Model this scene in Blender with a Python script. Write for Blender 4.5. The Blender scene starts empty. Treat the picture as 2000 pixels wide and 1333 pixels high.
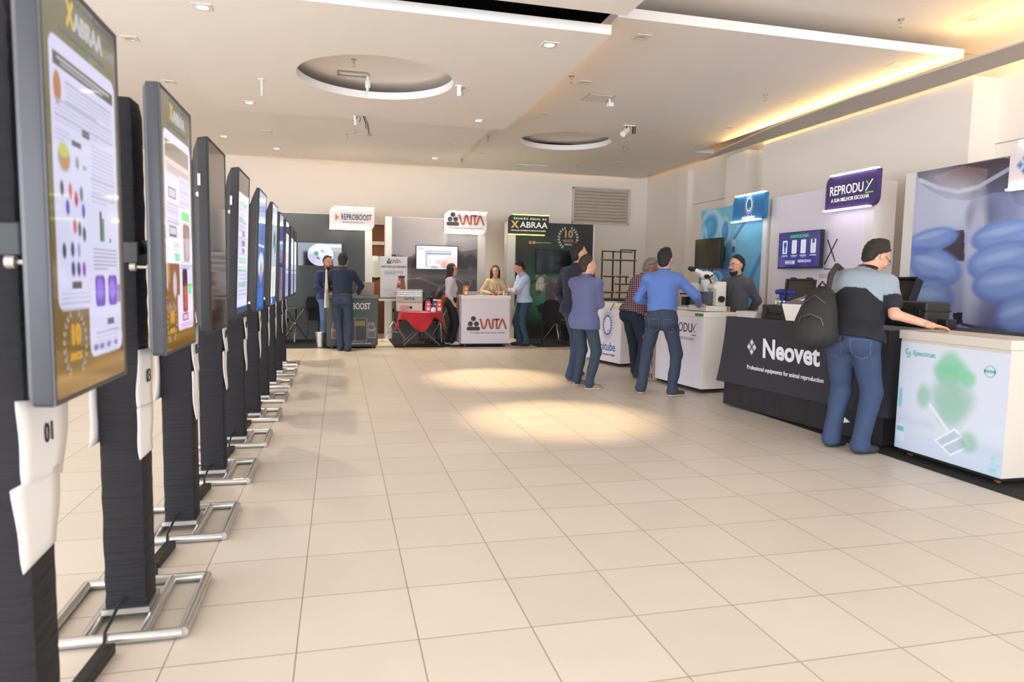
import bpy, bmesh, math, random
import numpy as np
from mathutils import Vector, Matrix, Euler
random.seed(7); np.random.seed(7)
SC = bpy.context.scene
COL = SC.collection
PI = math.pi

# ------------------------------------------------------------------ camera
YAW, PITCH, ROLL, CAMZ = 0.24723021728704336, 0.0904493826787223, -0.018544479488689238, 1.3869658760741072
FPX = 1340.0
def cam_basis():
    cy, sy, cp, sp = math.cos(YAW), math.sin(YAW), math.cos(PITCH), math.sin(PITCH)
    f = Vector((sy*cp, cy*cp, -sp)); r = Vector((cy, -sy, 0)); d = f.cross(r)
    return r*math.cos(ROLL)+d*math.sin(ROLL), -r*math.sin(ROLL)+d*math.cos(ROLL), f
CR, CD, CF = cam_basis()
cam_data = bpy.data.cameras.new('camera')
cam = bpy.data.objects.new('camera', cam_data)
COL.objects.link(cam)
m = Matrix((CR, -CD, -CF)).transposed().to_4x4()
m.translation = (0, 0, CAMZ)
cam.matrix_world = m
cam_data.sensor_width = 36
cam_data.lens = 36*FPX/2000
cam_data.clip_start = 0.05
cam_data.dof.use_dof = True
cam_data.dof.focus_distance = 9.0
cam_data.dof.aperture_fstop = 3.2
SC.camera = cam
CAMP = Vector((0, 0, CAMZ))
def at(axis, val, x, y):
    """the point of the plane (axis = val) that lies behind photo pixel x, y"""
    d = CR*((x-1000)/FPX) + CD*((y-666.5)/FPX) + CF
    t = (val-CAMP[axis])/d[axis]
    return CAMP + d*t

# ------------------------------------------------------------------ view, world, daylight
SC.view_settings.view_transform = 'Standard'
SC.view_settings.look = 'None'
SC.view_settings.gamma = 1.0
SC.view_settings.use_curve_mapping = False
SC.view_settings.exposure = 0.36
SC.cycles.max_bounces = 7
SC.cycles.diffuse_bounces = 4
SC.cycles.glossy_bounces = 3
SC.cycles.transmission_bounces = 5
SC.cycles.transparent_max_bounces = 6
SC.cycles.sample_clamp_indirect = 6.0
SC.cycles.caustics_reflective = False
SC.cycles.caustics_refractive = False
world = bpy.data.worlds.new('world'); SC.world = world
world.use_nodes = True
bg = world.node_tree.nodes['Background']
bg.inputs[0].default_value = (0.88, 0.965, 1.08, 1)
bg.inputs[1].default_value = 8.3
def portal(loc, rot, sx, sy):
    l = bpy.data.lights.new('window_portal', 'AREA'); l.shape = 'RECTANGLE'; l.size = sx; l.size_y = sy
    l.cycles.is_portal = True
    o = bpy.data.objects.new('window_portal', l); COL.objects.link(o); o.location = loc; o.rotation_euler = rot
portal((-9.55, -.4, 1.6), (0, -PI/2, 0), 2.8, 14.8)     # unseen window front on the left, sized for its daylight
portal((-0.8, -9.05, 1.85), (PI/2, 0, 0), 15.4, 3.3)    # unseen window front added behind the camera for daylight

# ------------------------------------------------------------------ materials
def lin(c):
    c = c/255.0
    return c/12.92 if c <= 0.04045 else ((c+0.055)/1.055)**2.4
def rgb(r, g, b): return (lin(r), lin(g), lin(b), 1)
MATS = {}
def mat(name, col, rough=0.6, metal=0.0, noise=0.06, nscale=8.0, bump=0.0, bscale=120.0, emit=0.0, spec=0.5, coat=0.0, emit_col=None, sheen=0.0, trans=0.0):
    if name in MATS: return MATS[name]
    M = bpy.data.materials.new(name); M.use_nodes = True
    N, L = M.node_tree.nodes, M.node_tree.links
    B = N['Principled BSDF']
    c = rgb(*col)
    B.inputs['Roughness'].default_value = rough
    B.inputs['Metallic'].default_value = metal
    B.inputs['Specular IOR Level'].default_value = spec
    if coat: B.inputs['Coat Weight'].default_value = coat; B.inputs['Coat Roughness'].default_value = 0.05
    if sheen: B.inputs['Sheen Weight'].default_value = sheen
    if trans: B.inputs['Transmission Weight'].default_value = trans
    tc = N.new('ShaderNodeTexCoord')
    nz = N.new('ShaderNodeTexNoise'); nz.inputs['Scale'].default_value = nscale; nz.inputs['Detail'].default_value = 3
    L.new(tc.outputs['Object'], nz.inputs['Vector'])
    mx = N.new('ShaderNodeMix'); mx.data_type = 'RGBA'
    mx.inputs[6].default_value = tuple(v*(1-noise) for v in c[:3])+(1,)
    mx.inputs[7].default_value = tuple(min(1, v*(1+noise)) for v in c[:3])+(1,)
    L.new(nz.outputs['Fac'], mx.inputs[0]); L.new(mx.outputs[2], B.inputs['Base Color'])
    if bump:
        n2 = N.new('ShaderNodeTexNoise'); n2.inputs['Scale'].default_value = bscale
        L.new(tc.outputs['Object'], n2.inputs['Vector'])
        bp = N.new('ShaderNodeBump'); bp.inputs['Strength'].default_value = bump; bp.inputs['Distance'].default_value = 0.01
        L.new(n2.outputs['Fac'], bp.inputs['Height']); L.new(bp.outputs['Normal'], B.inputs['Normal'])
    if emit:
        ec = rgb(*emit_col) if emit_col else c
        B.inputs['Emission Color'].default_value = ec; B.inputs['Emission Strength'].default_value = emit
    MATS[name] = M
    return M
def cover_mat(name, col):
    """stretch fabric gathered into fine horizontal folds"""
    M = mat(name, col, .88, noise=.08, nscale=5); N, L = M.node_tree.nodes, M.node_tree.links; B = N['Principled BSDF']
    tc = N.new('ShaderNodeTexCoord'); mp = N.new('ShaderNodeMapping'); mp.inputs['Scale'].default_value = (4, 4, 62); nz = N.new('ShaderNodeTexNoise'); nz.inputs['Scale'].default_value = 1.0; nz.inputs['Detail'].default_value = 2
    n2 = N.new('ShaderNodeTexNoise'); n2.inputs['Scale'].default_value = 3.2; L.new(tc.outputs['Object'], n2.inputs['Vector'])
    mu = N.new('ShaderNodeMath'); mu.operation = 'MULTIPLY'
    L.new(tc.outputs['Object'], mp.inputs['Vector']); L.new(mp.outputs[0], nz.inputs['Vector']); L.new(nz.outputs['Fac'], mu.inputs[0]); L.new(n2.outputs['Fac'], mu.inputs[1])
    bp = N.new('ShaderNodeBump'); bp.inputs['Strength'].default_value = .6; bp.inputs['Distance'].default_value = .04; L.new(mu.outputs[0], bp.inputs['Height']); L.new(bp.outputs[0], B.inputs['Normal'])
    return M
def print_mat(name, emit=0.0, rough=0.45, coat=0.0, dim=1.0):
    """a printed sheet or a lit screen: the picture sits in the mesh's own colour attribute"""
    if name in MATS: return MATS[name]
    M = bpy.data.materials.new(name); M.use_nodes = True
    N, L = M.node_tree.nodes, M.node_tree.links
    B = N['Principled BSDF']; B.inputs['Roughness'].default_value = rough
    a = N.new('ShaderNodeAttribute'); a.attribute_name = 'print'
    if emit:
        L.new(a.outputs['Color'], B.inputs['Emission Color']); B.inputs['Emission Strength'].default_value = emit
        B.inputs['Base Color'].default_value = (0.01, 0.01, 0.012, 1)
        B.inputs['Specular IOR Level'].default_value = 0.5
    else:
        L.new(a.outputs['Color'], B.inputs['Base Color'])
    MATS[name] = M
    return M

# ------------------------------------------------------------------ mesh helpers
class MB:
    def __init__(s): s.v = []; s.f = []; s.m = []; s.mi = 0
    def add(s, vs, fs):
        o = len(s.v); s.v += [tuple(p) for p in vs]
        for f in fs: s.f.append(tuple(o+i for i in f)); s.m.append(s.mi)
        return s
    def box(s, c, d, rz=0.0, rot=None):
        x, y, z = d[0]/2, d[1]/2, d[2]/2
        R = rot if rot is not None else Matrix.Rotation(rz, 3, 'Z')
        c = Vector(c)
        vs = [c+R@Vector((sx*x, sy*y, sz*z)) for sz in (-1, 1) for sx, sy in ((-1, -1), (1, -1), (1, 1), (-1, 1))]
        return s.add(vs, [(3, 2, 1, 0), (4, 5, 6, 7), (0, 1, 5, 4), (1, 2, 6, 5), (2, 3, 7, 6), (3, 0, 4, 7)])
    def bx(s, x0, x1, y0, y1, z0, z1): return s.box(((x0+x1)/2, (y0+y1)/2, (z0+z1)/2), (x1-x0, y1-y0, z1-z0))
    def tube(s, pts, r, n=10, cap=True):
        pts = [Vector(p) for p in pts]; k = len(pts)
        rs = r if isinstance(r, (list, tuple)) else [r]*k
        t0 = (pts[1]-pts[0]).normalized()
        up = Vector((0, 0, 1)) if abs(t0.z) < 0.9 else Vector((1, 0, 0))
        a = t0.cross(up).normalized(); vs = []
        for i, p in enumerate(pts):
            t = ((pts[min(i+1, k-1)]-pts[i]).normalized()+(pts[i]-pts[max(i-1, 0)]).normalized()).normalized()
            a = (a-t*a.dot(t)).normalized(); b = t.cross(a)
            vs += [p+(a*math.cos(2*PI*j/n)+b*math.sin(2*PI*j/n))*rs[i] for j in range(n)]
        fs = [(i*n+j, i*n+(j+1) % n, (i+1)*n+(j+1) % n, (i+1)*n+j) for i in range(k-1) for j in range(n)]
        if cap: fs += [tuple(range(n))[::-1], tuple((k-1)*n+j for j in range(n))]
        return s.add(vs, fs)
    def lathe(s, prof, c=(0, 0, 0), n=24, axis='Z', cap=True):
        c = Vector(c); vs = []
        for r, z in prof:
            for j in range(n):
                x, y = r*math.cos(2*PI*j/n), r*math.sin(2*PI*j/n)
                p = {'Z': (x, y, z), 'Y': (x, z, -y), 'X': (z, x, y)}[axis]
                vs.append(c+Vector(p))
        k = len(prof)
        fs = [(i*n+j, i*n+(j+1) % n, (i+1)*n+(j+1) % n, (i+1)*n+j) for i in range(k-1) for j in range(n)]
        if cap: fs += [tuple(range(n))[::-1], tuple((k-1)*n+j for j in range(n))]
        return s.add(vs, fs)
    def prism(s, poly, h, M=None):
        """2D polygon (ccw) extruded from z=0 to z=h, placed by matrix M"""
        M = M or Matrix(); n = len(poly)
        vs = [M@Vector((x, y, 0)) for x, y in poly]+[M@Vector((x, y, h)) for x, y in poly]
        fs = [tuple(range(n))[::-1], tuple(range(n, 2*n))]+[(i, (i+1) % n, n+(i+1) % n, n+i) for i in range(n)]
        return s.add(vs, fs)
    def ell(s, c, r, n=16, m_=10, R=None):
        c = Vector(c); R = R or Matrix.Identity(3); vs = []
        for i in range(m_+1):
            ph = PI*i/m_
            for j in range(n):
                th = 2*PI*j/n
                vs.append(c+R@Vector((r[0]*math.sin(ph)*math.cos(th), r[1]*math.sin(ph)*math.sin(th), r[2]*math.cos(ph))))
        fs = [(i*n+j, (i+1)*n+j, (i+1)*n+(j+1) % n, i*n+(j+1) % n) for i in range(m_) for j in range(n)]
        return s.add(vs, fs)
    def build(s, name, mats, parent=None, smooth=False, bevel=0.0, seg=2):
        me = bpy.data.meshes.new(name); me.from_pydata(s.v, [], s.f)
        for q in (mats if isinstance(mats, (list, tuple)) else [mats]): me.materials.append(q)
        me.polygons.foreach_set('material_index', s.m)
        me.validate(); me.update()
        b = bmesh.new(); b.from_mesh(me); bmesh.ops.remove_doubles(b, verts=b.verts, dist=1e-6)
        bmesh.ops.recalc_face_normals(b, faces=b.faces); b.to_mesh(me); b.free()
        if smooth:
            me.polygons.foreach_set('use_smooth', [True]*len(me.polygons))
            try: me.set_sharp_from_angle(angle=math.radians(40))
            except Exception: pass
        o = bpy.data.objects.new(name, me); COL.objects.link(o)
        if parent is not None: o.parent = parent
        if bevel:
            md = o.modifiers.new('bevel', 'BEVEL'); md.width = bevel; md.segments = seg; md.limit_method = 'ANGLE'; md.angle_limit = math.radians(40)
        return o
def tag(o, label=None, cat=None, group=None, kind=None):
    if label: o['label'] = label
    if cat: o['category'] = cat
    if group: o['group'] = group
    if kind: o['kind'] = kind
    return o
def thing(name, label, cat, loc=(0, 0, 0), rz=0.0, group=None):
    o = bpy.data.objects.new(name, None); COL.objects.link(o)
    o.empty_display_size = 0.05
    o.location = loc; o.rotation_euler = (0, 0, rz)
    return tag(o, label, cat, group)
def struct(o): o['kind'] = 'structure'; return o
def place(o, loc, rz=0.0): o.location = loc; o.rotation_euler = (0, 0, rz); return o
def copy_tree(o, parent=None):
    c = o.copy(); COL.objects.link(c)
    if parent is not None: c.parent = parent
    for ch in list(o.children): copy_tree(ch, c)
    return c
def roundrect(w, h, r, corners=(1, 1, 1, 1), n=6):
    """centred rectangle, radius on (bl, br, tr, tl)"""
    out = []
    for k, (cx, cy, a0) in enumerate(((-w/2, -h/2, PI), (w/2, -h/2, 1.5*PI), (w/2, h/2, 0), (-w/2, h/2, PI/2))):
        if not corners[k]: out.append((cx, cy)); continue
        ox, oy = cx-math.copysign(r, cx), cy-math.copysign(r, cy)
        out += [(ox+r*math.cos(a0+PI/2*i/n), oy+r*math.sin(a0+PI/2*i/n)) for i in range(n+1)]
    return out
def adopt(o, t):
    """make o, modelled in hall coordinates, a part of t"""
    o.parent = t; o.matrix_parent_inverse = (Matrix.Translation(t.location)@t.rotation_euler.to_matrix().to_4x4()).inverted(); return o
# frames that turn a flat drawing (x right, y up) into a wall-mounted one
def frame(origin, right, normal):
    r = Vector(right).normalized(); n = Vector(normal).normalized(); u = n.cross(r)
    M_ = Matrix((r, u, n)).transposed().to_4x4(); M_.translation = Vector(origin); return M_
def text(name, s, size, mat_, M_, parent=None, bold=0.0, align='CENTER', sx=1.0, shear=0.0, depth=0.0015, spacing=1.0, res=3):
    cu = bpy.data.curves.new(name, 'FONT'); cu.body = s; cu.size = size; cu.align_x = align; cu.align_y = 'CENTER'
    cu.offset = bold*size; cu.extrude = depth; cu.shear = shear; cu.space_character = spacing; cu.resolution_u = res
    t = bpy.data.objects.new(name, cu); COL.objects.link(t)
    me = bpy.data.meshes.new_from_object(t.evaluated_get(bpy.context.evaluated_depsgraph_get()))
    bpy.data.objects.remove(t); bpy.data.curves.remove(cu)
    me.transform(Matrix.Diagonal((sx, 1, 1, 1))); me.transform(M_)
    me.materials.clear(); me.materials.append(mat_); me.name = name
    o = bpy.data.objects.new(name, me); COL.objects.link(o)
    if parent is not None: o.parent = parent
    return o

# ------------------------------------------------------------------ printed pictures
class Canvas:
    """a picture painted on the vertices of a fine flat grid; x right, y up, own units"""
    def __init__(s, x0, x1, y0, y1, nx, ny, bgc):
        s.x0, s.x1, s.y0, s.y1, s.nx, s.ny = x0, x1, y0, y1, nx, ny
        s.X, s.Y = np.meshgrid(np.linspace(x0, x1, nx+1), np.linspace(y0, y1, ny+1))
        s.C = np.zeros(s.X.shape+(3,)); s.C[:] = bgc
    def blend(s, a, col):
        a = np.clip(a, 0, 1)[..., None]; s.C = s.C*(1-a)+np.array(col, float)*a
    def grad(s, c0, c1, axis='y', a=1.0):
        t = (s.Y-s.y0)/(s.y1-s.y0) if axis == 'y' else (s.X-s.x0)/(s.x1-s.x0)
        s.C = s.C*(1-a)+a*(np.array(c0, float)*(1-t[..., None])+np.array(c1, float)*t[..., None])
    def rect(s, x0, y0, x1, y1, col, a=1.0, soft=1e-6, r=0.0):
        cx, cy, hx, hy = (x0+x1)/2, (y0+y1)/2, abs(x1-x0)/2-r, abs(y1-y0)/2-r
        dx, dy = np.abs(s.X-cx)-hx, np.abs(s.Y-cy)-hy
        d = np.hypot(np.maximum(dx, 0), np.maximum(dy, 0))+np.minimum(np.maximum(dx, dy), 0)-r
        s.blend(a*np.clip(0.5-d/soft, 0, 1), col)
    def ell(s, cx, cy, rx, ry, col, a=1.0, soft=0.03, rot=0.0):
        c, n = math.cos(rot), math.sin(rot)
        u, v = (s.X-cx)*c+(s.Y-cy)*n, -(s.X-cx)*n+(s.Y-cy)*c
        s.blend(a*np.clip((1-np.sqrt((u/rx)**2+(v/ry)**2))/soft+0.5, 0, 1), col)
    def poly(s, pts, col, a=1.0):
        ins = np.zeros(s.X.shape, bool); n = len(pts)
        for i in range(n):
            (xa, ya), (xb, yb) = pts[i], pts[(i+1) % n]
            if ya == yb: continue
            hit = ((ya > s.Y) != (yb > s.Y)) & (s.X < (xb-xa)*(s.Y-ya)/(yb-ya)+xa)
            ins ^= hit
        s.blend(a*ins, col)
    def line(s, p, q, w, col, a=1.0, soft=0.4):
        px, py, qx, qy = *p, *q
        L2 = (qx-px)**2+(qy-py)**2+1e-12
        t = np.clip(((s.X-px)*(qx-px)+(s.Y-py)*(qy-py))/L2, 0, 1)
        d = np.hypot(s.X-px-t*(qx-px), s.Y-py-t*(qy-py))
        s.blend(a*np.clip((w-d)/(w*soft)+0.5, 0, 1), col)
    def lines(s, x0, y1, x1, n, dy, col, h=0.4, a=1.0, seed=0):
        rnd = random.Random(seed)
        for i in range(n):
            s.rect(x0, y1-i*dy-dy*h, x1 if i < n-1 else x0+(x1-x0)*rnd.uniform(.4, .9), y1-i*dy, col, a*rnd.uniform(.7, 1))
    def noise(s, amp, fx, fy, seed=1):
        r = random.Random(seed); z = 0
        for k in range(5):
            z = z+np.sin(s.X*fx*(1+k*.7)+r.uniform(0, 6)+1.5*np.sin(s.Y*fy*(1+k*.5)+r.uniform(0, 6)))*np.sin(s.Y*fy*(1+k*.6)+r.uniform(0, 6))/(1+.5*k)
        s.C = s.C*(1+amp*z[..., None])
    def build(s, name, material, M_, parent=None, mask=None):
        n = (s.nx+1)*(s.ny+1)
        co = np.stack([s.X.ravel(), s.Y.ravel(), np.zeros(n)], 1)
        R_ = np.array(M_)
        co = co@R_[:3, :3].T+R_[:3, 3]
        i = np.arange(s.ny)[:, None]*(s.nx+1)+np.arange(s.nx)[None]
        q = np.stack([i, i+1, i+s.nx+2, i+s.nx+1], -1)
        if mask is not None:
            keep = mask(s.X, s.Y); q = q[keep[:-1, :-1] & keep[1:, 1:]]
        q = q.reshape(-1, 4)
        me = bpy.data.meshes.new(name)
        me.from_pydata(co.tolist(), [], q.tolist())
        c = np.clip(s.C.reshape(-1, 3), 0, 255)/255
        c = np.where(c <= .04045, c/12.92, ((c+.055)/1.055)**2.4)
        at_ = me.color_attributes.new('print', 'FLOAT_COLOR', 'POINT')
        at_.data.foreach_set('color', np.concatenate([c, np.ones((n, 1))], 1).ravel())
        me.materials.append(material)
        o = bpy.data.objects.new(name, me); COL.objects.link(o)
        if parent is not None: o.parent = parent
        return o
# ------------------------------------------------------------------ common materials
m_wall = mat('warm_white_paint', (243, 234, 223), 0.7, noise=0.02, nscale=2)
m_ceil = mat('ceiling_paint', (245, 238, 231), 0.75, noise=0.015, nscale=1.5)
m_edge = mat('ceiling_edge_paint', (245, 242, 240), 0.7, noise=0.01)
m_void = mat('ceiling_void', (22, 20, 34), 0.9)
m_dark = mat('black_plastic', (24, 24, 26), 0.45)
m_blackfab = cover_mat('black_stretch_fabric', (25, 24, 28))
m_alu = mat('aluminium', (205, 203, 200), 0.33, metal=0.85, noise=0.05, nscale=20)
m_chrome = mat('chrome', (225, 222, 215), 0.12, metal=1.0)
m_white = mat('white_laminate', (232, 228, 226), 0.4, noise=0.01)
m_whitepl = mat('white_plastic', (235, 233, 230), 0.4)
m_grey = mat('grey_plastic', (105, 107, 114), 0.45)
m_steel = mat('brushed_steel', (190, 188, 184), 0.3, metal=0.9)
m_carpet = mat('black_carpet', (26, 23, 22), 0.95, bump=0.3, bscale=400)
m_warmled = mat('warm_led', (255, 214, 140), emit=9.0, emit_col=(255, 205, 125))
m_lamp = mat('lamp_glass', (255, 250, 240), emit=14.0, emit_col=(255, 236, 205))
m_off = mat('lamp_off_glass', (205, 190, 170), 0.3)

# ------------------------------------------------------------------ floor
TS, TX, TY = 0.45, -0.15940902, 2.5258076
def floor_material():
    M = bpy.data.materials.new('beige_porcelain_tiles'); M.use_nodes = True
    N, L = M.node_tree.nodes, M.node_tree.links; B = N['Principled BSDF']
    tc = N.new('ShaderNodeTexCoord'); sep = N.new('ShaderNodeSeparateXYZ'); L.new(tc.outputs['Object'], sep.inputs[0])
    def mth(op, a, b=None):
        n = N.new('ShaderNodeMath'); n.operation = op
        for i, v in enumerate((a, b)):
            if v is None: continue
            if hasattr(v, 'is_linked'): L.new(v, n.inputs[i])
            else: n.inputs[i].default_value = v
        return n.outputs[0]
    def axis(out, off):
        t = mth('DIVIDE', mth('SUBTRACT', out, off), TS)
        return mth('FLOOR', t), mth('ABSOLUTE', mth('SUBTRACT', mth('FRACT', mth('ADD', t, 0.5)), 0.5))
    ix, dx = axis(sep.outputs[0], TX); iy, dy = axis(sep.outputs[1], TY)
    d = mth('MINIMUM', dx, dy)
    g = mth('LESS_THAN', d, 0.0052)
    cb = N.new('ShaderNodeCombineXYZ'); L.new(ix, cb.inputs[0]); L.new(iy, cb.inputs[1])
    wn = N.new('ShaderNodeTexWhiteNoise'); wn.noise_dimensions = '2D'; L.new(cb.outputs[0], wn.inputs['Vector'])
    nz = N.new('ShaderNodeTexNoise'); nz.inputs['Scale'].default_value = 5; nz.inputs['Detail'].default_value = 6; L.new(tc.outputs['Object'], nz.inputs['Vector'])
    f = mth('ADD', mth('MULTIPLY', wn.outputs['Value'], 0.5), mth('MULTIPLY', nz.outputs['Fac'], 0.5))
    mx = N.new('ShaderNodeMix'); mx.data_type = 'RGBA'; L.new(f, mx.inputs[0])
    mx.inputs[6].default_value = rgb(212, 200, 184); mx.inputs[7].default_value = rgb(225, 214, 201)
    m2 = N.new('ShaderNodeMix'); m2.data_type = 'RGBA'; L.new(g, m2.inputs[0]); L.new(mx.outputs[2], m2.inputs[6]); m2.inputs[7].default_value = rgb(150, 128, 104)
    L.new(m2.outputs[2], B.inputs['Base Color'])
    L.new(mth('ADD', 0.30, mth('MULTIPLY', nz.outputs['Fac'], 0.16)), B.inputs['Roughness'])
    B.inputs['Specular IOR Level'].default_value = 0.5
    bp = N.new('ShaderNodeBump'); bp.inputs['Strength'].default_value = 0.35; bp.inputs['Distance'].default_value = 0.003; bp.invert = True
    L.new(g, bp.inputs['Height']); L.new(bp.outputs[0], B.inputs['Normal'])
    return M
WX0, WX1, WY0, WY1, WZ = -9.5, 7.9, -9.0, 17.0, 4.75
struct(MB().bx(WX0-.2, WX1+.2, WY0-.2, WY1+.2, -.12, 0).build('floor', floor_material()))

# ------------------------------------------------------------------ walls
struct(MB().bx(WX0-.2, WX1+.2, WY1, WY1+.2, 0, WZ).build('wall_back', m_wall))
w = MB().bx(WX1, WX1+.2, WY0, WY1, 0, WZ)
w.bx(7.50, WX1, 6.99, 11.29, 0, 3.96)                     # the flush pier behind the middle stands
w.bx(7.62, WX1, 12.0, 12.7, 0, 3.96); w.bx(7.78, WX1, 14.6, 15.1, 0, 3.96)
struct(w.build('wall_right', m_wall))
m_joint = mat('wall_joint', (150, 140, 130), 0.8)
j = MB().bx(7.885, WX1+.001, 12.75, 14.55, 3.16, 3.166); j.bx(7.885, WX1+.001, 11.3, 11.98, 3.26, 3.266); j.bx(7.885, WX1+.001, 5.0, 6.98, 3.16, 3.166)
struct(j.build('trim_1', m_joint))
# unseen window fronts, openings shaped for the daylight: piers, head and sill
m_frame = mat('window_frame_aluminium', (120, 120, 118), 0.5, metal=0.3)
w = MB().bx(WX0-.2, WX0, WY0, WY1, 3.0, WZ); w.bx(WX0-.2, WX0, WY0, WY1, 0, .2); w.bx(WX0-.2, WX0, 7.0, WY1, .2, 3.0); w.bx(WX0-.2, WX0, WY0, -7.8, .2, 3.0)
struct(w.build('wall_left', m_wall))
for k, (a, b) in enumerate(((-7.8, -2.8), (-2.8, 2.1), (2.1, 7.0))):
    w = MB()
    for y in np.linspace(a, b, 5): w.bx(WX0-.12, WX0-.04, y-.03, y+.03, .2, 3.0)
    w.bx(WX0-.12, WX0-.04, a, b, 2.3, 2.36)
    struct(w.build('window_%d' % (k+1), m_frame))
w = MB().bx(WX0, WX1, WY0-.2, WY0, 3.5, WZ); w.bx(WX0, WX1, WY0-.2, WY0, 0, .2); w.bx(WX0, -8.5, WY0-.2, WY0, .2, 3.5); w.bx(6.9, WX1, WY0-.2, WY0, .2, 3.5)
struct(w.build('wall_front', m_wall))
w = MB()
for x in np.linspace(-8.5, 6.9, 9): w.bx(x-.03, x+.03, WY0-.12, WY0-.04, .2, 3.5)
struct(w.build('window_4', m_frame))

# ------------------------------------------------------------------ ceilings
struct(MB().bx(WX0-.2, WX1+.2, WY0-.2, WY1+.2, WZ, WZ+.1).build('ceiling', m_void))
def slab(name, x0, x1, y0, y1, z0, z1, hole=None, mats=None):
    b = bmesh.new()
    def ring(z):
        es = []
        vs = [b.verts.new((x, y, z)) for x, y in ((x0, y0), (x1, y0), (x1, y1), (x0, y1))]
        es += [b.edges.new((vs[i], vs[(i+1) % 4])) for i in range(4)]; hv = []
        if hole:
            cx, cy, r = hole
            hv = [b.verts.new((cx+r*math.cos(2*PI*i/72), cy+r*math.sin(2*PI*i/72), z)) for i in range(72)]
            es += [b.edges.new((hv[i], hv[(i+1) % 72])) for i in range(72)]
        bmesh.ops.triangle_fill(b, edges=es, use_beauty=True)
        return vs, hv
    (a, ha), (c, hc) = ring(z0), ring(z1)
    for p, q in ((a, c), (ha, hc)):
        n = len(p)
        for i in range(n):
            f = b.faces.new((p[i], p[(i+1) % n], q[(i+1) % n], q[i])); f.material_index = 1
    bmesh.ops.recalc_face_normals(b, faces=b.faces)
    me = bpy.data.meshes.new(name); b.to_mesh(me); b.free()
    for q in mats or (m_ceil, m_edge): me.materials.append(q)
    o = bpy.data.objects.new(name, me); COL.objects.link(o); struct(o); return o
ZA, ZB, ZM, ZE, ZD = 3.85, 3.95, 4.06, 4.33, 3.86
CA = at(2, ZA, 1194, 68); CB = at(2, ZB, 888, 320); CM = at(2, ZM, 1207, 33)
slab('ceiling.001', -1.78, CA.x, CA.y, 11.38, ZA, ZA+.095, hole=(0.462, 9.04, .965))           # near left raft with round recess
slab('ceiling.002', -1.83, CB.x, 11.42, CB.y, ZB, ZB+.07)                                       # far left raft
slab('ceiling.003', CM.x, 7.10, CM.y, 16.8, ZM, ZM+.10, hole=(4.26, 12.95, .885))              # right raft with round recess
slab('ceiling.009', 7.101, 7.56, 13.1, 16.8, ZM, ZM+.10)
slab('ceiling.004', WX0, CM.x-.001, 7.6, 16.8, ZM, ZM+.10)
slab('ceiling.005', WX0, -2.05, WY0, 7.599, ZM, ZM+.10)
slab('ceiling.006', -2.04, 2.62, WY0, 6.22, ZD, ZD+.10)                                         # raft overhead, nearest the camera
slab('ceiling.007', 2.66, WX1, WY0, 7.3, ZE, ZE+.08)
slab('ceiling.008', 3.2, 5.3, 11.9, 14.0, ZM+.17, ZM+.20)                                       # lid over the right recess
# cove ledge along the right side, its LED line and the slot lights
led = []
iny = [(2.0, 7.05), (4.0, 7.02), (5.96, 6.99), (8.3, 6.88), (10.5, 6.99), (12.2, 7.22), (13.4, 7.49)]
KL = .9748; iny = [(y*KL, x*KL) for y, x in iny]
w = MB(); poly = [(x, y) for y, x in iny]+[(7.50*KL, 13.4*KL), (7.50*KL, 2.0)]
w.prism(poly[::-1], .02, Matrix.Translation((0, 0, 3.90)))
struct(w.build('trim_2', mat('cove_ledge_unlit_grey', (196, 188, 180), 0.8)))  # greyer than the ceiling: its unlit look is put into the colour
def led_line(name, pts, r, label):
    o = MB().tube(pts, r, n=6).build(name, mat('warm_led_ledge', (255, 214, 140), emit=46.0, emit_col=(255, 208, 130)))
    return tag(o, label, 'light strip')
led_line('led_strip', [(min(x+.16, 7.24), y, 3.932) for y, x in iny[:-1]], .010, 'warm LED strip hidden on top of the cove ledge along the right wall')
m_led2 = mat('warm_led_slot', (255, 214, 140), emit=6.0, emit_col=(255, 200, 118))
tag(MB().bx(-9, 7.4, 16.77, 16.79, 4.1605, 4.18).build('led_strip', m_led2), 'warm LED strip in the ceiling slot above the back wall', 'light strip')
tag(MB().bx(7.53, 7.55, 13.2, 16.7, 4.1605, 4.18).build('led_strip', m_led2), 'warm LED strip in the slot over the right wall beside the back corner', 'light strip')
tag(MB().bx(7.27, 7.29, 2.0, 6.9, 3.921, 3.935).build('led_strip', m_led2), 'warm LED strip in the slot over the right wall at the right edge', 'light strip')
tag(MB().bx(-1.7, 2.3, CB.y-.03, CB.y-.01, ZB+.075, ZB+.09).build('led_strip', m_warmled), 'warm LED strip on the rear edge of the far left ceiling raft', 'light strip')
tag(MB().bx(CA.x-.06, CA.x-.04, 7.2, 11.2, ZA+.10, ZA+.115).build('led_strip', m_warmled), 'warm LED strip on the right edge of the near left ceiling raft', 'light strip')

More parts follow.
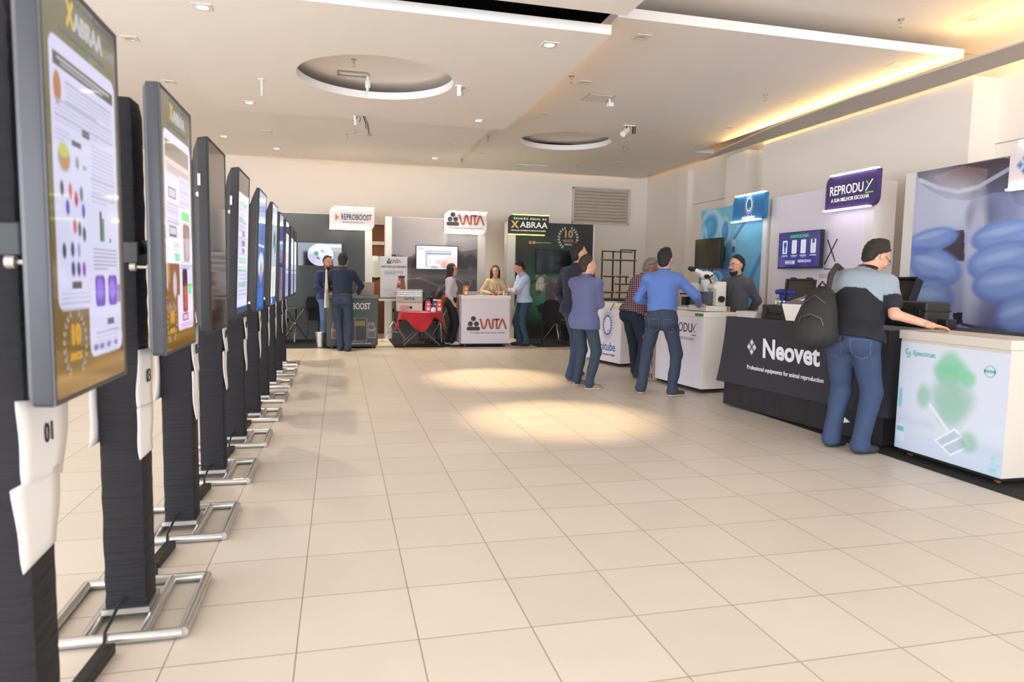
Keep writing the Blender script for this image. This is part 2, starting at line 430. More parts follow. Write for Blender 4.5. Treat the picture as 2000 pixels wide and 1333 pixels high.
# ------------------------------------------------------------------ ceiling fixtures
m_rim = mat('downlight_rim', (228, 222, 214), 0.5)
def downlight(px, py, z, lit, label, power=0, cone=125, tilt=0, size=.17):
    p = at(2, z, px, py)
    t = thing('downlight', label, 'ceiling light', (p.x, p.y, z), group=None)
    w = MB(); s = size/2; ri = s*.62; n = 24
    sq = [(s, 0)]
    outer, inner, low = [], [], []
    for i in range(n):
        a = 2*PI*i/n; c, q = math.cos(a), math.sin(a); k = s/max(abs(c), abs(q))
        outer.append((c*k, q*k, -.006)); inner.append((c*ri, q*ri, -.009)); low.append((c*ri, q*ri, .0))
    w.add(outer+inner+low+[(x, y, 0) for x, y, _ in outer],
          [(i, (i+1) % n, n+(i+1) % n, n+i) for i in range(n)]+[(n+i, n+(i+1) % n, 2*n+(i+1) % n, 2*n+i) for i in range(n)]+[(i, (i+1) % n, 3*n+(i+1) % n, 3*n+i) for i in range(n)])
    w.build('frame', m_rim, t)
    MB().lathe([(ri*.98, -.001), (ri*.7, -.005), (0.001, -.006)], n=20).build('lamp', m_lamp if lit else m_off, t, smooth=True)
    if lit and power:
        l = bpy.data.lights.new('downlight_beam', 'SPOT'); l.energy = power; l.color = (1.0, .76, .44) if tilt else (1.0, .84, .62); l.spot_size = math.radians(cone); l.spot_blend = .8; l.shadow_soft_size = .05
        o = bpy.data.objects.new('downlight_beam', l); COL.objects.link(o); o.parent = t; o.location = (0, 0, -.03); o.rotation_euler = (-math.radians(tilt), 0, 0)
    return t
for a in (
    (1073, 87, ZA, 1, 'lit square downlight near the right front corner of the left ceiling raft', 560, 34, 10),
    (935, 235, ZA, 1, 'lit square downlight right of and behind the large round recess', 620, 32, 21),
    (395, 13, ZA, 1, 'lit square downlight at the top left, largest of the lit ones', 110),
    (487, 200, ZA, 1, 'lit square downlight left of the large round recess', 170),
    (540, 290, ZB, 1, 'lit downlight over the dark grey booth at the back left', 300),
    (849, 309, ZB, 1, 'lit downlight over the booth with the grey field picture', 330),
    (254, 75, ZM, 0, 'unlit downlight beside the top of the nearest portrait screen'),
    (330, 160, ZM, 0, 'unlit downlight just above the second portrait screen'),
    (437, 266, ZM, 1, 'small downlight just above the third portrait screen'),
    (522, 256, ZB, 0, 'unlit round downlight on the far raft, left of the lit one over the grey booth'),
    (877, 281, ZB, 0, 'unlit downlight on the far raft near its right edge'),
    (1253, 72, ZM, 0, 'unlit square downlight at the near left corner of the right raft'),
    (1750, 127, ZM, 0, 'unlit downlight at the near right corner of the right raft'),
    (1559, 199, ZM, 0, 'unlit downlight second along the right cove'),
    (1425, 249, ZM, 0, 'unlit downlight third along the right cove'),
    (1140, 161, ZM, 0, 'unlit downlight right of the left raft edge, beside a sprinkler'),
    (1063, 222, ZM, 0, 'unlit downlight between the left raft edge and the small round recess'),
    (1900, 36, ZE, 0, 'unlit downlight in the upper ceiling at the top right corner'),
    (1208, 317, ZM, 0, 'small unlit downlight near the back right corner'),
    (943, 299, ZM, 0, 'small unlit downlight beyond the right edge of the far raft')):
    downlight(*a)
def sprinkler(px, py, z, label):
    p = at(2, z, px, py)
    t = thing('sprinkler', label, 'sprinkler', (p.x, p.y, z))
    MB().lathe([(.001, 0), (.035, 0), (.035, -.006), (.001, -.008)], n=16).build('escutcheon', m_steel, t)
    w = MB().tube([(0, 0, -.006), (0, 0, -.045)], .009, 8); w.tube([(-.014, 0, -.04), (-.014, 0, -.07), (0, 0, -.085)], .003, 6); w.tube([(.014, 0, -.04), (.014, 0, -.07), (0, 0, -.085)], .003, 6)
    w.tube([(-.016, 0, -.042), (.016, 0, -.042)], .004, 6)
    w.build('nozzle', m_steel, t)
    MB().lathe([(.001, -.085), (.02, -.086), (.02, -.089), (.001, -.09)], n=12).build('deflector', m_steel, t)
for a in ((691, 116, ZM, 'sprinkler head inside the large round ceiling recess'), (903, 172, ZA, 'sprinkler head right of the large round recess, beside a white cylinder'),
          (678, 263, ZB, 'sprinkler head on the far left raft beside a round plate'), (1116, 149, ZM, 'sprinkler head just right of the left raft edge'),
          (1495, 185, ZM, 'sprinkler head in the middle of the right raft'), (1760, 38, ZE, 'sprinkler head in the upper ceiling at the top right'),
          (1220, 287, ZM, 'sprinkler head right of the small round recess'), (1128, 323, ZM, 'small sprinkler head beyond the small round recess'),
          (954, 266, ZM, 'sprinkler head beside the step between the two left rafts'), (902, 310, ZM, 'small sprinkler head behind the far raft corner')):
    sprinkler(*a)
p = at(2, ZA, 897, 168); t = thing('ceiling_sensor', 'white cylinder hanging from the left raft, right of the round recess', 'sensor', (p.x, p.y, ZA))
MB().lathe([(.001, 0), (.03, 0), (.03, -.13), (.001, -.135)], n=16).build('housing', m_whitepl, t); MB().lathe([(.001, .0), (.05, 0), (.05, -.01), (.001, -.012)], n=16).build('base', m_whitepl, t)
p = at(2, ZA, 511, 155); t = thing('ceiling_rod', 'thin white rod hanging from the left raft, left of the round recess', 'rod', (p.x, p.y, ZA))
MB().tube([(0, 0, 0), (0, 0, -.2)], .011, 8).build('rod', m_whitepl, t); MB().lathe([(.001, 0), (.045, 0), (.045, -.008), (.001, -.01)], n=16).build('base', m_whitepl, t)
# projector bracket inside the recess
p = at(2, ZM, 703, 145); t = thing('projector_bracket', 'white metal bracket hanging inside the large round recess', 'bracket', (p.x, p.y, ZM))
w = MB(); fr = [(-.28, .1), (.1, .1), (.1, -.09), (-.28, -.09)]
for i in range(4): w.tube([(*fr[i], -.012), (*fr[(i+1) % 4], -.012)], .01, 6)
w.build('mounting_frame', m_steel, t)
w = MB().tube([(.1, 0, -.01), (.1, 0, -.2)], .018, 8); w.box((.1, .02, -.12), (.06, .06, .09)); w.tube([(.1, 0, -.2), (.06, -.03, -.26)], .014, 8); w.build('arm', m_whitepl, t)
# cable bracket and round plate
p = at(2, ZA, 706, 226); t = thing('cable_bracket', 'small bracket with loose black cables below the left raft', 'bracket', (p.x, p.y, ZA))
MB().box((-.02, 0, -.004), (.2, .05, .008)).build('plate', m_steel, t)
w = MB()
for dx, ex, ez in ((-.08, -.09, -.07), (-.03, -.03, -.1), (.02, .07, -.2), (.03, .11, -.27), (.05, .12, -.24)): w.tube([(dx, 0, -.006), ((dx+ex)/2+.015, 0, ez*.5), (ex, 0, ez)], .006, 6)
w.build('cable', m_dark, t); MB().tube([(-.1, 0, -.006), (-.09, 0, -.15)], .018, 8).build('conduit', m_whitepl, t)
p = at(2, ZB, 709, 262); tag(place(MB().lathe([(.001, 0), (.16, 0), (.16, -.012), (.1, -.02), (.001, -.022)], n=28).build('ceiling_plate', m_steel, smooth=True), p), 'flat round plate on the far left raft behind the cable bracket', 'ceiling plate')
# spot on the right raft, hatch with device, slot grille
p = at(2, ZM, 1224, 245); t = thing('track_spotlight', 'white track spotlight on a black bracket right of the small recess', 'spotlight', (p.x, p.y, ZM))
MB().box((.05, 0, -.006), (.2, .06, .012)).build('track_plate', m_whitepl, t); w = MB().tube([(0, 0, -.01), (0, 0, -.07)], .01, 6); w.box((.12, 0, -.07), (.012, .04, .13)); w.box((.16, 0, -.07), (.008, .03, .13)); w.build('bracket', m_dark, t)
MB().tube([(.04, .05, -.06), (-.08, -.03, -.16)], .05, 14).build('lamp_head', m_whitepl, t, smooth=True)
p = at(2, ZM, 1168, 191); t = thing('ceiling_hatch', 'square access hatch in the right raft near its front edge', 'hatch', (p.x, p.y, ZM))
MB().box((0, 0, -.006), (.36, .36, .012)).build('panel', m_rim, t, bevel=.004); MB().box((0, 0, -.003), (.4, .4, .006)).build('frame', mat('hatch_frame', (176, 168, 160), .5), t)
p = at(2, ZM, 1191, 192); t = thing('ceiling_camera', 'small white device on an arm beside the square hatch', 'sensor', (p.x, p.y, ZM))
MB().tube([(0, 0, 0), (0, 0, -.08)], .015, 8).build('arm', m_whitepl, t); MB().box((0, -.02, -.1), (.08, .1, .06)).build('body', m_whitepl, t, bevel=.01)
p = at(2, ZM, 1038, 324); t = thing('air_grille', 'small rectangular air grille in the ceiling near the back wall', 'vent', (p.x, p.y, ZM))
w = MB()
for k in range(7): w.box((0, -.12+.04*k, -.006), (.62, .012, .012))
w.build('slat', m_rim, t); w = MB(); w.box((0, .15, -.008), (.7, .03, .016)); w.box((0, -.15, -.008), (.7, .03, .016)); w.box((.335, 0, -.008), (.03, .3, .016)); w.box((-.335, 0, -.008), (.03, .3, .016)); w.build('frame', m_rim, t)
MB().box((0, 0, -.001), (.64, .3, .002)).build('backing', m_dark, t)

# ------------------------------------------------------------------ back wall: door, vent
struct(MB().bx(.40, 1.25, 16.93, 17.0, 0, 2.62).build('door_1', mat('brown_wood_door', (120, 74, 40), .5, noise=.18, nscale=3)))
m_trimw = mat('door_trim_white', (236, 228, 222), .6)
struct(MB().bx(.38, 1.27, 16.88, 16.94, 2.62, 2.70).bx(.38, 1.27, 16.89, 16.94, 2.14, 2.22).build('trim_3', m_trimw))
p = at(1, 16.9, 733, 521)
t = thing('round_sign', 'pale round disc on the brown door between the two left back booths', 'sign', p)
MB().lathe([(.001, 0), (.25, 0), (.25, -.02), (.001, -.022)], n=40, axis='Y').build('disc', mat('pale_green_glass', (196, 214, 205), .15, coat=.4), t, smooth=True)
MB().lathe([(.25, .005), (.262, .005), (.262, -.03), (.25, -.03), (.25, .005)], n=40, axis='Y', cap=False).build('rim', m_whitepl, t)
a, b = at(1, 16.98, 1118, 368), at(1, 16.98, 1226, 440)
t = thing('wall_vent', 'large cream louvred vent high on the back wall', 'vent', (a.x, 16.98, b.z))
vw, vh = b.x-a.x, a.z-b.z+.02
m_vent = mat('vent_cream', (214, 200, 182), .6)
for k in range(11):
    MB().box((vw/2, -.03, vh*(k+.5)/11), (vw-.06, .012, vh/11*1.12), rot=Matrix.Rotation(math.radians(-38), 3, 'X')).build('louvre', m_vent, t)
w = MB().bx(0, .04, -.07, .02, 0, vh).bx(vw-.04, vw, -.07, .02, 0, vh).bx(0, vw, -.07, .02, -.02, .02).bx(0, vw, -.07, .02, vh-.02, vh+.02); w.build('frame', m_vent, t)
MB().bx(.02, vw-.02, .0, .015, 0, vh).build('backing', mat('vent_back', (120, 106, 92), .8), t)
# ------------------------------------------------------------------ row of portrait screens on fabric-wrapped truss posts
m_bezel = mat('screen_bezel', (62, 64, 70), 0.4)
m_shell = mat('screen_shell_black', (28, 28, 31), 0.38)
m_shellg = mat('screen_shell_grey', (56, 58, 65), 0.4)
m_scr = print_mat('lit_screen_picture', emit=.82, rough=0.06)
m_paper = mat('white_paper', (238, 234, 232), 0.8, noise=0.02)
m_ink = mat('black_ink', (30, 30, 34), 0.8)
m_cable = mat('black_cable', (28, 26, 28), 0.6)
m_pad = mat('mount_grey', (118, 116, 118), 0.5)
SW, SH = .50, .93
LAV, INK, GRY = (204, 204, 232), (70, 70, 92), (168, 168, 196)
def header(c, olive=(112, 108, 92)):
    c.grad((124, 92, 36), olive); c.rect(0, 0, SW, .09, (120, 88, 34)); c.rect(.0, .03, SW, .055, (168, 126, 52), .6, .02)
    c.rect(.33, .905, SW, SH, (52, 54, 66), .8, .02)
    for a, b in (((.15, .905), (.185, .85)), ((.185, .905), (.15, .85))): c.line(a, b, .007, (222, 176, 70))
    c.ell(.225, .60, .30, .28, (70, 120, 80), .15, .8)
def poster_a():
    c = Canvas(0, SW, 0, SH, 150, 280, (112, 108, 92)); header(c)
    c.rect(.035, .195, .478, .80, LAV, 1, .003, .03); c.rect(.225, .07, .478, .40, LAV, 1, .003, .03)
    c.rect(.055, .735, .46, .765, (84, 86, 82)); c.line((.08, .755), (.43, .755), .003, (170, 170, 180)); c.line((.10, .745), (.38, .745), .003, (150, 150, 165))
    c.ell(.075, .69, .022, .035, (176, 120, 76), 1, .3); c.lines(.12, .715, .44, 5, .011, GRY)
    c.rect(.22, .61, .27, .625, (70, 74, 80)); c.rect(.15, .575, .21, .59, (96, 98, 104)); c.lines(.055, .665, .45, 5, .011, GRY, seed=3)
    c.lines(.055, .60, .14, 3, .010, GRY, seed=4); c.lines(.28, .60, .45, 8, .010, GRY, seed=5)
    c.ell(.10, .54, .035, .03, (150, 140, 120), 1, .4); c.ell(.10, .555, .03, .015, (190, 200, 80), .8, .4); c.ell(.105, .53, .02, .012, (200, 120, 60), .8, .4)
    c.ell(.18, .54, .012, .014, (120, 130, 120), .8, .5); c.rect(.215, .53, .24, .54, (120, 160, 110), .8)
    for x, y, k in ((.08, .47, (60, 60, 70)), (.11, .43, (46, 66, 170)), (.13, .47, (190, 70, 80)), (.165, .455, (180, 40, 60)), (.20, .47, (90, 90, 110)), (.21, .43, (60, 70, 160)), (.15, .39, (200, 60, 70)), (.18, .385, (60, 60, 110)), (.21, .375, (50, 50, 70)), (.08, .33, (50, 50, 60)), (.13, .335, (50, 52, 66)), (.17, .335, (140, 140, 200)), (.13, .29, (40, 40, 70)), (.165, .29, (50, 50, 110)), (.20, .29, (130, 40, 160))):
        c.ell(x, y, .011, .017, k, .9, .5)
    c.rect(.325, .365, .34, .44, (44, 56, 70)); c.rect(.342, .365, .357, .425, (70, 130, 96)); c.rect(.40, .365, .412, .375, (60, 60, 90))
    c.lines(.27, .53, .455, 7, .011, GRY, seed=6); c.lines(.27, .345, .455, 6, .010, (120, 120, 150), seed=7)
    for x in (.275, .375): c.rect(x, .195, x+.075, .275, (90, 60, 170), 1, .004, .015); c.ell(x+.035, .24, .028, .028, (150, 120, 230), .8, .5)
    c.rect(.455, .20, .475, .25, (120, 60, 150), .8)
    c.rect(.12, .245, .18, .262, (76, 78, 84)); c.lines(.05, .235, .24, 4, .011, GRY, seed=8); c.rect(.36, .145, .415, .16, (90, 92, 98)); c.lines(.27, .13, .45, 4, .011, GRY, seed=9)
    for x in (.25, .295, .35, .41): c.rect(x, .085, x+.03, .10, (110, 110, 150), .8, .004)
    return c, (.125, .115)
def poster_b():
    c = Canvas(0, SW, 0, SH, 90, 190, (112, 108, 92)); header(c)
    c.rect(.035, .215, .478, .80, (226, 220, 244), 1, .003, .03); c.rect(.20, .06, .478, .40, (226, 220, 244), 1, .003, .03)
    c.rect(.055, .70, .45, .765, (110, 104, 90), .8); c.rect(.035, .66, .478, .70, (206, 176, 150), .7, .04)
    c.lines(.08, .69, .44, 4, .011, (150, 140, 160)); c.rect(.09, .56, .21, .60, (76, 76, 82)); c.rect(.10, .567, .20, .593, (200, 198, 215))
    c.lines(.06, .54, .25, 7, .013, GRY, seed=2); c.lines(.27, .65, .46, 9, .013, GRY, seed=3); c.rect(.30, .49, .44, .525, (110, 214, 120))
    c.rect(.32, .33, .44, .48, (142, 106, 98), 1, .004, .02); c.ell(.39, .40, .03, .05, (176, 140, 120), .8, .6)
    c.rect(.09, .42, .21, .46, (76, 76, 82)); c.rect(.10, .427, .20, .453, (200, 198, 215)); c.lines(.06, .40, .25, 5, .013, GRY, seed=4)
    c.rect(.17, .33, .25, .36, (84, 206, 130)); c.rect(.05, .20, .24, .32, (150, 96, 60), 1, .004, .01); c.ell(.16, .24, .03, .05, (210, 206, 226), .9, .4); c.rect(.05, .25, .08, .32, (200, 170, 90), .8, .02)
    c.rect(.29, .13, .38, .30, (60, 34, 40), 1, .004, .015); c.ell(.34, .19, .03, .06, (214, 60, 40), .9, .6); c.rect(.39, .20, .46, .24, (96, 214, 120))
    c.lines(.27, .33, .46, 3, .013, GRY, seed=5); c.rect(.04, .325, .15, .40, (250, 250, 255), .8, .004)
    c.rect(.28, .095, .38, .125, (70, 70, 76)); c.rect(.29, .102, .37, .118, (200, 198, 215)); c.lines(.24, .085, .46, 3, .010, GRY, seed=6)
    return c, (.10, .10)
def poster_c(kind):
    c = Canvas(0, SW, 0, SH, 50, 110, (14, 14, 16))
    if kind == 'lilac':
        c.rect(.02, .07, SW, .80, (218, 214, 246)); c.rect(.02, .03, SW, .07, (60, 70, 120)); c.lines(.06, .78, .45, 26, .026, (176, 176, 214), seed=4)
        for y in (.72, .62, .37, .30, .21): c.rect(.06, y, .40, y+.018, (120, 210, 150), .9)
        for y in (.53, .47, .42): c.rect(.2, y, .34, y+.03, (90, 90, 110), .7)
    elif kind == 'blue':
        c.grad((40, 84, 150), (120, 150, 200)); c.rect(.0, .55, SW, .70, (70, 110, 180)); c.rect(.05, .50, .45, .52, (225, 232, 250))
        c.ell(.25, .36, .2, .10, (215, 222, 240), 1, .3); c.ell(.27, .30, .07, .08, (196, 150, 130), 1, .4); c.rect(.1, .02, .42, .16, (56, 100, 190), .9, .02)
        for x in (.12, .22, .3, .38): c.rect(x, .03, x+.02, .28, (170, 196, 235), .5)
    elif kind == 'pale':
        c.grad((190, 205, 210), (178, 196, 200)); c.ell(.28, .62, .09, .06, (60, 90, 110), .9, .5); c.ell(.36, .54, .05, .05, (40, 60, 90), .9, .5); c.ell(.18, .56, .06, .04, (90, 150, 120), .8, .5)
        c.rect(.05, .08, .48, .36, (236, 232, 224)); c.rect(.22, .10, .30, .30, (150, 160, 170), .6, .05); c.rect(0, 0, SW, .07, (40, 80, 160)); c.rect(.1, .01, .2, .06, (230, 240, 250))
    elif kind == 'violet':
        c.grad((28, 26, 90), (50, 46, 150)); c.rect(.30, .0, .34, SH, (90, 90, 210), .6); c.ell(.34, .27, .08, .10, (170, 60, 140), .8, .8); c.line((0, .50), (SW, .50), .005, (190, 90, 170)); c.line((.1, .1), (.1, .6), .006, (110, 110, 190))
    elif kind == 'black': pass
    else:
        c.rect(0, .02, SW, .78, (222, 220, 250)); c.rect(0, .33, SW, .36, (150, 150, 200)); c.lines(.05, .75, .45, 20, .033, (180, 178, 222), seed=9); c.rect(0, 0, SW, .30, (120, 124, 180), .5)
    return c, None
m_wht = mat('poster_white_ink', (120, 120, 124), .7, emit=.42, emit_col=(214, 214, 216)); m_gold = mat('poster_gold_ink', (130, 100, 40), .7, emit=.42, emit_col=(222, 172, 62)); m_goldw = mat('laurel_silver', (110, 108, 104), .6, emit=.26, emit_col=(205, 205, 205)); m_whf = mat('poster_faint_ink', (90, 90, 84), .7, emit=.16, emit_col=(214, 214, 216))
def laurel(w, cx, cy, s, z=0.0):
    """two curved leafy branches"""
    for sgn in (-1, 1):
        for i in range(9):
            a = math.radians(-62+i*15.5); r = .5*s
            x, y = cx+sgn*r*math.cos(a)*.92, cy+r*math.sin(a)
            for off in (-.45, .55):
                th = a+PI/2+off; l = .14*s*(1-.03*i)
                dx, dy = math.cos(th), math.sin(th); nx, ny = -dy*.028*s, dx*.028*s
                P = [(0, 0), (dx*l*.5+nx, dy*l*.5+ny), (dx*l, dy*l), (dx*l*.5-nx, dy*l*.5-ny)]
                P = [(x+sgn*px, y+py, z) for px, py in P]
                w.add(P, [(0, 1, 2, 3)])
    return w
def make_display(kind, k, label):
    """origin: centre of the picture plane; +X looks out of the screen, +Y runs along the row"""
    t = thing('portrait_screen', label, 'screen', group='portrait screens on black posts')
    grey = kind in 'AB'
    W2, H2, ch = .262, .478, .016
    def shell(prof, name, material, bev=0):
        rings = []; w = MB()
        for x, iy, iz, r in prof: rings.append([(x, py, pz) for py, pz in roundrect(2*(W2-iy), 2*(H2-iz), r, n=4)])
        n = len(rings[0]); vs = [p for r_ in rings for p in r_]
        fs = [(i*n+j, i*n+(j+1) % n, (i+1)*n+(j+1) % n, (i+1)*n+j) for i in range(len(rings)-1) for j in range(n)]
        fs += [tuple(range(n))[::-1], tuple((len(rings)-1)*n+j for j in range(n))]
        return w.add(vs, fs).build(name, material, t, smooth=True)
    if grey: shell(((-.052, .014, .014, .012), (-.040, .001, .001, .012), (-.004, 0, 0, .012), (0, .003, .003, .012)), 'casing', m_shellg); back = -.052
    elif kind in 'CD': shell(((-.085, .07, .10, .05), (-.07, .03, .05, .04), (-.045, .004, .006, .02), (-.004, 0, 0, .012), (0, .003, .003, .012)), 'casing', m_shell); back = -.085
    else: shell(((-.095, .11, .16, .06), (-.05, .03, .06, .03), (-.02, .0, .0, .012), (-.004, 0, 0, .012), (0, .003, .003, .012)), 'casing', m_shell); back = -.095
    F = frame((.0015, -SW/2, -SH/2), (0, 1, 0), (1, 0, 0))
    c, lp = {'A': poster_a, 'B': poster_b}.get(kind, lambda: poster_c({'C': 'black', 'D': 'lilac', 'E': 'blue', 'F': 'pale', 'G': 'violet'}.get(kind, 'plain')))()
    s = c.build('screen', m_scr, F, t)
    w = MB()
    b = .012
    for y0, y1, z0, z1 in ((-W2+.003, -SW/2, -H2+.003, H2-.003), (SW/2, W2-.003, -H2+.003, H2-.003), (-SW/2, SW/2, -H2+.003, -SH/2), (-SW/2, SW/2, SH/2, H2-.003)): w.bx(-.002, .004, y0, y1, z0, z1)
    w.build('bezel', m_bezel if grey else m_dark, t)
    if kind in 'AB':
        F2 = F@Matrix.Translation((0, 0, .001))
        text('lettering', 'ABRAA', .062, m_wht, F2@Matrix.Translation((.285, .865, 0)), s, bold=.02)
        text('lettering', 'REUNIÃO ANUAL DA', .019, m_whf, F2@Matrix.Translation((.25, .915, 0)), s, spacing=1.3)
        text('lettering', 'ASSOCIAÇÃO BRASILEIRA DE ANDROLOGIA ANIMAL', .0125, m_whf, F2@Matrix.Translation((.25, .825, 0)), s)
        o = laurel(MB(), lp[0], lp[1], .15).build('laurel', m_goldw, s); o.data.transform(F2)
        text('lettering', '10', .065, m_gold, F2@Matrix.Translation((lp[0], lp[1]+.02, 0)), s, bold=.03)
        text('lettering', 'ANOS', .026, m_gold, F2@Matrix.Translation((lp[0], lp[1]-.03, 0)), s, bold=.02)
    if kind in 'CD':
        MB().box((-.04, -W2+.001, .27), (.012, .006, .055)).build('sticker', m_whitepl, t); MB().lathe([(.001, 0), (.012, 0), (.012, -.004), (.001, -.004)], (-.045, -W2+.008, .20), 16, 'Y').build('sticker', m_whitepl, t)
    if kind in 'EF': MB().tube([(-.05, -W2+.03, -.40), (-.05, -W2+.012, -.405)], .010, 8).build('sticker', m_whitepl, t)
    w = MB().box((back-.012, 0, 0), (.02, .22, .22)); w.box((back-.01, -.11, .0), (.018, .05, .30)); w.box((back-.01, .11, 0), (.018, .05, .30))
    w.build('wall_plate', m_pad, t, bevel=.004)
    return t, back
m_strip = mat('power_strip_black', (36, 33, 32), .6)
def fabric_post(seed):
    r = random.Random(seed); w = MB(); n = 70; h0, h1 = .055, 2.04; vs = []; hx = .076
    for i in range(n+1):
        z = h0+(h1-h0)*i/n
        ca = .012
        wob = [.0022*math.sin(z*55+seed*2+3*math.sin(z*9+k))*(.3+.7*max(0, math.sin(z*3.1+seed+k*1.3))) for k in range(4)]
        if i == n: ca = .03
        e = -.008*max(0, (i-n+2))
        pts = roundrect(2*hx+e, 2*hx+e, .014, n=2)
        vs.append([(x*(1+wob[k//3]/hx*(.6+.4*abs(math.sin(k+i*.7)))), y*(1+wob[(k//3+1) % 4]/hx), z) for k, (x, y) in enumerate(pts)])
    k = len(vs[0]); flat = [p for q in vs for p in q]
    fs = [(i*k+j, i*k+(j+1) % k, (i+1)*k+(j+1) % k, (i+1)*k+j) for i in range(n) for j in range(k)]+[tuple(range(k))[::-1], tuple(n*k+j for j in range(k))]
    return w.add(flat, fs)
ORD = ['nearest', 'second', 'third', 'fourth', 'fifth', 'sixth', 'seventh', 'eighth', 'ninth', 'farthest']
KIND = 'ABCDEFGHHH'
SCR = ['nearest portrait screen with a research poster and purple pictures', 'second portrait screen, its poster with brown and red photos and green labels', 'third portrait screen, switched off and black, with white stickers on its side',
       'fourth portrait screen, lilac page with green bars and white stickers on its side', 'fifth portrait screen showing a blue picture', 'sixth portrait screen showing a pale picture with a dark leaf shape',
       'seventh portrait screen showing dark violet', 'eighth portrait screen showing a pale page', 'ninth portrait screen, between the last two of the row', 'farthest portrait screen of the row, beside the back booth']
DX = [0, 0, -.01, -.012, -.006, 0, -.012, -.022, -.03, -.05]
DYT = [-.055, -.065, -.10, -.14, -.10, -.08, -.08, -.06, -.06, -.06]
TILT = [0, 0, 0, 2.0, 2.4, 2.2, 1.6, 1.5, 1, 1]
stand_proto = {}
for k in range(10):
    cx, cy = -.828+DX[k], 1.985+k*(1.0 if k < 8 else 1.008)
    t = thing('screen_stand', '%s black fabric-wrapped post of the screen row on a silver tube base' % ORD[k], 'stand', (cx, cy, 0), group='black posts of the screen row')
    fabric_post(k).build('post_cover', m_blackfab, t, smooth=True)
    if k == 0:
        w = MB(); a, b, r = .243, .255, .021
        P = [(-a, -b, r), (a, -b, r), (a, b, r), (-a, b, r)]
        for i in range(4): w.tube([P[i], P[(i+1) % 4]], r, 12)
        for x in (-.1, .1): w.tube([(x, -b, r), (x, b, r)], r*.9, 12)
        base = w.build('base_frame', m_alu, t, smooth=True)
        w = MB()
        for x in (-.075, .075): w.box((x, 0, .045), (.022, .17, .022))
        for y in (-.075, .075): w.box((0, y, .045), (.17, .022, .022))
        plate = w.build('base_plate', m_alu, t)
        w = MB().box((0, 0, 1.46), (.172, .172, .085)); col = w.build('clamp', m_dark, t, bevel=.006)
        w = MB().tube([(.085, -.03, 1.47), (.15, .04, 1.475)], .017, 8); w.tube([(.15, .04, 1.475), (.17, .0, 1.475)], .02, 8); w.box((.115, 0, 1.50), (.07, .035, .02)); arm = w.build('arm', m_dark, t)
        knob = MB().tube([(.08, -.10, 1.405), (.135, -.11, 1.405)], .0065, 8).lathe([(.001, -.02), (.016, -.02), (.016, 0), (.001, 0)], (.08, -.10, 1.405), 12, 'X').build('knob', m_steel, t)
        stand_proto = [base, plate, col, arm, knob]
    else:
        for q in stand_proto: c = q.copy(); COL.objects.link(c); c.parent = t
    d, back = make_display(KIND[k], k, SCR[k])
    d.location = (-.603+DX[k], cy+DYT[k], 1.566); d.rotation_euler = (0, math.radians(TILT[k]), 0)
    # numbered sheets taped to the post
    rnd = random.Random(20+k); px = cx+.083
    def sheet(pts, label, sub=None, xo=0.0, left=False):
        X0 = (px+xo) if not left else cx-.083-xo
        n = 8; w = MB(); vs = []
        for i in range(n+1):
            v = i/n
            for j in range(5):
                u = j/4
                y = (pts[0][0]*(1-u)+pts[1][0]*u)*(1-v)+(pts[3][0]*(1-u)+pts[2][0]*u)*v
                z = (pts[0][1]*(1-u)+pts[1][1]*u)*(1-v)+(pts[3][1]*(1-u)+pts[2][1]*u)*v
                vs.append((X0+(.006*math.sin(v*5+k)+.010*(1-u)*v)*(1 if not left else -1)*v, y, z))
        fs = [(i*5+j, i*5+j+1, (i+1)*5+j+1, (i+1)*5+j) for i in range(n) for j in range(4)]
        w.add(vs, fs); o = w.build('paper_sheet', m_paper, None, smooth=True)
        md = o.modifiers.new('thickness', 'SOLIDIFY'); md.thickness = .0012
        tag(o, label, 'paper', group='sheets taped to the screen posts'); return o
    s0 = cy-2.985 if k else cy-1.985
    jz = rnd.uniform(-.02, .02)
    if k == 0: up = [(1.828, 1.078), (2.15, 1.03), (2.105, .83), (1.833, .873)]; dn = [(1.789, .874), (2.08, .862), (2.05, .655), (1.825, .657)]
    else:
        up = [(2.855+s0, 1.105+jz), (3.05+s0, 1.095+jz), (3.05+s0, .87+jz), (2.785+s0, .895+jz)] if k == 1 else [(2.86+s0, 1.10+jz), (3.055+s0, 1.10+jz), (3.045+s0, .84+jz), (2.875+s0, .84+jz)]
        dn = [(2.825+s0, .885+jz), (3.05+s0, .87+jz), (3.04+s0, .68+jz), (2.81+s0, .69+jz)] if k == 1 else [(2.875+s0, .85+jz), (3.05+s0, .85+jz), (3.035+s0, .585+jz), (2.89+s0, .59+jz)]
    u = sheet(up, 'upper paper sheet numbered %02d taped to the %s post of the screen row' % (2*k+1, ORD[k]), xo=.004)
    l = sheet(dn, 'lower blank-looking sheet under number %02d on the %s post of the screen row' % (2*k+1, ORD[k]), xo=.001)
    text('lettering', '%02d' % (2*k+1), .075, m_ink, frame((px+.011, (up[0][0]+up[1][0])/2-.02+.03, (up[0][1]+up[3][1])/2-.01), (0, 1, 0), (1, 0, 0)), u, sx=.85, bold=-.012)
    if 1 <= k <= 2: sheet([(2.86+s0, 1.0), (3.05+s0, 1.0), (3.05+s0, .72), (2.85+s0, .72)], 'sheet on the far side of the %s post, only its edge in sight' % ORD[k], left=True)
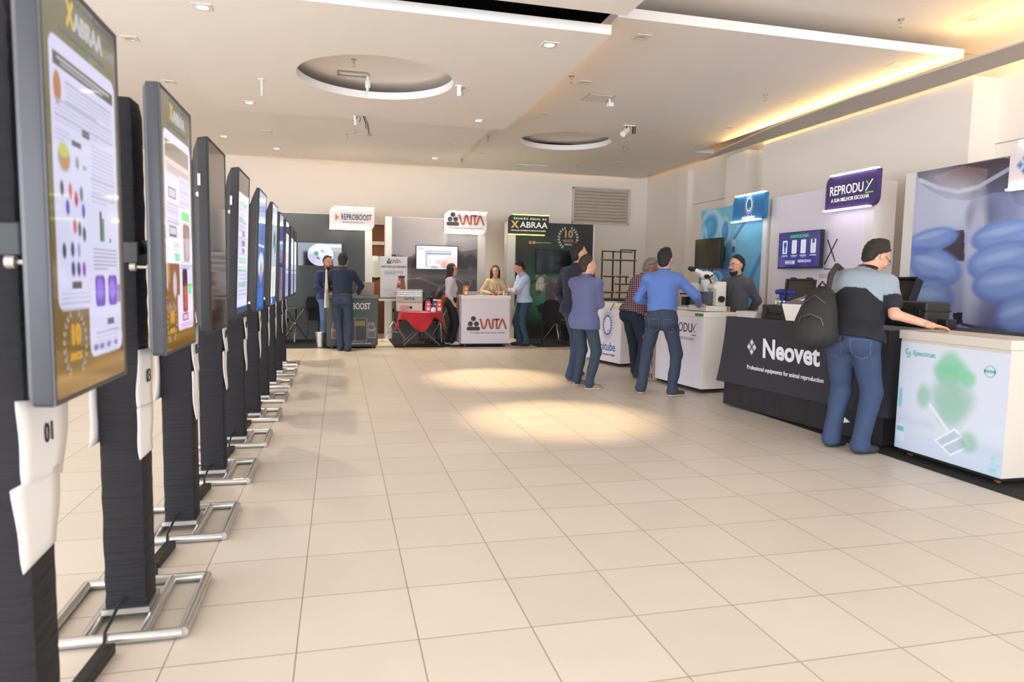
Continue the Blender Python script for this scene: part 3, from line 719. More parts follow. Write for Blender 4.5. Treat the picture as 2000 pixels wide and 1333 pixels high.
    # flex and power strip on the floor in front of the base
    if k < 7:
        y0 = cy-.255; c = [(cx, cy-.07, .10), (cx-.015, cy-.12, .085), (cx-.02, cy-.2, .06), (cx-.02, y0-.008, .054), (cx-.015, y0-.04, .02), (cx+.01, y0-.07, .018)]
        s = thing('power_strip', 'black power strip on the floor in front of the %s post base' % ORD[k], 'power strip', (cx+.0, y0-.19, 0), math.radians(-4), group='power strips of the screen row')
        MB().box((0, 0, .022), (.05, .25, .04)).build('housing', m_strip, s, bevel=.006)
        for q in range(4): MB().lathe([(.001, .043), (.017, .043), (.017, .0415), (.001, .0415)], (0, -.09+.06*q, 0), 12).build('socket', m_dark, s)
        adopt(MB().tube(c, .006, 8).build('power_cord', m_cable, smooth=True), s)
        adopt(MB().tube([(cx, y0-.315, .02), (cx+.02, y0-.40, .01), (cx+.01, y0-.5, .008)] if k else [(cx, y0-.315, .02), (cx-.06, y0-.45, .01), (cx-.08, y0-.7, .008)], .007, 8).build('power_cord', m_cable, smooth=True), s)
# ------------------------------------------------------------------ booths: walls, carpets, hanging light signs, wall screens, counters
m_print = print_mat('matte_print', rough=.55)
m_lavp = mat('lavender_print', (230, 224, 236), .5, noise=.01)
m_frm = mat('booth_frame_white', (226, 221, 218), .55, noise=.01)
m_darkgr = mat('booth_dark_grey', (66, 70, 72), .55, noise=.03, nscale=2)
T_ = Matrix.Translation
def booth(label, x0, x1, gx0, gx1, canvas, side='back', h=2.70, plain=None, depth=.32):
    """free-standing fair wall with a printed front; x runs to the right seen from the hall"""
    t = thing('booth_wall', label, 'booth wall', (0, 0, 0))
    if side == 'back': O, r, n = Vector((0, 15.45, 0)), Vector((1, 0, 0)), Vector((0, -1, 0))
    else: O, r, n = Vector((6.47, 0, 0)), Vector((0, -1, 0)), Vector((-1, 0, 0))
    F = frame(O, r, n)
    t.location = F@Vector(((x0+x1)/2, 0, -depth/2)); L = F.copy(); L.translation = O-t.location
    MB().prism([(x0, 0), (x1, 0), (x1, h), (x0, h)], -depth, L).build('wall_body', m_frm, t)
    if canvas is not None: canvas.build('graphic', m_print, L@T_((0, 0, .003)), t)
    else: MB().prism([(gx0, .003), (gx1, .003), (gx1, h-.004), (gx0, h-.004)], .004, L).build('graphic', plain, t)
    return t, L@T_((0, 0, .006)), F
def wall_screen(label, F, cx, cz, w, h, canvas=None, off=.10, mat_=None, thick=.05):
    """flat screen on the wall frame F; returns the object and its local picture frame"""
    t = thing('television', label, 'television', F@Vector((cx, cz, off)))
    R = F.to_3x3().to_4x4()
    MB().prism(roundrect(w, h, .008), -thick, R).build('casing', m_dark, t)
    MB().prism(roundrect(.3, .24, .01), -(off-thick-.008), R@T_((0, 0, -thick))).build('wall_mount', m_dark, t)
    for y0, y1, x0, x1 in ((-h/2, -h/2+.012, -w/2, w/2), ):
        MB().prism([(x0, y0), (x1, y0), (x1, y1), (x0, y1)], .003, R).build('bezel', m_bezel, t)
    G = R@T_((0, 0, .002))
    if canvas: s = canvas.build('screen', mat_ or m_scr, G@T_((-canvas.x1/2, -canvas.y1/2+.006, 0)), t)
    else: s = MB().prism([(-w/2+.01, -h/2+.016), (w/2-.01, -h/2+.016), (w/2-.01, h/2-.01), (-w/2+.01, h/2-.01)], .001, G).build('screen', mat('screen_off', (10, 11, 16), .12), t)
    return t, G@T_((0, .006, .0015)), s
def light_sign(label, F, cx, cz, w, h, face, led, off=.16, stand=.16):
    t = thing('light_sign', label, 'sign', F@Vector((cx, cz, off)))
    R = F.to_3x3().to_4x4()
    MB().prism(roundrect(w, h, .11, (0, 1, 0, 1)), -.07, R).build('box', face, t)
    MB().prism(roundrect(w*.5, h*.5, .01), -(stand-.07), R@T_((0, 0, -.07))).build('mount', m_frm, t)
    for x0, x1, y0, y1 in ((-w/2+.10, w/2, h/2-.004, h/2+.012), (-w/2, w/2-.10, -h/2-.012, -h/2+.004)):
        w_ = MB().prism([(x0, y0), (x1, y0), (x1, y1), (x0, y1)], .062, R@T_((0, 0, -.03))); w_.build('led_edge', led, t)
    return t, R@T_((0, 0, .002))
def counter(label, loc, rz, w, d, h, front, side=None, top=None, canvas=None, casters=True, tone=None, nose=.0):
    """promotional counter: origin at the front centre on the floor, front faces local -Y"""
    t = thing('counter', label, 'counter', loc, rz)
    MB().bx(-w/2, w/2, 0, d, .055, h-.07).build('body', side or m_white, t, bevel=.003)
    MB().bx(-w/2-.012, w/2+.012, -.018, d+.012, h-.07, h).build('top', top or m_white, t, bevel=.006)
    MB().bx(-w/2+.02, w/2-.02, .02, d-.02, .03, .055).build('plinth', m_dark, t)
    if casters:
        for x in (-w/2+.09, w/2-.09):
            for y in (.08, d-.08): MB().lathe([(.001, -.012), (.026, -.012), (.026, .012), (.001, .012)], (x, y, .0265), 14, 'X').build('caster', mat('caster_orange', (190, 92, 46), .5), t)
    F = frame((0, -.002, 0), (1, 0, 0), (0, -1, 0))
    if canvas is not None: canvas.build('front_graphic', m_print, F, t)
    else: MB().prism([(-w/2+.004, .058), (w/2-.004, .058), (w/2-.004, h-.074), (-w/2+.004, h-.074)], .001, F).build('front_graphic', front, t)
    return t, F@T_((0, 0, .003))
def carpet(label, x0, x1, y0, y1): return tag(MB().bx(x0, x1, y0, y1, 0, .006).build('carpet', m_carpet), label, 'carpet')
carpet('black carpet under the booth with the dark grey wall', -2.2, .68, 13.5, 15.44)
carpet('black carpet under the booth with the grey field picture', 1.05, 3.30, 13.56, 15.44)
carpet('black carpet under the dark booth with the cattle picture', 3.95, 6.1, 13.45, 15.44)
carpet('black carpet under the booth with the blue cell picture', 4.98, 6.46, 9.5, 11.6)
carpet('black carpet under the lavender booth', 4.98, 6.46, 7.25, 9.3)
carpet('black carpet under the booth with the blue glove picture, beside the rightmost counter', 4.34, 6.46, 2.4, 7.05)

def stroke(w, pts, wd, z=0.0):
    """flat ribbon along a 2D line"""
    n = len(pts); Lp, Rp = [], []
    for i in range(n):
        a = Vector(pts[max(i-1, 0)]); b = Vector(pts[min(i+1, n-1)]); d = (b-a).normalized(); q = Vector((-d.y, d.x))*wd/2
        p = Vector(pts[i]); Lp.append((*(p+q), z)); Rp.append((*(p-q), z))
    w.add(Lp+Rp, [(i, i+1, n+i+1, n+i) for i in range(n-1)]); return w
def disc(w, cx, cy, rx, ry, z=0.0, n=28): w.add([(cx+rx*math.cos(2*PI*i/n), cy+ry*math.sin(2*PI*i/n), z) for i in range(n)], [tuple(range(n))]); return w
def flat(w, name, material, M_, parent):
    o = w.build(name, material, parent); o.data.transform(M_)
    return o
m_wred = mat('logo_brick_red', (170, 62, 54), .6); m_wchar = mat('logo_charcoal', (66, 58, 60), .6); m_txt = mat('text_dark_grey', (60, 58, 62), .7)
m_wouter = mat('logo_outline_grey', (150, 140, 145), .6)
def wta_logo(M_, parent, s, sub=True, shadow=True):
    """three discs on a bar, the letters W T A drawn as bent ribbons, one line below; s = overall width"""
    k = s/3.4; w = MB()
    for x, y in ((-1.25, .62), (-1.52, .16), (-.98, .16)): disc(w, x*k, y*k, .225*k, .225*k)
    w.add([(x*k, y*k, 0) for x, y in roundrect(1.2, .34, .15)], [tuple(range(28))]); n0 = len(w.v)-28
    for i in range(n0, len(w.v)): x, y, z = w.v[i]; w.v[i] = (x-1.25*k, y-.26*k, z)
    flat(w, 'logo', m_wchar, M_, parent)
    Wp = [(-.66, .62), (-.60, .5), (-.40, -.2), (-.30, -.26), (-.20, -.2), (-.12, .1), (-.03, .52), (.05, .58), (.13, .52), (.22, .1), (.32, -.2), (.42, -.26), (.50, -.2), (.52, .62)]
    Tp = [[(.60, .56), (1.12, .56)], [(.86, .60), (.86, -.3)]]; Ap = [(1.02, -.3), (1.30, .5), (1.37, .58), (1.44, .5), (1.74, -.3)]
    if shadow:
        w = MB()
        for p in [Wp, Tp[0], Tp[1], Ap]: stroke(w, [(x*k, y*k) for x, y in p], .25*k, -.0004)
        flat(w, 'logo_outline', m_wouter, M_, parent)
        w = MB()
        for p in [Wp, Tp[0], Tp[1], Ap]: stroke(w, [(x*k, y*k) for x, y in p], .215*k, -.0002)
        flat(w, 'logo_inline', m_white, M_, parent)
    w = MB()
    for p in [Wp, Tp[0], Tp[1], Ap]: stroke(w, [(x*k, y*k) for x, y in p], .15*k, .0004)
    flat(w, 'logo', m_wred, M_, parent)
    if sub: text('lettering', 'Tecnologia para Reprodução Animal', .215*k, m_txt, M_@T_((0, -.62*k, 0)), parent, depth=.0005)
def sun_logo(M_, parent, s, m_):
    """oval ring with rays all round and a drop at the lower right"""
    w = MB(); n = 40
    vs = []
    for i in range(n):
        a = 2*PI*i/n; vs += [(.26*s*math.cos(a), .36*s*math.sin(a), 0), (.21*s*math.cos(a), .30*s*math.sin(a), 0)]
    w.add(vs, [(2*i, (2*i+2) % (2*n), (2*i+3) % (2*n), 2*i+1) for i in range(n)])
    for i in range(26):
        a = 2*PI*i/26; r0, r1 = 1.0, (1.36 if i % 2 else 1.22)
        w.add([(.26*s*math.cos(a-.05)*1.02, .36*s*math.sin(a-.05)*1.02, 0), (.26*s*math.cos(a+.05)*1.02, .36*s*math.sin(a+.05)*1.02, 0), (.30*s*r1*math.cos(a), .40*s*r1*math.sin(a), 0)], [(0, 1, 2)])
        a += .12; stroke(w, [(.30*s*1.05*math.cos(a), .41*s*1.05*math.sin(a)), (.30*s*1.45*math.cos(a), .42*s*1.5*math.sin(a))], .008*s)
    disc(w, .05*s, -.2*s, .035*s, .035*s)
    return flat(w, 'logo', m_, M_, parent)
def diamonds(M_, parent, s, ma, mb):
    for (dx, dy) in ((0, 1), (-.95, .0), (.95, 0), (0, -1)):
        for q, m_, z in ((.62, ma, 0), (.53, mb, .0004), (.42, ma, .0008)):
            P = roundrect(1.28*q, 1.28*q, .22*q); c, n = math.cos(PI/4), math.sin(PI/4)
            w = MB(); w.add([((x*c-y*n)*s*.86+dx*s*.62, (x*n+y*c)*s+dy*s*.70, z) for x, y in P], [tuple(range(len(P)))]); flat(w, 'logo', m_, M_, parent)

# ---- back left booth, dark grey
rb, rbL, rbF = booth('dark grey booth wall at the back left, under the white sign with dark letters', -1.75, .70, -1.60, .545, None, plain=m_darkgr)
c = Canvas(0, .90, 0, .485, 120, 66, (18, 18, 20)); c.grad((30, 26, 24), (86, 84, 84), 'y'); c.rect(0, 0, .3, .485, (20, 18, 18), .7, .3); c.rect(.5, .3, .9, .45, (150, 152, 162), .7, .02); c.rect(.5, .40, .9, .46, (236, 234, 246))
c.ell(.46, .235, .265, .235, (214, 212, 240), 1, .01)
for i in range(40):
    a = 2*PI*i/40; c.line((.46+.13*math.cos(a), .235+.115*math.sin(a)), (.46+.24*math.cos(a), .235+.215*math.sin(a)), .004, (160, 156, 196), .7)
c.ell(.46, .235, .13, .115, (196, 200, 226), 1, .02); c.ell(.38, .265, .045, .05, (50, 150, 90), 1, .3); c.ell(.50, .315, .04, .03, (190, 90, 84), 1, .4, -.7); c.ell(.41, .165, .04, .025, (180, 90, 84), 1, .4, -.6); c.ell(.46, .235, .035, .035, (230, 230, 246), 1, .1)
wall_screen('wall television with a pale round diagram on black, in the dark grey booth', rbF, -.40, 1.825, .93, .52, c)
m_sface = mat('sign_face_white', (228, 220, 222), .5, noise=.01)
m_ledw = mat('sign_led_warm_white', (255, 244, 224), emit=7.0, emit_col=(255, 240, 214))
s, G = light_sign('white light sign with dark narrow capitals and an orange triangle', rbF, .27, 2.615, .94, .46, m_sface, m_ledw)
m_navytxt = mat('text_charcoal_navy', (44, 46, 58), .6)
text('lettering', 'REPROBOOST', .17, m_navytxt, G@T_((.09, .02, 0)), s, bold=.01, sx=.60)
text('lettering', 'ALTA PERFORMANCE REPRODUTIVA', .028, m_txt, G@T_((.03, -.085, 0)), s)
w = MB(); w.add([(-.35, -.06, 0), (-.27, .015, 0), (-.35, .09, 0)], [(0, 1, 2)]); flat(w, 'logo', mat('logo_orange', (190, 130, 60), .6), G, s)
c = Canvas(-.47, .47, .058, .93, 110, 100, (70, 74, 78)); c.grad((62, 66, 72), (78, 82, 84)); c.ell(.05, .6, .3, .25, (56, 84, 76), .5, 1)
for i in range(40):
    r = random.Random(i); x, y = r.gauss(.1, .18), r.gauss(.72, .14); c.ell(x, y, r.uniform(.006, .018), r.uniform(.004, .012), (70, 150, 100), .8, .5, r.uniform(0, 3))
for x, y, a, b, k in ((-.32, .20, .07, .10, (120, 84, 80)), (-.31, .36, .06, .07, (96, 90, 88)), (.36, .20, .07, .10, (92, 90, 92)), (.35, .36, .055, .07, (92, 80, 84)), (.12, .14, .14, .24, (60, 58, 66)), (-.06, .14, .10, .24, (58, 50, 52))):
    c.rect(x-a-.008, y-.008, x+a+.008, y+2*b*.9+.008, (176, 176, 180), .9, .006, .02); c.rect(x-a, y, x+a, y+2*b*.9, k, 1, .006, .02); c.rect(x-a*.8, y+b*1.2, x+a*.8, y+b*1.6, (150, 124, 70) if a > .09 else (136, 132, 132), .9, .006)
c.rect(-.3, .085, .42, .10, (190, 190, 190), .35, .01)
cn, G = counter('dark grey counter with tub pictures at the back left, a man leaning on it', (.245, 13.40, .0065), math.radians(6), .95, .5, 1.02, m_darkgr, side=m_darkgr, top=mat('counter_top_grey', (96, 98, 100), .4), canvas=c)
text('lettering', 'REPROBOOST', .17, m_sface, G@T_((.0, .80, .002)), cn, bold=.02, sx=.62)
text('lettering', 'WWW.REPROBOOST.COM.BR', .035, m_sface, G@T_((.1, .09, .002)), cn)

# ---- back middle booth, grey field
c = Canvas(1.13, 3.05, .003, 2.696, 170, 230, (150, 146, 150)); c.grad((150, 146, 152), (136, 132, 138))
c.ell(2.4, 1.9, .9, .5, (176, 170, 174), .8, 1.2); c.poly([(1.9, 2.02), (2.15, 2.10), (2.3, 2.04), (2.7, 1.98), (3.05, 2.05), (3.05, 1.5), (1.13, 1.6), (1.13, 1.85), (1.4, 1.78)], (112, 106, 108))
for i in range(26): r = random.Random(i); x = 1.13+1.92*i/25; c.ell(x, 1.66+r.uniform(-.02, .14)*(1 if x > 2.5 or x < 1.5 else .3), r.uniform(.05, .14), r.uniform(.05, .15), (66, 62, 64), .9, .5)
c.rect(1.13, .0, 3.05, 1.58, (100, 96, 99), 1, .05); c.rect(1.13, 1.36, 3.05, 1.45, (140, 134, 136), .6, .08); c.rect(1.13, 1.18, 3.05, 1.28, (84, 80, 82), .5, .08); c.rect(1.13, 0, 3.05, .55, (70, 67, 70), 1, .5)
c.noise(.010, 7, 24)
for i, (x, y, k) in enumerate(((1.45, .98, 1), (1.72, .98, 1.1), (2.12, 1.0, 1.15), (2.32, .99, .7), (1.25, .97, .8))):
    c.ell(x, y, .11*k, .06*k, (46, 43, 45), 1, .3); c.ell(x+.1*k, y+.03, .03*k, .035*k, (46, 43, 45), 1, .3)
    for q in (-.08, -.05, .06, .09): c.line((x+q*k, y-.02), (x+q*k, y-.13*k), .012*k, (50, 47, 49))
r = random.Random(5); N_ = [(r.uniform(1.3, 2.95), r.uniform(.75, 1.4)) for _ in range(22)]
for i, p in enumerate(N_):
    for q in sorted(N_, key=lambda q: (q[0]-p[0])**2+(q[1]-p[1])**2)[1:4]: c.line(p, q, .007, (186, 182, 184), .55)
c.line((1.27, 1.9), (1.2, 1.62), .008, (120, 116, 120)); c.line((1.27, 1.9), (1.36, 1.62), .008, (120, 116, 120))
wt, wtL, wtF = booth('booth wall at the back middle printed with a grey cattle field', .98, 3.23, 1.13, 3.05, c)
c = Canvas(0, .91, 0, .505, 110, 64, (232, 234, 250)); c.rect(.19, .03, .78, .41, (150, 140, 150), 1, .01, .03); c.rect(.24, .05, .76, .37, (214, 224, 236), 1, .01, .02); c.rect(.24, .32, .76, .355, (40, 40, 60), 1, .006)
c.rect(.42, .22, .62, .30, (198, 210, 224), 1, .01); c.ell(.52, .15, .17, .055, (226, 150, 140), 1, .3, -.25); c.ell(.78, .14, .24, .16, (236, 172, 164), 1, .3); c.ell(.40, .185, .05, .03, (240, 190, 184), 1, .4, -.3); c.rect(.78, .28, .90, .5, (232, 234, 250), 1, .02); c.line((.28, .24), (.30, .12), .006, (60, 90, 90))
tv, G, sc = wall_screen('wall television showing a finger on a touch display, in the grey field booth', wtF, 2.115, 1.82, .945, .55, c)
m_scrtxt = mat('screen_text_navy', (50, 52, 90), .5)
text('lettering', 'Eve', .085, m_scrtxt, G@T_((-.36, .205, 0)), sc); text('lettering', 'WTA', .03, m_scrtxt, G@T_((-.38, -.205, 0)), sc)
s, G = light_sign('white light sign with three dark discs and red letters', wtF, 2.745, 2.615, .95, .47, m_sface, m_ledw)
wta_logo(G@T_((0, .03, .001)), s, .80)
cn, G = counter('white counter with three dark discs and red letters at the back middle', (2.885, 13.64, .0065), 0, 1.0, .55, 1.03, mat('counter_front_lavender', (222, 214, 224), .45, noise=.01), canvas=None)
wta_logo(G@T_((.03, .42, .001)), cn, .78)

# ---- back right booth, dark with cattle
c = Canvas(3.94, 5.83, .003, 2.696, 170, 230, (46, 44, 41)); c.grad((34, 33, 30), (50, 47, 43)); c.ell(4.85, 2.25, .5, .55, (48, 66, 54), .7, 1.4)
c.ell(5.0, 1.02, .9, .85, (50, 118, 88), 1, .9); c.ell(5.0, 1.0, .55, .5, (96, 168, 134), .7, 1); c.rect(3.94, 0, 5.83, .36, (36, 34, 31), 1, .2)
# grey zebu
c.ell(5.05, 1.17, .42, .26, (188, 184, 176), 1, .12); c.ell(5.02, 1.42, .14, .10, (120, 118, 116), 1, .3); c.ell(4.82, 1.12, .16, .26, (96, 92, 90), 1, .4); c.ell(4.55, 1.27, .10, .19, (202, 198, 190), 1, .2, -.2); c.ell(4.52, 1.08, .065, .06, (90, 84, 82), 1, .4); c.ell(4.38, 1.33, .09, .04, (60, 56, 54), 1, .3, .3); c.ell(4.74, 1.36, .11, .05, (110, 104, 100), 1, .3, .3)
c.ell(4.50, 1.30, .014, .014, (20, 20, 20)); c.ell(4.60, 1.30, .014, .014, (20, 20, 20)); c.ell(4.47, 1.46, .05, .03, (150, 146, 140), 1, .3, .6); c.ell(4.66, 1.47, .06, .03, (150, 146, 140), 1, .3, -.6)
# brown and black heads
for x, y, a, b, k1, k2 in ((5.06, 1.12, .10, .17, (146, 104, 62), (222, 208, 180)), (4.62, .70, .11, .12, (40, 32, 30), (46, 36, 34)), (4.92, .62, .15, .22, (84, 50, 38), (96, 58, 44)), (5.28, .66, .24, .36, (110, 62, 48), (206, 196, 180)), (5.58, .9, .2, .3, (150, 112, 80), (214, 206, 190))):
    c.ell(x, y, a, b, k1, 1, .25); c.ell(x, y-.02, a*.42, b*.8, k2, .8, .4); c.ell(x-a*1.1, y+b*.45, a*.5, a*.2, k1, 1, .3); c.ell(x+a*1.1, y+b*.45, a*.5, a*.2, k1, 1, .3)
    c.ell(x-a*.45, y+b*.2, .014, .018, (20, 18, 18)); c.ell(x+a*.45, y+b*.2, .014, .018, (20, 18, 18)); c.ell(x, y-b*.75, a*.45, b*.2, (70, 52, 48), .8, .4)
ab, abL, abF = booth('dark booth wall at the back right printed with cattle on green', 3.75, 5.87, 3.94, 5.83, c)
lx, lz = 5.21, 2.36
o = laurel(MB(), lx, lz, .50).build('laurel', mat('laurel_print_silver', (214, 212, 206), .6), ab); o.data.transform(abL)
m_gp = mat('gold_print', (196, 158, 110), .5); m_wp = mat('white_print', (226, 224, 220), .6)
text('lettering', '10', .24, m_gp, abL@T_((lx, lz+.09, 0)), ab, bold=.03); text('lettering', 'ANOS', .095, m_gp, abL@T_((lx, lz-.065, 0)), ab, bold=.015); text('lettering', 'ABRAA', .062, m_wp, abL@T_((lx, lz-.15, 0)), ab, bold=.01)
w = MB(); disc(w, 4.29, 2.235, .035, .035); flat(w, 'logo', m_gp, abL, ab); w = MB(); w.add([(x+4.38, y+2.235, 0) for x, y in roundrect(.065, .065, .015)], [tuple(range(28))]); flat(w, 'logo', m_gp, abL, ab)
text('lettering', 'f', .06, m_darkgr, abL@T_((4.29, 2.235, .001)), ab, bold=.03); text('lettering', '@REUNIAOANUALABRAA', .032, m_wp, abL@T_((4.62, 2.235, 0)), ab)
text('lettering', 'AÇÃO.ABRAA.COM.BR', .06, m_wp, abL@T_((5.1, .44, 0)), ab)
wall_screen('dark switched-off television in the booth with the cattle picture', abF, 4.835, 1.795, .88, .56, None, off=.2)
m_absign = mat('sign_face_dark_olive', (38, 46, 30), .5); m_ledy = mat('sign_led_yellow_green', (230, 240, 120), emit=3.2, emit_col=(226, 236, 110))
s, G = light_sign('dark olive light sign with white letters and yellow green glowing edges', abF, 4.205, 2.62, .95, .44, m_absign, m_ledy)
m_wlit = mat('sign_letters_white', (238, 236, 230), .5, emit=.35); m_glit = mat('sign_letters_gold', (206, 166, 108), .5, emit=.25)
text('lettering', 'REUNIÃO ANUAL DA', .058, m_wlit, G@T_((.03, .135, 0)), s, bold=.02, spacing=1.5); text('lettering', 'ABRAA', .19, m_wlit, G@T_((.12, -.005, 0)), s, bold=.008, sx=1.08); text('lettering', 'X', .21, m_glit, G@T_((-.33, -.005, 0)), s, bold=.05)
text('lettering', 'ASSOCIAÇÃO BRASILEIRA DE ANDROLOGIA ANIMAL', .033, m_wlit, G@T_((0, -.13, 0)), s, bold=.02, sx=1.05)

# ---- right booths; x of the drawings = -Y of the hall
def pt(px, py, n=0): p = at(0, 6.47, px, py); return (-p.y, p.z)
c = Canvas(-11.55, -9.64, .003, 2.696, 180, 240, (70, 150, 200)); c.grad((40, 96, 176), (96, 178, 212))
c.ell(-10.6, 2.2, 1.1, .6, (130, 196, 220), .8, 1); c.noise(.05, 3, 4); c.ell(-10.9, .9, .8, .7, (44, 104, 190), .8, 1); c.ell(-9.8, 1.3, .3, .9, (110, 180, 220), .7, 1)
for x, y, a, b, rt in ((-10.72, 2.28, .13, .20, 0), (-11.25, 2.35, .35, .28, .5), (-11.38, 1.85, .12, .5, .1), (-10.52, 1.12, .17, .26, .25), (-11.2, 1.1, .13, .2, .3), (-11.0, 1.47, .22, .12, 0), (-10.3, .75, .14, .22, 0), (-11.45, .8, .1, .3, 0)):
    c.ell(x, y, a*1.16, b*1.14, (190, 224, 238), .85, .3, rt); c.ell(x, y, a*.82, b*.82, (52, 140, 206), .9, .5, rt); c.ell(x-.02, y+.03, a*.4, b*.4, (110, 190, 224), .6, .8, rt)
c.ell(-11.0, 1.30, .14, .22, (196, 226, 240), 1, .12)
c.line((-10.1, 2.42), (-10.45, 2.12), .03, (96, 130, 176)); c.rect(-10.50, 1.95, -10.38, 2.12, (190, 206, 228), .9, .01); c.rect(-10.49, 1.9, -10.39, 2.0, (80, 84, 170), .9, .02); c.line((-9.65, 1.8), (-10.2, 1.05), .05, (70, 120, 190), .8); c.rect(-10.9, .75, -10.35, .95, (196, 200, 230), .7, .05)
mn, mnL, mnF = booth('booth wall on the right printed with blue cells', -11.55, -9.52, -11.55, -9.64, c, side='right')
wall_screen('black switched-off television in the blue cell booth, standing off the wall', mnF, -10.83, 1.885, .88, .52, None, off=.26, thick=.05)
m_bsign = mat('sign_face_blue', (44, 120, 178), .5); m_ledb = mat('sign_led_cool_white', (236, 246, 255), emit=5.0, emit_col=(230, 244, 255))
s, G = light_sign('blue light sign with a white rayed oval', mnF, -9.82, 2.585, .87, .40, m_bsign, m_ledb)
sun_logo(G@T_((.03, .045, .001)), s, .30, m_wlit); text('lettering', 'minitube', .10, m_wlit, G@T_((.02, -.155, 0)), s, bold=.015)
rpw, rpL, rpF = booth('plain lavender booth wall on the right with a dark cross logo behind its television', -9.43, -7.31, -9.31, -7.47, None, side='right', plain=m_lavp)
w = MB(); stroke(w, [(-8.16, 1.66), (-7.93, 2.0)], .022); stroke(w, [(-8.12, 2.0), (-7.95, 1.70)], .022); stroke(w, [(-8.16, 1.60), (-7.93, 1.60)], .014); flat(w, 'logo', m_txt, rpL, rpw)
text('lettering', 'ESCOLHA', .07, mat('text_pale_grey', (150, 146, 152), .7), rpL@T_((-8.1, 1.50, 0)), rpw)
c = Canvas(0, .90, 0, .49, 110, 62, (40, 38, 120)); c.grad((36, 34, 120), (46, 44, 116)); 
for x, k in ((.14, (44, 60, 150)), (.35, (190, 188, 200)), (.55, (206, 190, 214)), (.76, (70, 70, 74))):
    c.rect(x-.055, .19, x+.055, .385, (206, 216, 226), 1, .005, .02); c.rect(x-.02, .21, x+.02, .36, k if k != (70, 70, 74) else (176, 184, 188), .9, .01, .01); c.rect(x-.07, .155, x+.07, .168, (210, 212, 236), .8, .004); c.rect(x-.05, .135, x+.05, .147, (190, 192, 226), .6 if .3 < x < .6 else 0, .004)
c.ell(.125, .32, .014, .04, (30, 40, 150)); c.ell(.16, .32, .014, .04, (30, 40, 150)); c.rect(.735, .33, .785, .38, (50, 50, 54), 1, .005); c.rect(.17, .045, .38, .095, (214, 216, 232), 1, .004); c.rect(.18, .052, .37, .088, (60, 64, 120), 1, .004); c.ell(.35, .07, .018, .018, (200, 210, 60))
tv, G, sc = wall_screen('wall television with a blue product page and green heading, in the lavender booth', rpF, -8.555, 1.87, .93, .525, c, off=.13)
text('lettering', 'ANDROLOGIA', .062, mat('screen_text_green', (40, 120, 60), .5, emit=.5, emit_col=(70, 230, 110)), G@T_((0, .19, 0)), sc, bold=.008, shear=.2); text('lettering', 'REPRODUX', .055, mat('screen_text_white', (120, 120, 130), .5, emit=.55, emit_col=(235, 235, 250)), G@T_((.14, -.165, 0)), sc)
text('lettering', 'ANDROLOGIA', .03, mat('screen_text_white', (235, 235, 250)), G@T_((-.19, -.175, 0)), sc)
m_psign = mat('sign_face_purple', (70, 54, 108), .5); m_ledp = mat('sign_led_pinkish_white', (250, 240, 255), emit=4.5, emit_col=(250, 236, 255))
s, G = light_sign('purple light sign with thin white capitals and a green stroke', rpF, -7.565, 2.585, .90, .44, m_psign, m_ledp)
text('lettering', 'REPRODU', .17, m_wlit, G@T_((-.07, .02, 0)), s, sx=.80, bold=.003); text('lettering', 'A SUA MELHOR ESCOLHA', .068, m_wlit, G@T_((0, -.10, 0)), s, sx=.85, bold=.004)
w = MB(); stroke(w, [(.27, -.035), (.38, .10)], .016); flat(w, 'lettering', m_wlit, G, s); m_glitg = mat('sign_letters_green', (110, 214, 90), .5, emit=.35)
w = MB(); stroke(w, [(.28, .09), (.31, .045)], .016); flat(w, 'lettering', m_glitg, G, s); w = MB(); stroke(w, [(.27, -.055), (.40, -.055)], .014); flat(w, 'lettering', m_glitg, G, s)
c = Canvas(-6.69, -4.55, .003, 2.696, 220, 260, (166, 170, 206)); c.grad((134, 144, 190), (176, 178, 208))
q = lambda *a: [pt(*p) for p in a]
c.poly(q((1791, 335), (1972, 307), (1972, 372), (1930, 380), (1890, 392), (1850, 388), (1815, 372), (1797, 356)), (78, 68, 76)); c.poly(q((1972, 300), (2100, 290), (2100, 420), (1985, 400), (1972, 372)), (120, 126, 160))
c.poly(q((1822, 345), (1880, 325), (1930, 330), (1925, 370), (1890, 378), (1850, 372)), (124, 104, 104))
P = q((1797, 352), (1830, 366), (1870, 375), (1910, 366), (1972, 330))
for i in range(4): c.line(P[i], P[i+1], .022, (206, 212, 228))
def pe(px, py, rx, ry, col, a=1.0, soft=.25, rot=0.0): x, y = pt(px, py); c.ell(x, y, rx, ry, col, a, soft, rot)
pe(1820, 420, .35, .5, (196, 202, 226), .8, .9); pe(1880, 400, .25, .25, (206, 212, 232), .7, .9); pe(1920, 420, .16, .16, (90, 88, 110), .8, .9); pe(1960, 400, .3, .3, (110, 120, 160), .7, 1)
pe(1905, 520, .12, .75, (188, 192, 216), .9, .5); pe(1960, 660, .35, .5, (104, 108, 146), .9, .7)
c.poly(q((1853, 452), (1884, 450), (1884, 510), (1842, 508), (1836, 498)), (68, 60, 74))
c.poly(q((1925, 442), (1975, 440), (1985, 480), (1910, 500)), (66, 62, 86))
GL, GD, GH = (130, 156, 212), (98, 120, 188), (176, 198, 234)
for px, py, rx, ry, rt in ((1820, 470, .34, .13, .12), (1825, 522, .36, .20, -.28), (1812, 585, .34, .27, -.1), (1960, 462, .36, .16, .1), (1955, 512, .38, .20, .15), (1962, 556, .36, .19, .1), (1985, 618, .22, .18, .3)):
    pe(px, py, rx, ry, GD, 1, .16, rt); pe(px, py-4, rx*.92, ry*.85, GL, .95, .5, rt); pe(px-4, py-10, rx*.6, ry*.22, GH, .6, .8, rt+.05)
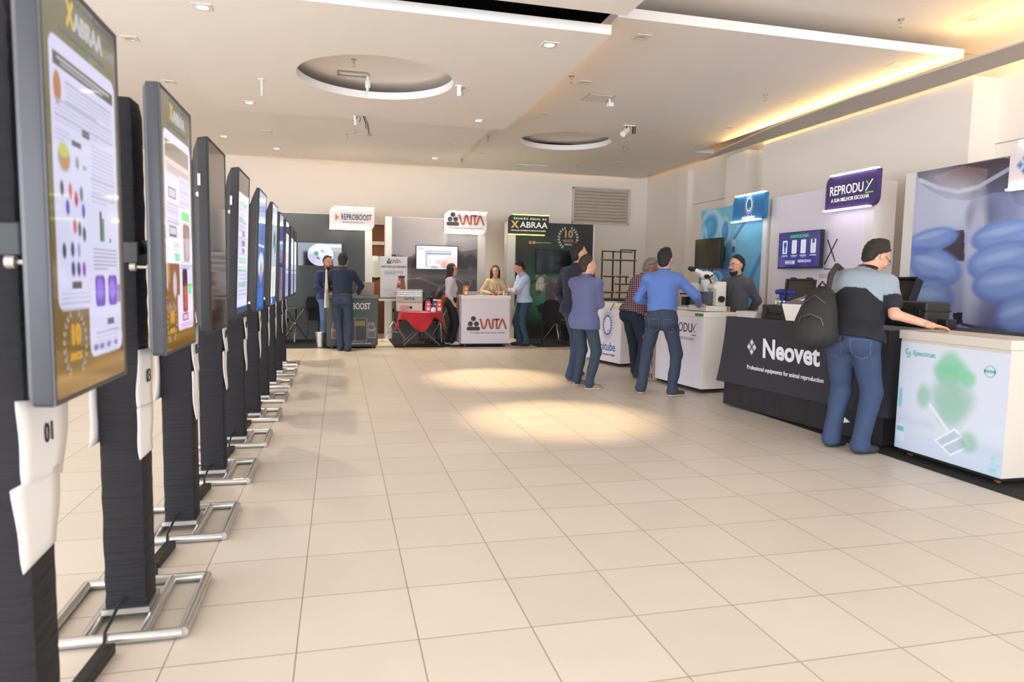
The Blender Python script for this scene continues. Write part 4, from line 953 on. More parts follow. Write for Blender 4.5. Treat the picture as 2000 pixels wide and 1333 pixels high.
pe(1795, 490, .2, .05, GD, .7, .6); pe(1800, 545, .3, .03, GD, .7, .6); c.poly(q((1790, 640), (1870, 630), (1870, 660), (1790, 664)), (88, 96, 150), .7)
c.poly(q((1862, 612), (1880, 610), (1880, 634), (1862, 634)), (30, 32, 44)); c.line(pt(1880, 634), pt(1945, 648), .015, (50, 52, 80)); pe(1930, 655, .25, .1, (84, 92, 140), .9, .4)
nv, nvL, nvF = booth('booth wall at the right edge printed with blue gloved hands', -6.84, -4.40, -6.69, -4.55, c, side='right')
s, G = light_sign('white light sign with blue diamonds at the right edge', nvF, -4.95, 2.56, .92, .44, m_sface, m_ledw)
m_dblue = mat('logo_blue', (84, 140, 204), .6); diamonds(G@T_((-.30, .0, .001)), s, .085, m_dblue, m_sface); text('lettering', 'Neovet', .16, m_dblue, G@T_((.13, 0, 0)), s, bold=.02)

# counters on the right
def facing(near, dirx, w): return (near[0]-dirx[0]*w/2, near[1]-dirx[1]*w/2, 0), math.atan2(dirx[1], dirx[0])
def unit(x, y): l = math.hypot(x, y); return (x/l, y/l)
m_cream = mat('counter_cream', (210, 201, 188), .45, noise=.01); m_frontlav = mat('counter_front_lifted', (236, 230, 240), .45, noise=.01); m_crm2 = mat('counter_cream_lifted', (238, 232, 222), .45, noise=.01)  # front and second cream are copies brightened for the dimly lit right counters
m_mblue = mat('logo_sky_blue', (62, 122, 190), .6)
loc, rz = facing((4.37, 10.19), unit(.22, -.97), 1.0)
mini_c, G = counter('white counter with a blue rayed oval, behind the two standing men', loc, rz, 1.0, .52, 1.03, m_frontlav, side=m_crm2, top=m_crm2, casters=False)
sun_logo(G@T_((.12, .66, .001)), mini_c, .46, m_mblue); text('lettering', 'minitube', .20, m_mblue, G@T_((.06, .30, 0)), mini_c, bold=.012, sx=.85); text('lettering', 'BIOTECNOLOGIA DO SEMEN', .034, m_txt, G@T_((.12, .17, 0)), mini_c, bold=.01)
MINI = (loc, rz)
loc, rz = facing((4.37, 7.63), unit(.12, -.99), 1.05)
rep_c, G = counter('white counter with thin dark capitals carrying the microscopes', loc, rz, 1.05, .46, 1.02, m_frontlav, side=m_crm2, top=m_crm2, casters=False)
text('lettering', 'REPRODU', .17, m_txt, G@T_((-.01, .80, 0)), rep_c, sx=.8); w = MB(); stroke(w, [(.27, .75), (.375, .87)], .010); stroke(w, [(.275, .87), (.35, .75)], .010); stroke(w, [(.28, .715), (.38, .715)], .010); flat(w, 'lettering', m_txt, G, rep_c); text('lettering', 'A SUA MELHOR ESCOLHA', .05, mat('text_pale_grey', (150, 146, 152), .7), G@T_((.05, .665, 0)), rep_c)
MB().bx(.36, .53, -.0205, -.018, .965, 1.0).build('green_label', mat('label_green', (70, 140, 84), .6), rep_c)
REP = (loc, rz)
c = Canvas(-.475, .475, .058, .93, 120, 110, (216, 224, 240)); c.grad((190, 203, 222), (206, 212, 226)); c.ell(.0, .5, .5, .5, (214, 218, 230), .8, 1)
c.rect(-.475, .28, -.1, .33, (186, 200, 222), .6, .05); c.rect(.15, .18, .475, .24, (176, 196, 216), .6, .06); c.rect(-.2, .10, .4, .20, (196, 210, 230), .7, .1); c.rect(.3, .3, .475, .42, (206, 218, 232), .8, .06)
for x, y, r in ((.0, .80, .09), (-.07, .74, .07), (.08, .75, .08), (.16, .71, .06), (.0, .71, .09), (-.02, .55, .13), (.1, .55, .12), (.03, .45, .12)): c.ell(x, y, r, r, (128, 196, 160) if y > .65 else (150, 190, 176), .8, .7)
c.line((-.16, .47), (.02, .30), .012, (226, 232, 240), .9); c.poly([(-.08, .20), (.06, .12), (.22, .23), (.08, .32)], (176, 190, 206), .8); [c.line(a, b, .007, (236, 240, 248), .9) for a, b in (((-.08, .20), (.06, .12)), ((.06, .12), (.22, .23)), ((.22, .23), (.08, .32)), ((.08, .32), (-.08, .20)), ((-.02, .165), (.14, .275)))]; c.ell(-.22, .52, .06, .09, (138, 184, 166), .7, .7); c.ell(.2, .25, .07, .07, (138, 184, 166), .7, .7); c.rect(-.46, .4, -.43, .55, (90, 190, 200), .7, .02); c.rect(-.46, .12, -.38, .26, (206, 226, 236), .9, .01); c.rect(-.46, .20, -.39, .24, (96, 170, 184), .8, .01)
for i in range(12): r = random.Random(i+90); c.ell(r.uniform(.38, .46), r.uniform(.08, .2), .014, .014, (150, 206, 214), .7, .5)
spx, G = counter('rightmost white counter with a pale blue laboratory print, under the leaning man\'s hand', (4.455, 4.165, .0065), -PI/2, .95, .42, 1.025, m_frontlav, side=m_cream, top=m_cream, canvas=c)
m_teal = mat('logo_teal', (110, 186, 180), .6); text('lettering', 'Spectrun', .06, m_teal, G@T_((-.24, .85, .001)), spx)
w = MB(); stroke(w, [(-.395, .88), (-.42, .865), (-.415, .845), (-.39, .835)], .012, .001); stroke(w, [(-.385, .855), (-.37, .835), (-.385, .815), (-.40, .81)], .012, .001); flat(w, 'logo', m_teal, G, spx)
w = MB(); stroke(w, [(.33+.04*math.cos(a), .79+.04*math.sin(a)) for a in np.linspace(0, 2*PI, 25)], .005, .001); stroke(w, [(.285, .79), (.375, .79)], .02, .001); flat(w, 'logo', m_teal, G, spx)
# ------------------------------------------------------------------ furniture and things standing in the booths
# cloth-covered tables on the right
m_cloth = mat('black_tablecloth', (40, 40, 48), .8, bump=.15, bscale=300, sheen=.1); m_skirt = mat('black_table_skirt', (38, 34, 36), .85, bump=.15, bscale=300)
ntx = unit(.12, -.99); NL = 2.12
nloc, nrz = (4.22+ntx[0]*NL/2, 6.92+ntx[1]*NL/2, .0065), math.atan2(ntx[1], ntx[0])
nt = thing('cloth_table', 'long table under a black cloth with a white logo, in front of the glove picture', 'table', nloc, nrz)
def drape(name, material, x0, x1, y0, y1, z1, zb, parent, seed, top=True, amp=.02, flare=.03, corner=.0):
    """cloth over a box: the rim is sampled all round and hangs with folds that deepen downwards"""
    r = random.Random(seed); per = []
    n1, n2 = 70, 22
    for i in range(n1): per.append((x0+(x1-x0)*i/n1, y0, 0, -1))
    for i in range(n2): per.append((x1, y0+(y1-y0)*i/n2, 1, 0))
    for i in range(n1): per.append((x1-(x1-x0)*i/n1, y1, 0, 1))
    for i in range(n2): per.append((x0, y1-(y1-y0)*i/n2, -1, 0))
    n = len(per); rows = 14; vs = []; ph = [r.uniform(0, 6) for _ in range(4)]
    for j in range(rows+1):
        v = j/rows
        for i, (x, y, nx, ny) in enumerate(per):
            u = i/n*2*PI; f = (math.sin(u*17+ph[0])+.7*math.sin(u*29+ph[1])+.5*math.sin(u*47+ph[2]))
            cd = min(abs(x-x0), abs(x-x1))+min(abs(y-y0), abs(y-y1)); cf = math.exp(-(cd/.10)**2)
            o = v*(flare+amp*f*v+corner*cf*v); z = z1-(z1-zb-.0*cf)*v
            k = 1/math.hypot(nx+cf*.6*math.copysign(1, x-(x0+x1)/2)*(nx == 0), ny+cf*.6*math.copysign(1, y-(y0+y1)/2)*(ny == 0))
            vs.append((x+o*(nx+cf*.6*math.copysign(1, x-(x0+x1)/2)*(nx == 0))*k, y+o*(ny+cf*.6*math.copysign(1, y-(y0+y1)/2)*(ny == 0))*k, z))
    fs = [(j*n+i, (j+1)*n+i, (j+1)*n+(i+1) % n, j*n+(i+1) % n) for j in range(rows) for i in range(n)]
    if top: fs.append(tuple(range(n)))
    o = MB().add(vs, fs).build(name, material, parent, smooth=True); return o
MB().bx(-NL/2+.03, NL/2-.03, .05, .62, .97, 1.0).build('tabletop', m_dark, nt)
for x in (-NL/2+.08, NL/2-.08):
    for y in (.1, .57): MB().tube([(x, y, 0), (x, y, .97)], .018, 8).build('leg', m_dark, nt)
drape('skirt', m_skirt, -NL/2+.015, NL/2-.015, .035, .635, .999, .012, nt, 3, top=False, amp=.004, flare=.01)
drape('tablecloth', m_cloth, -NL/2, NL/2, .02, .65, 1.005, .27, nt, 5, amp=.006, flare=.022, corner=.07)
Gn = frame((0, -.022, 0), (1, 0, 0), (0, -1, math.sin(.03)))
Gn = frame((0, .008, .0), (1, 0, 0), (0, -1, 0))@Matrix.Rotation(0, 4, 'X')
m_lw = mat('cloth_print_white', (226, 224, 234), .7)
def onfront(z): return .02-.022*(1.005-z)/.735-.007
for (s_, size, x, z, b, kx) in (('Neovet', .275, -.05, .695, .03, .92), ('Professional equipments for animal reproduction', .064, -.12, .48, .014, .84)):
    text('lettering', s_, size, m_lw, frame((x, onfront(z), z), (1, 0, 0), (0, -1, -.03)), nt, bold=b, sx=kx)
diamonds(frame((-.60, onfront(.70), .70), (1, 0, 0), (0, -1, -.03)), nt, .070, m_lw, m_cloth)
w = MB(); w.add([(.60, .018, .12), (.72, .018, .15), (.61, .018, .21)], [(0, 1, 2)]); w.build('label', m_whitepl, nt)
bt = thing('cloth_table', 'short table under a black cloth behind the rightmost counter', 'table', (5.47, 5.42, .0065), -PI/2)
MB().bx(-.88, .88, -.25, .25, .96, .99).build('tabletop', m_dark, bt)
for x in (-.8, .8):
    for y in (-.2, .2): MB().tube([(x, y, 0), (x, y, .96)], .018, 8).build('leg', m_dark, bt)
drape('tablecloth', m_skirt, -.90, .90, -.27, .27, .995, .02, bt, 9, amp=.012, flare=.015)
NM = Matrix.Translation(nloc)@Matrix.Rotation(nrz, 4, 'Z')
def onN(x, y, z=1.005): p = NM@Vector((x, y, z)); return (p.x, p.y, p.z)

m_case = mat('hard_case_black', (38, 36, 34), .45, bump=.1, bscale=200); m_foam = mat('case_foam', (62, 54, 48), .9, bump=.4, bscale=80)
def hard_case(label, loc, rz, w, d, h, lid=None, lid_h=None, handle=True):
    """ribbed carrying case, front at local -Y; lid = opening angle in degrees or None when shut"""
    t = thing('hard_case', label, 'case', loc, rz)
    if lid is None: MB().bx(-w/2, w/2, -d/2, d/2, 0, h).build('shell', m_case, t, bevel=.02, seg=3); MB().bx(-w/2-.006, w/2+.006, -d/2-.006, d/2+.006, h*.62, h*.68).build('seam', m_dark, t, bevel=.003)
    else:
        b = MB(); k = .012
        b.bx(-w/2, w/2, -d/2, d/2, 0, k); b.bx(-w/2, -w/2+k, -d/2, d/2, 0, h); b.bx(w/2-k, w/2, -d/2, d/2, 0, h); b.bx(-w/2, w/2, -d/2, -d/2+k, 0, h); b.bx(-w/2, w/2, d/2-k, d/2, 0, h)
        b.build('shell', m_case, t, bevel=.004); MB().bx(-w/2+k, w/2-k, -d/2+k, d/2-k, .01, h-.02).build('foam', m_foam, t)
        R = Matrix.Translation((0, d/2, h+.002))@Matrix.Rotation(math.radians(lid), 4, 'X'); lh = lid_h or .08
        L = MB(); L.bx(-w/2, w/2, -d, 0, lh-k, lh); L.bx(-w/2, -w/2+k, -d, 0, 0, lh); L.bx(w/2-k, w/2, -d, 0, 0, lh); L.bx(-w/2, w/2, -d, -d+k, 0, lh); L.bx(-w/2, w/2, -k, 0, 0, lh)
        o = L.build('lid', m_case, t, bevel=.006); o.data.transform(R)
        f = MB().bx(-w/2+k, w/2-k, -d+k, -k, lh-k-.02, lh-k).build('lid_foam', m_foam, o); f.data.transform(R)
        for x in (-w*.3, w*.3): q = MB().box((x, -d-.008, lh*.5), (.05, .02, .04)).build('latch', m_dark, o); q.data.transform(R)
    for x in (-w*.32, w*.32): MB().box((x, -d/2-.008, h*.6), (.045, .018, .055)).build('latch', m_dark, t, bevel=.004)
    for x in (-w/2+.05, w/2-.05): MB().box((x, -d/2-.003, h*.45), (.03, .012, h*.8)).build('rib', m_case, t)
    if handle: MB().tube([(-.07, -d/2-.005, h*.42), (-.06, -d/2-.035, h*.40), (.06, -d/2-.035, h*.40), (.07, -d/2-.005, h*.42)], .010, 8).build('handle', m_dark, t, smooth=True)
    return t
# on the long table: books, open case, blue bag, white instrument, large open case
nz_ = 1.006
for i, (lb, col) in enumerate((('white booklet at the bottom of the pile on the left end of the black table', (214, 212, 212)), ('white booklet in the middle of the pile on the black table', (206, 203, 202)), ('tan covered booklet on top of the pile on the black table', (200, 182, 160)))):
    o = MB().box((0, 0, .011), (.30, .22, .021)).build('booklet', mat('booklet_%d' % i, col, .7), bevel=.002); place(o, onN(-.83+.008*i, .20-.006*i, nz_+.022*i), nrz+.05*i); tag(o, lb, 'booklet', 'pile of booklets')
o = MB().box((0, 0, .012), (.20, .26, .024)).build('dark_book', mat('dark_book', (60, 50, 52), .6), bevel=.002); place(o, onN(-.60, .33, nz_), nrz); tag(o, 'dark flat book between the booklets and the open black case', 'book')
hard_case('small open black case with vials in it on the black table', onN(-.42, .26, nz_), nrz+.05, .36, .28, .15, lid=-98, lid_h=.06)
CM_ = Matrix.Translation(onN(-.42, .26, nz_))@Matrix.Rotation(nrz+.05, 4, 'Z')
m_glass = mat('clear_vial', (190, 190, 186), .15, trans=.6); m_bluecap = mat('vial_cap_blue', (60, 76, 190), .4)
for i, (x, y, lab, cap) in enumerate(((-.10, .02, 'clear glass vial at the left in the small open case', None), (-.06, .05, 'second clear glass vial in the small open case', None), (.0, .02, 'white vial with a blue cap in the small open case', 1), (.045, .05, 'greyer vial with a blue cap behind the white one in the small case', 1), (.12, .04, 'white box-like vial at the right in the small open case', 0))):
    p = CM_@Vector((x, y, .125)); t = thing('vial', lab, 'vial', p, 0)
    MB().lathe([(.001, 0), (.017, 0), (.017, .055), (.001, .055)], n=14).build('bottle', m_glass if cap is None else m_whitepl, t, smooth=True)
    MB().lathe([(.001, .0555), (.018, .0555), (.018, .07), (.001, .07)], n=14).build('cap', m_bluecap if cap else m_whitepl, t)
# blue transport bag behind them
t = thing('transport_bag', 'blue roll-top bag with a green label behind the small open case', 'bag', onN(-.62, .52, nz_), nrz)
m_bbag = mat('bag_blue', (34, 52, 140), .55, bump=.15, bscale=60)
MB().bx(-.105, .105, -.09, .08, 0, .27).build('body', m_bbag, t, bevel=.03, seg=3)
MB().tube([(-.15, -.06, .285), (-.05, -.075, .29), (.08, -.06, .285), (.15, -.06, .275)], [.028, .03, .03, .026], 12).build('rolled_top', m_bbag, t, smooth=True)
MB().box((-.10, -.095, .17), (.075, .006, .10), rz=-.1).build('label', mat('label_leaf_green', (120, 150, 96), .6), t); MB().box((-.115, -.099, .165), (.03, .003, .06), rz=-.1).build('label_window', m_whitepl, t)
# white instrument with a sloped dark panel
t = thing('lab_instrument', 'white instrument with a grey sloped panel and violet display on the black table', 'instrument', onN(.02, .10, nz_), nrz+.04)
poly = [(-.14, .0), (.13, .0), (.165, .17), (.155, .18), (-.14, .245), (-.155, .235)]
prof = [(-.11, .012), (.13, .012), (.13, .25), (-.16, .18)]
vs = [(x*k, y, z) for k, s_ in ((1, 1),) for x, y, z in ((-.14, -.10, .01), (.14, -.10, .01), (.165, -.14, .175), (-.165, -.14, .175), (-.12, .16, .01), (.12, .16, .01), (.13, .17, .27), (-.13, .17, .27))]
MB().add(vs, [(0, 1, 2, 3), (4, 7, 6, 5), (0, 4, 5, 1), (3, 2, 6, 7), (0, 3, 7, 4), (1, 5, 6, 2)]).build('housing', m_whitepl, t, bevel=.006)
R = frame((0, .015, .2262), (1, 0, 0), (0, -.293, .956)); MB().prism([(-.145, -.155), (.145, -.155), (.118, .148), (-.118, .148)], .004, R).build('panel', mat('instrument_panel', (92, 88, 90), .4), t)
MB().prism([(-.03, -.06), (.06, -.06), (.065, .04), (-.02, .04)], .002, R@T_((0, 0, .004))).build('display', mat('violet_display', (150, 146, 240), .3, emit=.7), t); w = MB(); disc(w, -.075, 0, .03, .03, .0045); o = w.build('dial', mat('dial_grey', (150, 148, 150), .4), t); o.data.transform(R)
w = MB().tube([(-.1, -.08, 0), (-.1, -.08, .02)], .012, 8); w.tube([(.1, -.08, 0), (.1, -.08, .02)], .012, 8); w.build('foot', m_dark, t)
hard_case('large open black case behind the white instrument', onN(.07, .45, nz_), nrz, .50, .30, .16, lid=-108, lid_h=.10, handle=False)
# right of the leaning man
hard_case('tall open black case right of the leaning man', (5.44, 6.02, 1.002), -PI/2+.1, .40, .34, .16, lid=-112, lid_h=.10)
hard_case('shut dark brown case behind the rightmost counter', (5.42, 5.46, 1.002), -PI/2, .44, .28, .24)
o = MB().box((0, 0, .045), (.12, .1, .09)).build('black_box', m_dark, bevel=.006); place(o, (5.40, 5.12, 1.002)); tag(o, 'small black box beside the shut dark brown case', 'box')

# microscopes on the white counter
RM = Matrix.Translation(REP[0])@Matrix.Rotation(REP[1], 4, 'Z')
def onR(x, y, z=1.021): p = RM@Vector((x, y, z)); return (p.x, p.y, p.z)
m_ivory = mat('microscope_ivory', (226, 222, 212), .35)
t = thing('microscope', 'ivory stereo microscope with a clear incubator box on the white counter', 'microscope', onR(.27, .20), REP[1]-.05)
# local: the user stands at the front (-Y); x right
MB().bx(-.19, .21, -.13, .17, .005, .075).build('base', m_ivory, t, bevel=.01); 
for x, y in ((-.15, -.1), (.17, -.1), (-.15, .13), (.17, .13)): MB().lathe([(.001, 0), (.015, 0), (.015, .006), (.001, .006)], (x, y, 0), 10).build('foot', m_dark, t)
MB().bx(.11, .20, .02, .16, .075, .38).build('column', m_ivory, t, bevel=.012); MB().bx(-.06, .18, -.0, .10, .28, .35).build('arm', m_ivory, t, bevel=.015)
w = MB().bx(-.18, .11, -.12, .12, .08, .25); w.build('incubator_box', mat('smoked_acrylic', (120, 118, 130), .1, trans=.55), t, bevel=.004)
w = MB().bx(-.16, .09, -.10, .1, .09, .11); w.bx(-.16, .09, -.1, .1, .16, .175); w.build('stage', m_steel, t)
MB().bx(-.18, -.02, -.125, -.12, .21, .25).build('green_label', mat('label_green', (70, 140, 84), .6), t)
MB().lathe([(.001, .25), (.045, .25), (.055, .30), (.075, .34), (.075, .40), (.001, .41)], (-.035, .03, 0), 20).build('lens_tube', m_ivory, t, smooth=True)
MB().ell((-.035, .02, .455), (.085, .095, .062)).build('head', m_ivory, t, smooth=True)
for x in (-.075, -.02): q = MB().tube([(x, -.03, .47), (x-.07, -.11, .52)], [.030, .026], 14).build('eyepiece_tube', m_ivory, t, smooth=True); MB().tube([(x-.07, -.11, .52), (x-.11, -.155, .55)], [.028, .024], 14).build('eyepiece', m_dark, q, smooth=True)
MB().lathe([(.001, .505), (.03, .505), (.03, .54), (.024, .545), (.001, .545)], (-.02, .06, 0), 16).build('camera_port', m_dark, t)
for c_ in (((.215, .08, .16), .04), ((.06, -.04, .44), .028)): MB().lathe([(.001, -.02), (c_[1], -.02), (c_[1], .02), (.001, .02)], c_[0], 16, 'X').build('focus_knob', m_dark, t, smooth=True)
MB().tube([(.06, .03, .36), (.10, .0, .37), (.08, -.02, .42), (.17, -.03, .46)], .010, 8).build('light_arm', m_dark, t, smooth=True)
t = thing('microscope', 'second ivory microscope half hidden behind the man in the blue shirt', 'microscope', onR(-.12, .24), REP[1])
MB().bx(-.11, .11, -.12, .14, 0, .04).build('base', m_ivory, t, bevel=.01); MB().bx(.03, .09, .04, .13, .04, .34).build('column', m_ivory, t, bevel=.01); MB().bx(-.09, .09, -.1, .08, .20, .22).build('stage', m_dark, t); MB().bx(-.08, .06, -.08, .1, .28, .36).build('head', m_ivory, t, bevel=.02)
MB().lathe([(.001, .22), (.02, .22), (.035, .28), (.001, .28)], (-.01, -.02, 0), 14).build('lens_turret', m_dark, t); MB().bx(-.07, .02, -.09, .02, .06, .17).build('lamp_house', m_dark, t, bevel=.008); MB().tube([(-.01, -.05, .35), (-.01, -.14, .43)], .022, 12).build('eyepiece', m_dark, t, smooth=True)
# lamp and box on the minitube counter
MM_ = Matrix.Translation(MINI[0])@Matrix.Rotation(MINI[1], 4, 'Z'); onM = lambda x, y, z=1.031: tuple(MM_@Vector((x, y, z)))
t = thing('cable', 'thin black cable hanging over the front of the counter with the blue rayed oval', 'cable', onM(.33, .0, 1.031), MINI[1])
MB().tube([(.12, .12, .005), (.05, .03, .008), (-.02, -.03, -.02), (-.08, -.035, -.10)], .005, 8).build('cord', m_cable, t, smooth=True); MB().tube([(-.08, -.035, -.10), (-.095, -.036, -.13)], [.008, .004], 8).build('plug', m_cable, t)
t = thing('carton', 'green and white carton on the counter in front of the man in the chequered shirt', 'box', onM(.38, .30), MINI[1]); MB().bx(-.09, .09, -.05, .05, 0, .05).build('box', m_whitepl, t, bevel=.003); MB().bx(-.092, .092, -.052, .052, .05, .075).build('lid', mat('label_green', (70, 140, 84)), t, bevel=.003)
# flat cartons standing by the white counter
m_card = mat('carton_board', (206, 178, 142), .8); m_cblue = mat('carton_print_blue', (60, 74, 140), .6)
p0 = RM@Vector((-.60, .05, 0))
for i, lb in enumerate(('flat carton standing on its edge, left of three beside the white counter', 'flat carton standing on its edge, middle of three beside the white counter', 'flat carton standing on its edge, nearest the white counter of the three')):
    t = thing('flat_carton', lb, 'box', (RM@Vector((-.73+.065*i, -.01+.0*i, .0065))).to_tuple(), REP[1], 'flat cartons by the white counter')
    MB().bx(-.027, .027, 0, .40, 0, .60).build('box', m_card, t, bevel=.002); MB().bx(-.008, .026, -.002, 0, .03, .57).build('printed_spine', m_cblue, t)
    for z in (.15, .32, .47): MB().bx(.004, .016, -.003, -.002, z-.05, z+.05).build('print_bar', m_whitepl, t)

# ---- back left booth
m_seat = mat('chair_black_fabric', (28, 27, 28), .85, bump=.2, bscale=300); m_black = mat('black_tube', (36, 34, 34), .4, metal=.3)
def chair(label, loc, rz, group='black banquet chairs'):
    t = thing('banquet_chair', label, 'chair', loc, rz, group)
    if not chair.proto:
        MB().prism(roundrect(.42, .42, .07), .06, T_((0, 0, .43))).build('seat', m_seat, t, bevel=.02, seg=3)
        P = [(x, z) for x, z in roundrect(.40, .46, .12, (0, 0, 1, 1), 8)]
        MB().prism(P, .045, Matrix.Translation((0, .215, .70))@Matrix.Rotation(math.radians(82), 4, 'X')).build('backrest', m_seat, t, bevel=.018, seg=3)
        for q in (-1, 1):
            MB().tube([(q*.185, -.18, .43), (q*.195, -.21, 0)], .011, 8).build('leg', m_black, t); MB().tube([(q*.185, .19, .60), (q*.185, .18, .43), (q*.195, .24, 0)], .011, 8).build('leg', m_black, t)
        MB().tube([(-.205, .212, .50), (-.21, .235, .80), (-.14, .252, .925), (0, .256, .945), (.14, .252, .925), (.21, .235, .80), (.205, .212, .50)], .011, 8).build('back_frame', m_black, t, smooth=True)
        chair.proto = t
    else:
        for ch in chair.proto.children: c = ch.copy(); COL.objects.link(c); c.parent = t
    return t
chair.proto = None
chair('black chair behind the glass table, left of the silver bin', (-.38, 15.08, .007), math.radians(150))
chair('black chair left of the glass table, half hidden by the screen row', (-1.25, 14.6, .007), math.radians(70))
chair('black chair in front of the cattle picture', (4.47, 14.25, .007), math.radians(165))
chair('black chair between the red table and the tall chrome table', (1.95, 15.16, .007), math.radians(185))
m_gtop = mat('table_top_dark_glass', (40, 44, 42), .08)
def chrome_table(label, loc, h, r, top, bar=False):
    t = thing('chrome_table', label, 'table', loc, 0, 'chrome cross-legged tables')
    MB().lathe([(.001, h-.014), (r, h-.014), (r, h), (.001, h)], n=40).build('tabletop', top, t)
    for k in range(3):
        a = 2*PI*k/3+.5; c, s_ = math.cos(a), math.sin(a)
        MB().tube([(c*r*.72, s_*r*.72, .012), (-c*r*.55, -s_*r*.55, h-.02)], .016, 10).build('leg', m_chrome, t, smooth=True)
    MB().ell((0, 0, h*.54), (.035, .035, .03)).build('hub', m_chrome, t, smooth=True)
    return t
chrome_table('round dark glass table on crossed chrome legs, beside the end of the screen row', (-.88, 14.75, .007), .72, .40, m_gtop)
chrome_table('tall round table on crossed chrome legs between the red table and the white counter', (2.10, 14.60, .007), .80, .32, m_seat)
chrome_table('round table on crossed chrome legs behind the chair at the cattle picture', (4.80, 14.93, .007), .72, .38, m_gtop)
t = thing('waste_bin', 'silver waste bin beside the dark grey counter', 'bin', (-.36, 13.62, .007)); MB().lathe([(.001, 0), (.075, 0), (.095, .29), (.09, .29), (.07, .01), (.001, .01)], n=28, cap=False).build('body', m_steel, t, smooth=True); MB().lathe([(.09, .285), (.099, .285), (.099, .297), (.09, .297), (.09, .285)], n=28, cap=False).build('rim', m_chrome, t, smooth=True)
t = thing('laptop', 'grey laptop with its back to the hall on the dark grey counter', 'laptop', (.48, 13.66, 1.021), math.radians(8))
MB().bx(-.17, .17, -.02, .21, 0, .018).build('base', mat('laptop_grey', (150, 146, 144), .4), t, bevel=.004); o = MB().bx(-.17, .17, -.004, .004, 0, .235).build('screen_lid', mat('laptop_lid', (170, 158, 152), .4), t, bevel=.003); o.location = (0, -.025, .019); o.rotation_euler = (math.radians(12), 0, 0)

# ---- back middle booth: banner on a tripod, red table, tall table, counter things
bp_ = at(1, 14.9, 769, 545)
t = thing('tripod_banner', 'white banner with a copper flask picture hung on a silver tripod', 'banner', (bp_.x, 14.9, .007))
MB().tube([(0, .03, .25), (0, .03, 1.83)], .012, 8).build('pole', m_steel, t)
for k in range(3): a = 2*PI*k/3-PI/6; MB().tube([(0, .03, .42), (.30*math.cos(a), .03+.30*math.sin(a), .008)], .009, 8).build('leg', m_steel, t); MB().tube([(0, .03, .2), (.17*math.cos(a), .03+.17*math.sin(a), .18)], .006, 6).build('strut', m_steel, t)
MB().box((0, .0, 1.83), (.09, .06, .04)).build('clip', m_dark, t); MB().lathe([(.001, .62), (.022, .62), (.022, .70), (.001, .70)], (0, .03, 0), 12).build('collar', m_dark, t)
BZ0, BZ1, BW = .93, 1.79, .285
c = Canvas(-BW, BW, BZ0, BZ1, 90, 130, (226, 222, 226)); c.lines(-.2, 1.50, .2, 3, .03, (120, 118, 124), seed=3); c.rect(-.2, 1.40, .24, 1.404, (140, 138, 144), 1, .003); c.lines(-.23, 1.12, -.02, 3, .03, (190, 186, 192), seed=4)
c.poly([(.03, 1.02), (.20, .97), (.27, 1.03), (.22, 1.36), (.10, 1.37)], (190, 112, 82)); c.poly([(.15, 1.0), (.20, .97), (.27, 1.03), (.22, 1.36), (.17, 1.36)], (160, 88, 64)); c.ell(.165, 1.375, .075, .028, (44, 36, 38), 1, .2); c.ell(.11, 1.27, .03, .03, (214, 190, 176), 1, .3); c.rect(.06, 1.06, .125, 1.14, (214, 204, 200), 1, .006); c.rect(.08, 1.16, .14, 1.19, (70, 56, 60), 1, .006); c.line((.17, 1.35), (.165, 1.0), .006, (70, 40, 34))
b_ = c.build('banner_sheet', m_print, frame((0, -.02, 0), (1, 0, 0), (0, -1, 0)), t)
w = MB().bx(-BW-.005, BW+.005, -.03, -.005, BZ1-.01, BZ1+.015); w.build('top_rail', m_whitepl, t); MB().bx(-BW-.03, BW+.03, -.04, .0, BZ0-.07, BZ0-.02).build('bottom_rail', m_whitepl, t); MB().bx(-BW, BW, -.03, -.018, BZ0-.02, BZ0+.002).build('bottom_band', m_dark, t); MB().bx(-BW, BW, -.019, -.012, BZ0, BZ1).build('banner_back', m_paper, t)
G = frame((0, -.023, 0), (1, 0, 0), (0, -1, 0)); wta_logo(G@T_((.0, 1.69, 0)), b_, .28, sub=False, shadow=False); text('lettering', 'PARTICIPE DO SORTEIO!', .062, m_txt, G@T_((0, 1.585, 0)), b_, bold=.02, sx=.78)
# red table
rp = (1.60, 13.92, .007); RH = .68
t = thing('folding_table', 'small folding table under the red cloth', 'table', rp)
MB().lathe([(.001, RH-.03), (.42, RH-.03), (.42, RH), (.001, RH)], n=36).build('tabletop', m_dark, t)
for q in (-1, 1):
    for k in (-1, 1): MB().tube([(-k*.36, q*.2, .018), (k*.30, q*.2, RH-.03)], .017, 8).build('leg', mat('table_leg_grey', (96, 94, 92), .5), t)
m_redc = mat('red_tablecloth', (176, 22, 34), .8, sheen=.2)
w = MB(); n = 96; rows = 12; vs = [(0, 0, RH+.004)]
for j in range(rows+1):
    v = j/rows
    for i in range(n):
        a = 2*PI*i/n; f = math.cos(4*a+.6); drop = .24+.12*f+.03*math.sin(7*a); r_ = .44+v*(.03+.045*math.sin(9*a+1)*v+.03*max(f, 0))
        vs.append((r_*math.cos(a), r_*math.sin(a), RH+.004-drop*v**1.15))
w.add(vs, [(0, 1+i, 1+(i+1) % n) for i in range(n)]+[(1+j*n+i, 1+(j+1)*n+i, 1+(j+1)*n+(i+1) % n, 1+j*n+(i+1) % n) for j in range(rows) for i in range(n)])
o = w.build('tablecloth', m_redc, smooth=True); place(o, rp); tag(o, 'red cloth draped over the small folding table', 'tablecloth')
rz_ = rp[2]+RH+.005
def onT(x, y, z=0): return (rp[0]+x, rp[1]+y, rz_+z)
t = thing('display_case', 'open white case with grey racks at the back of the red table', 'case', onT(-.22, .14))
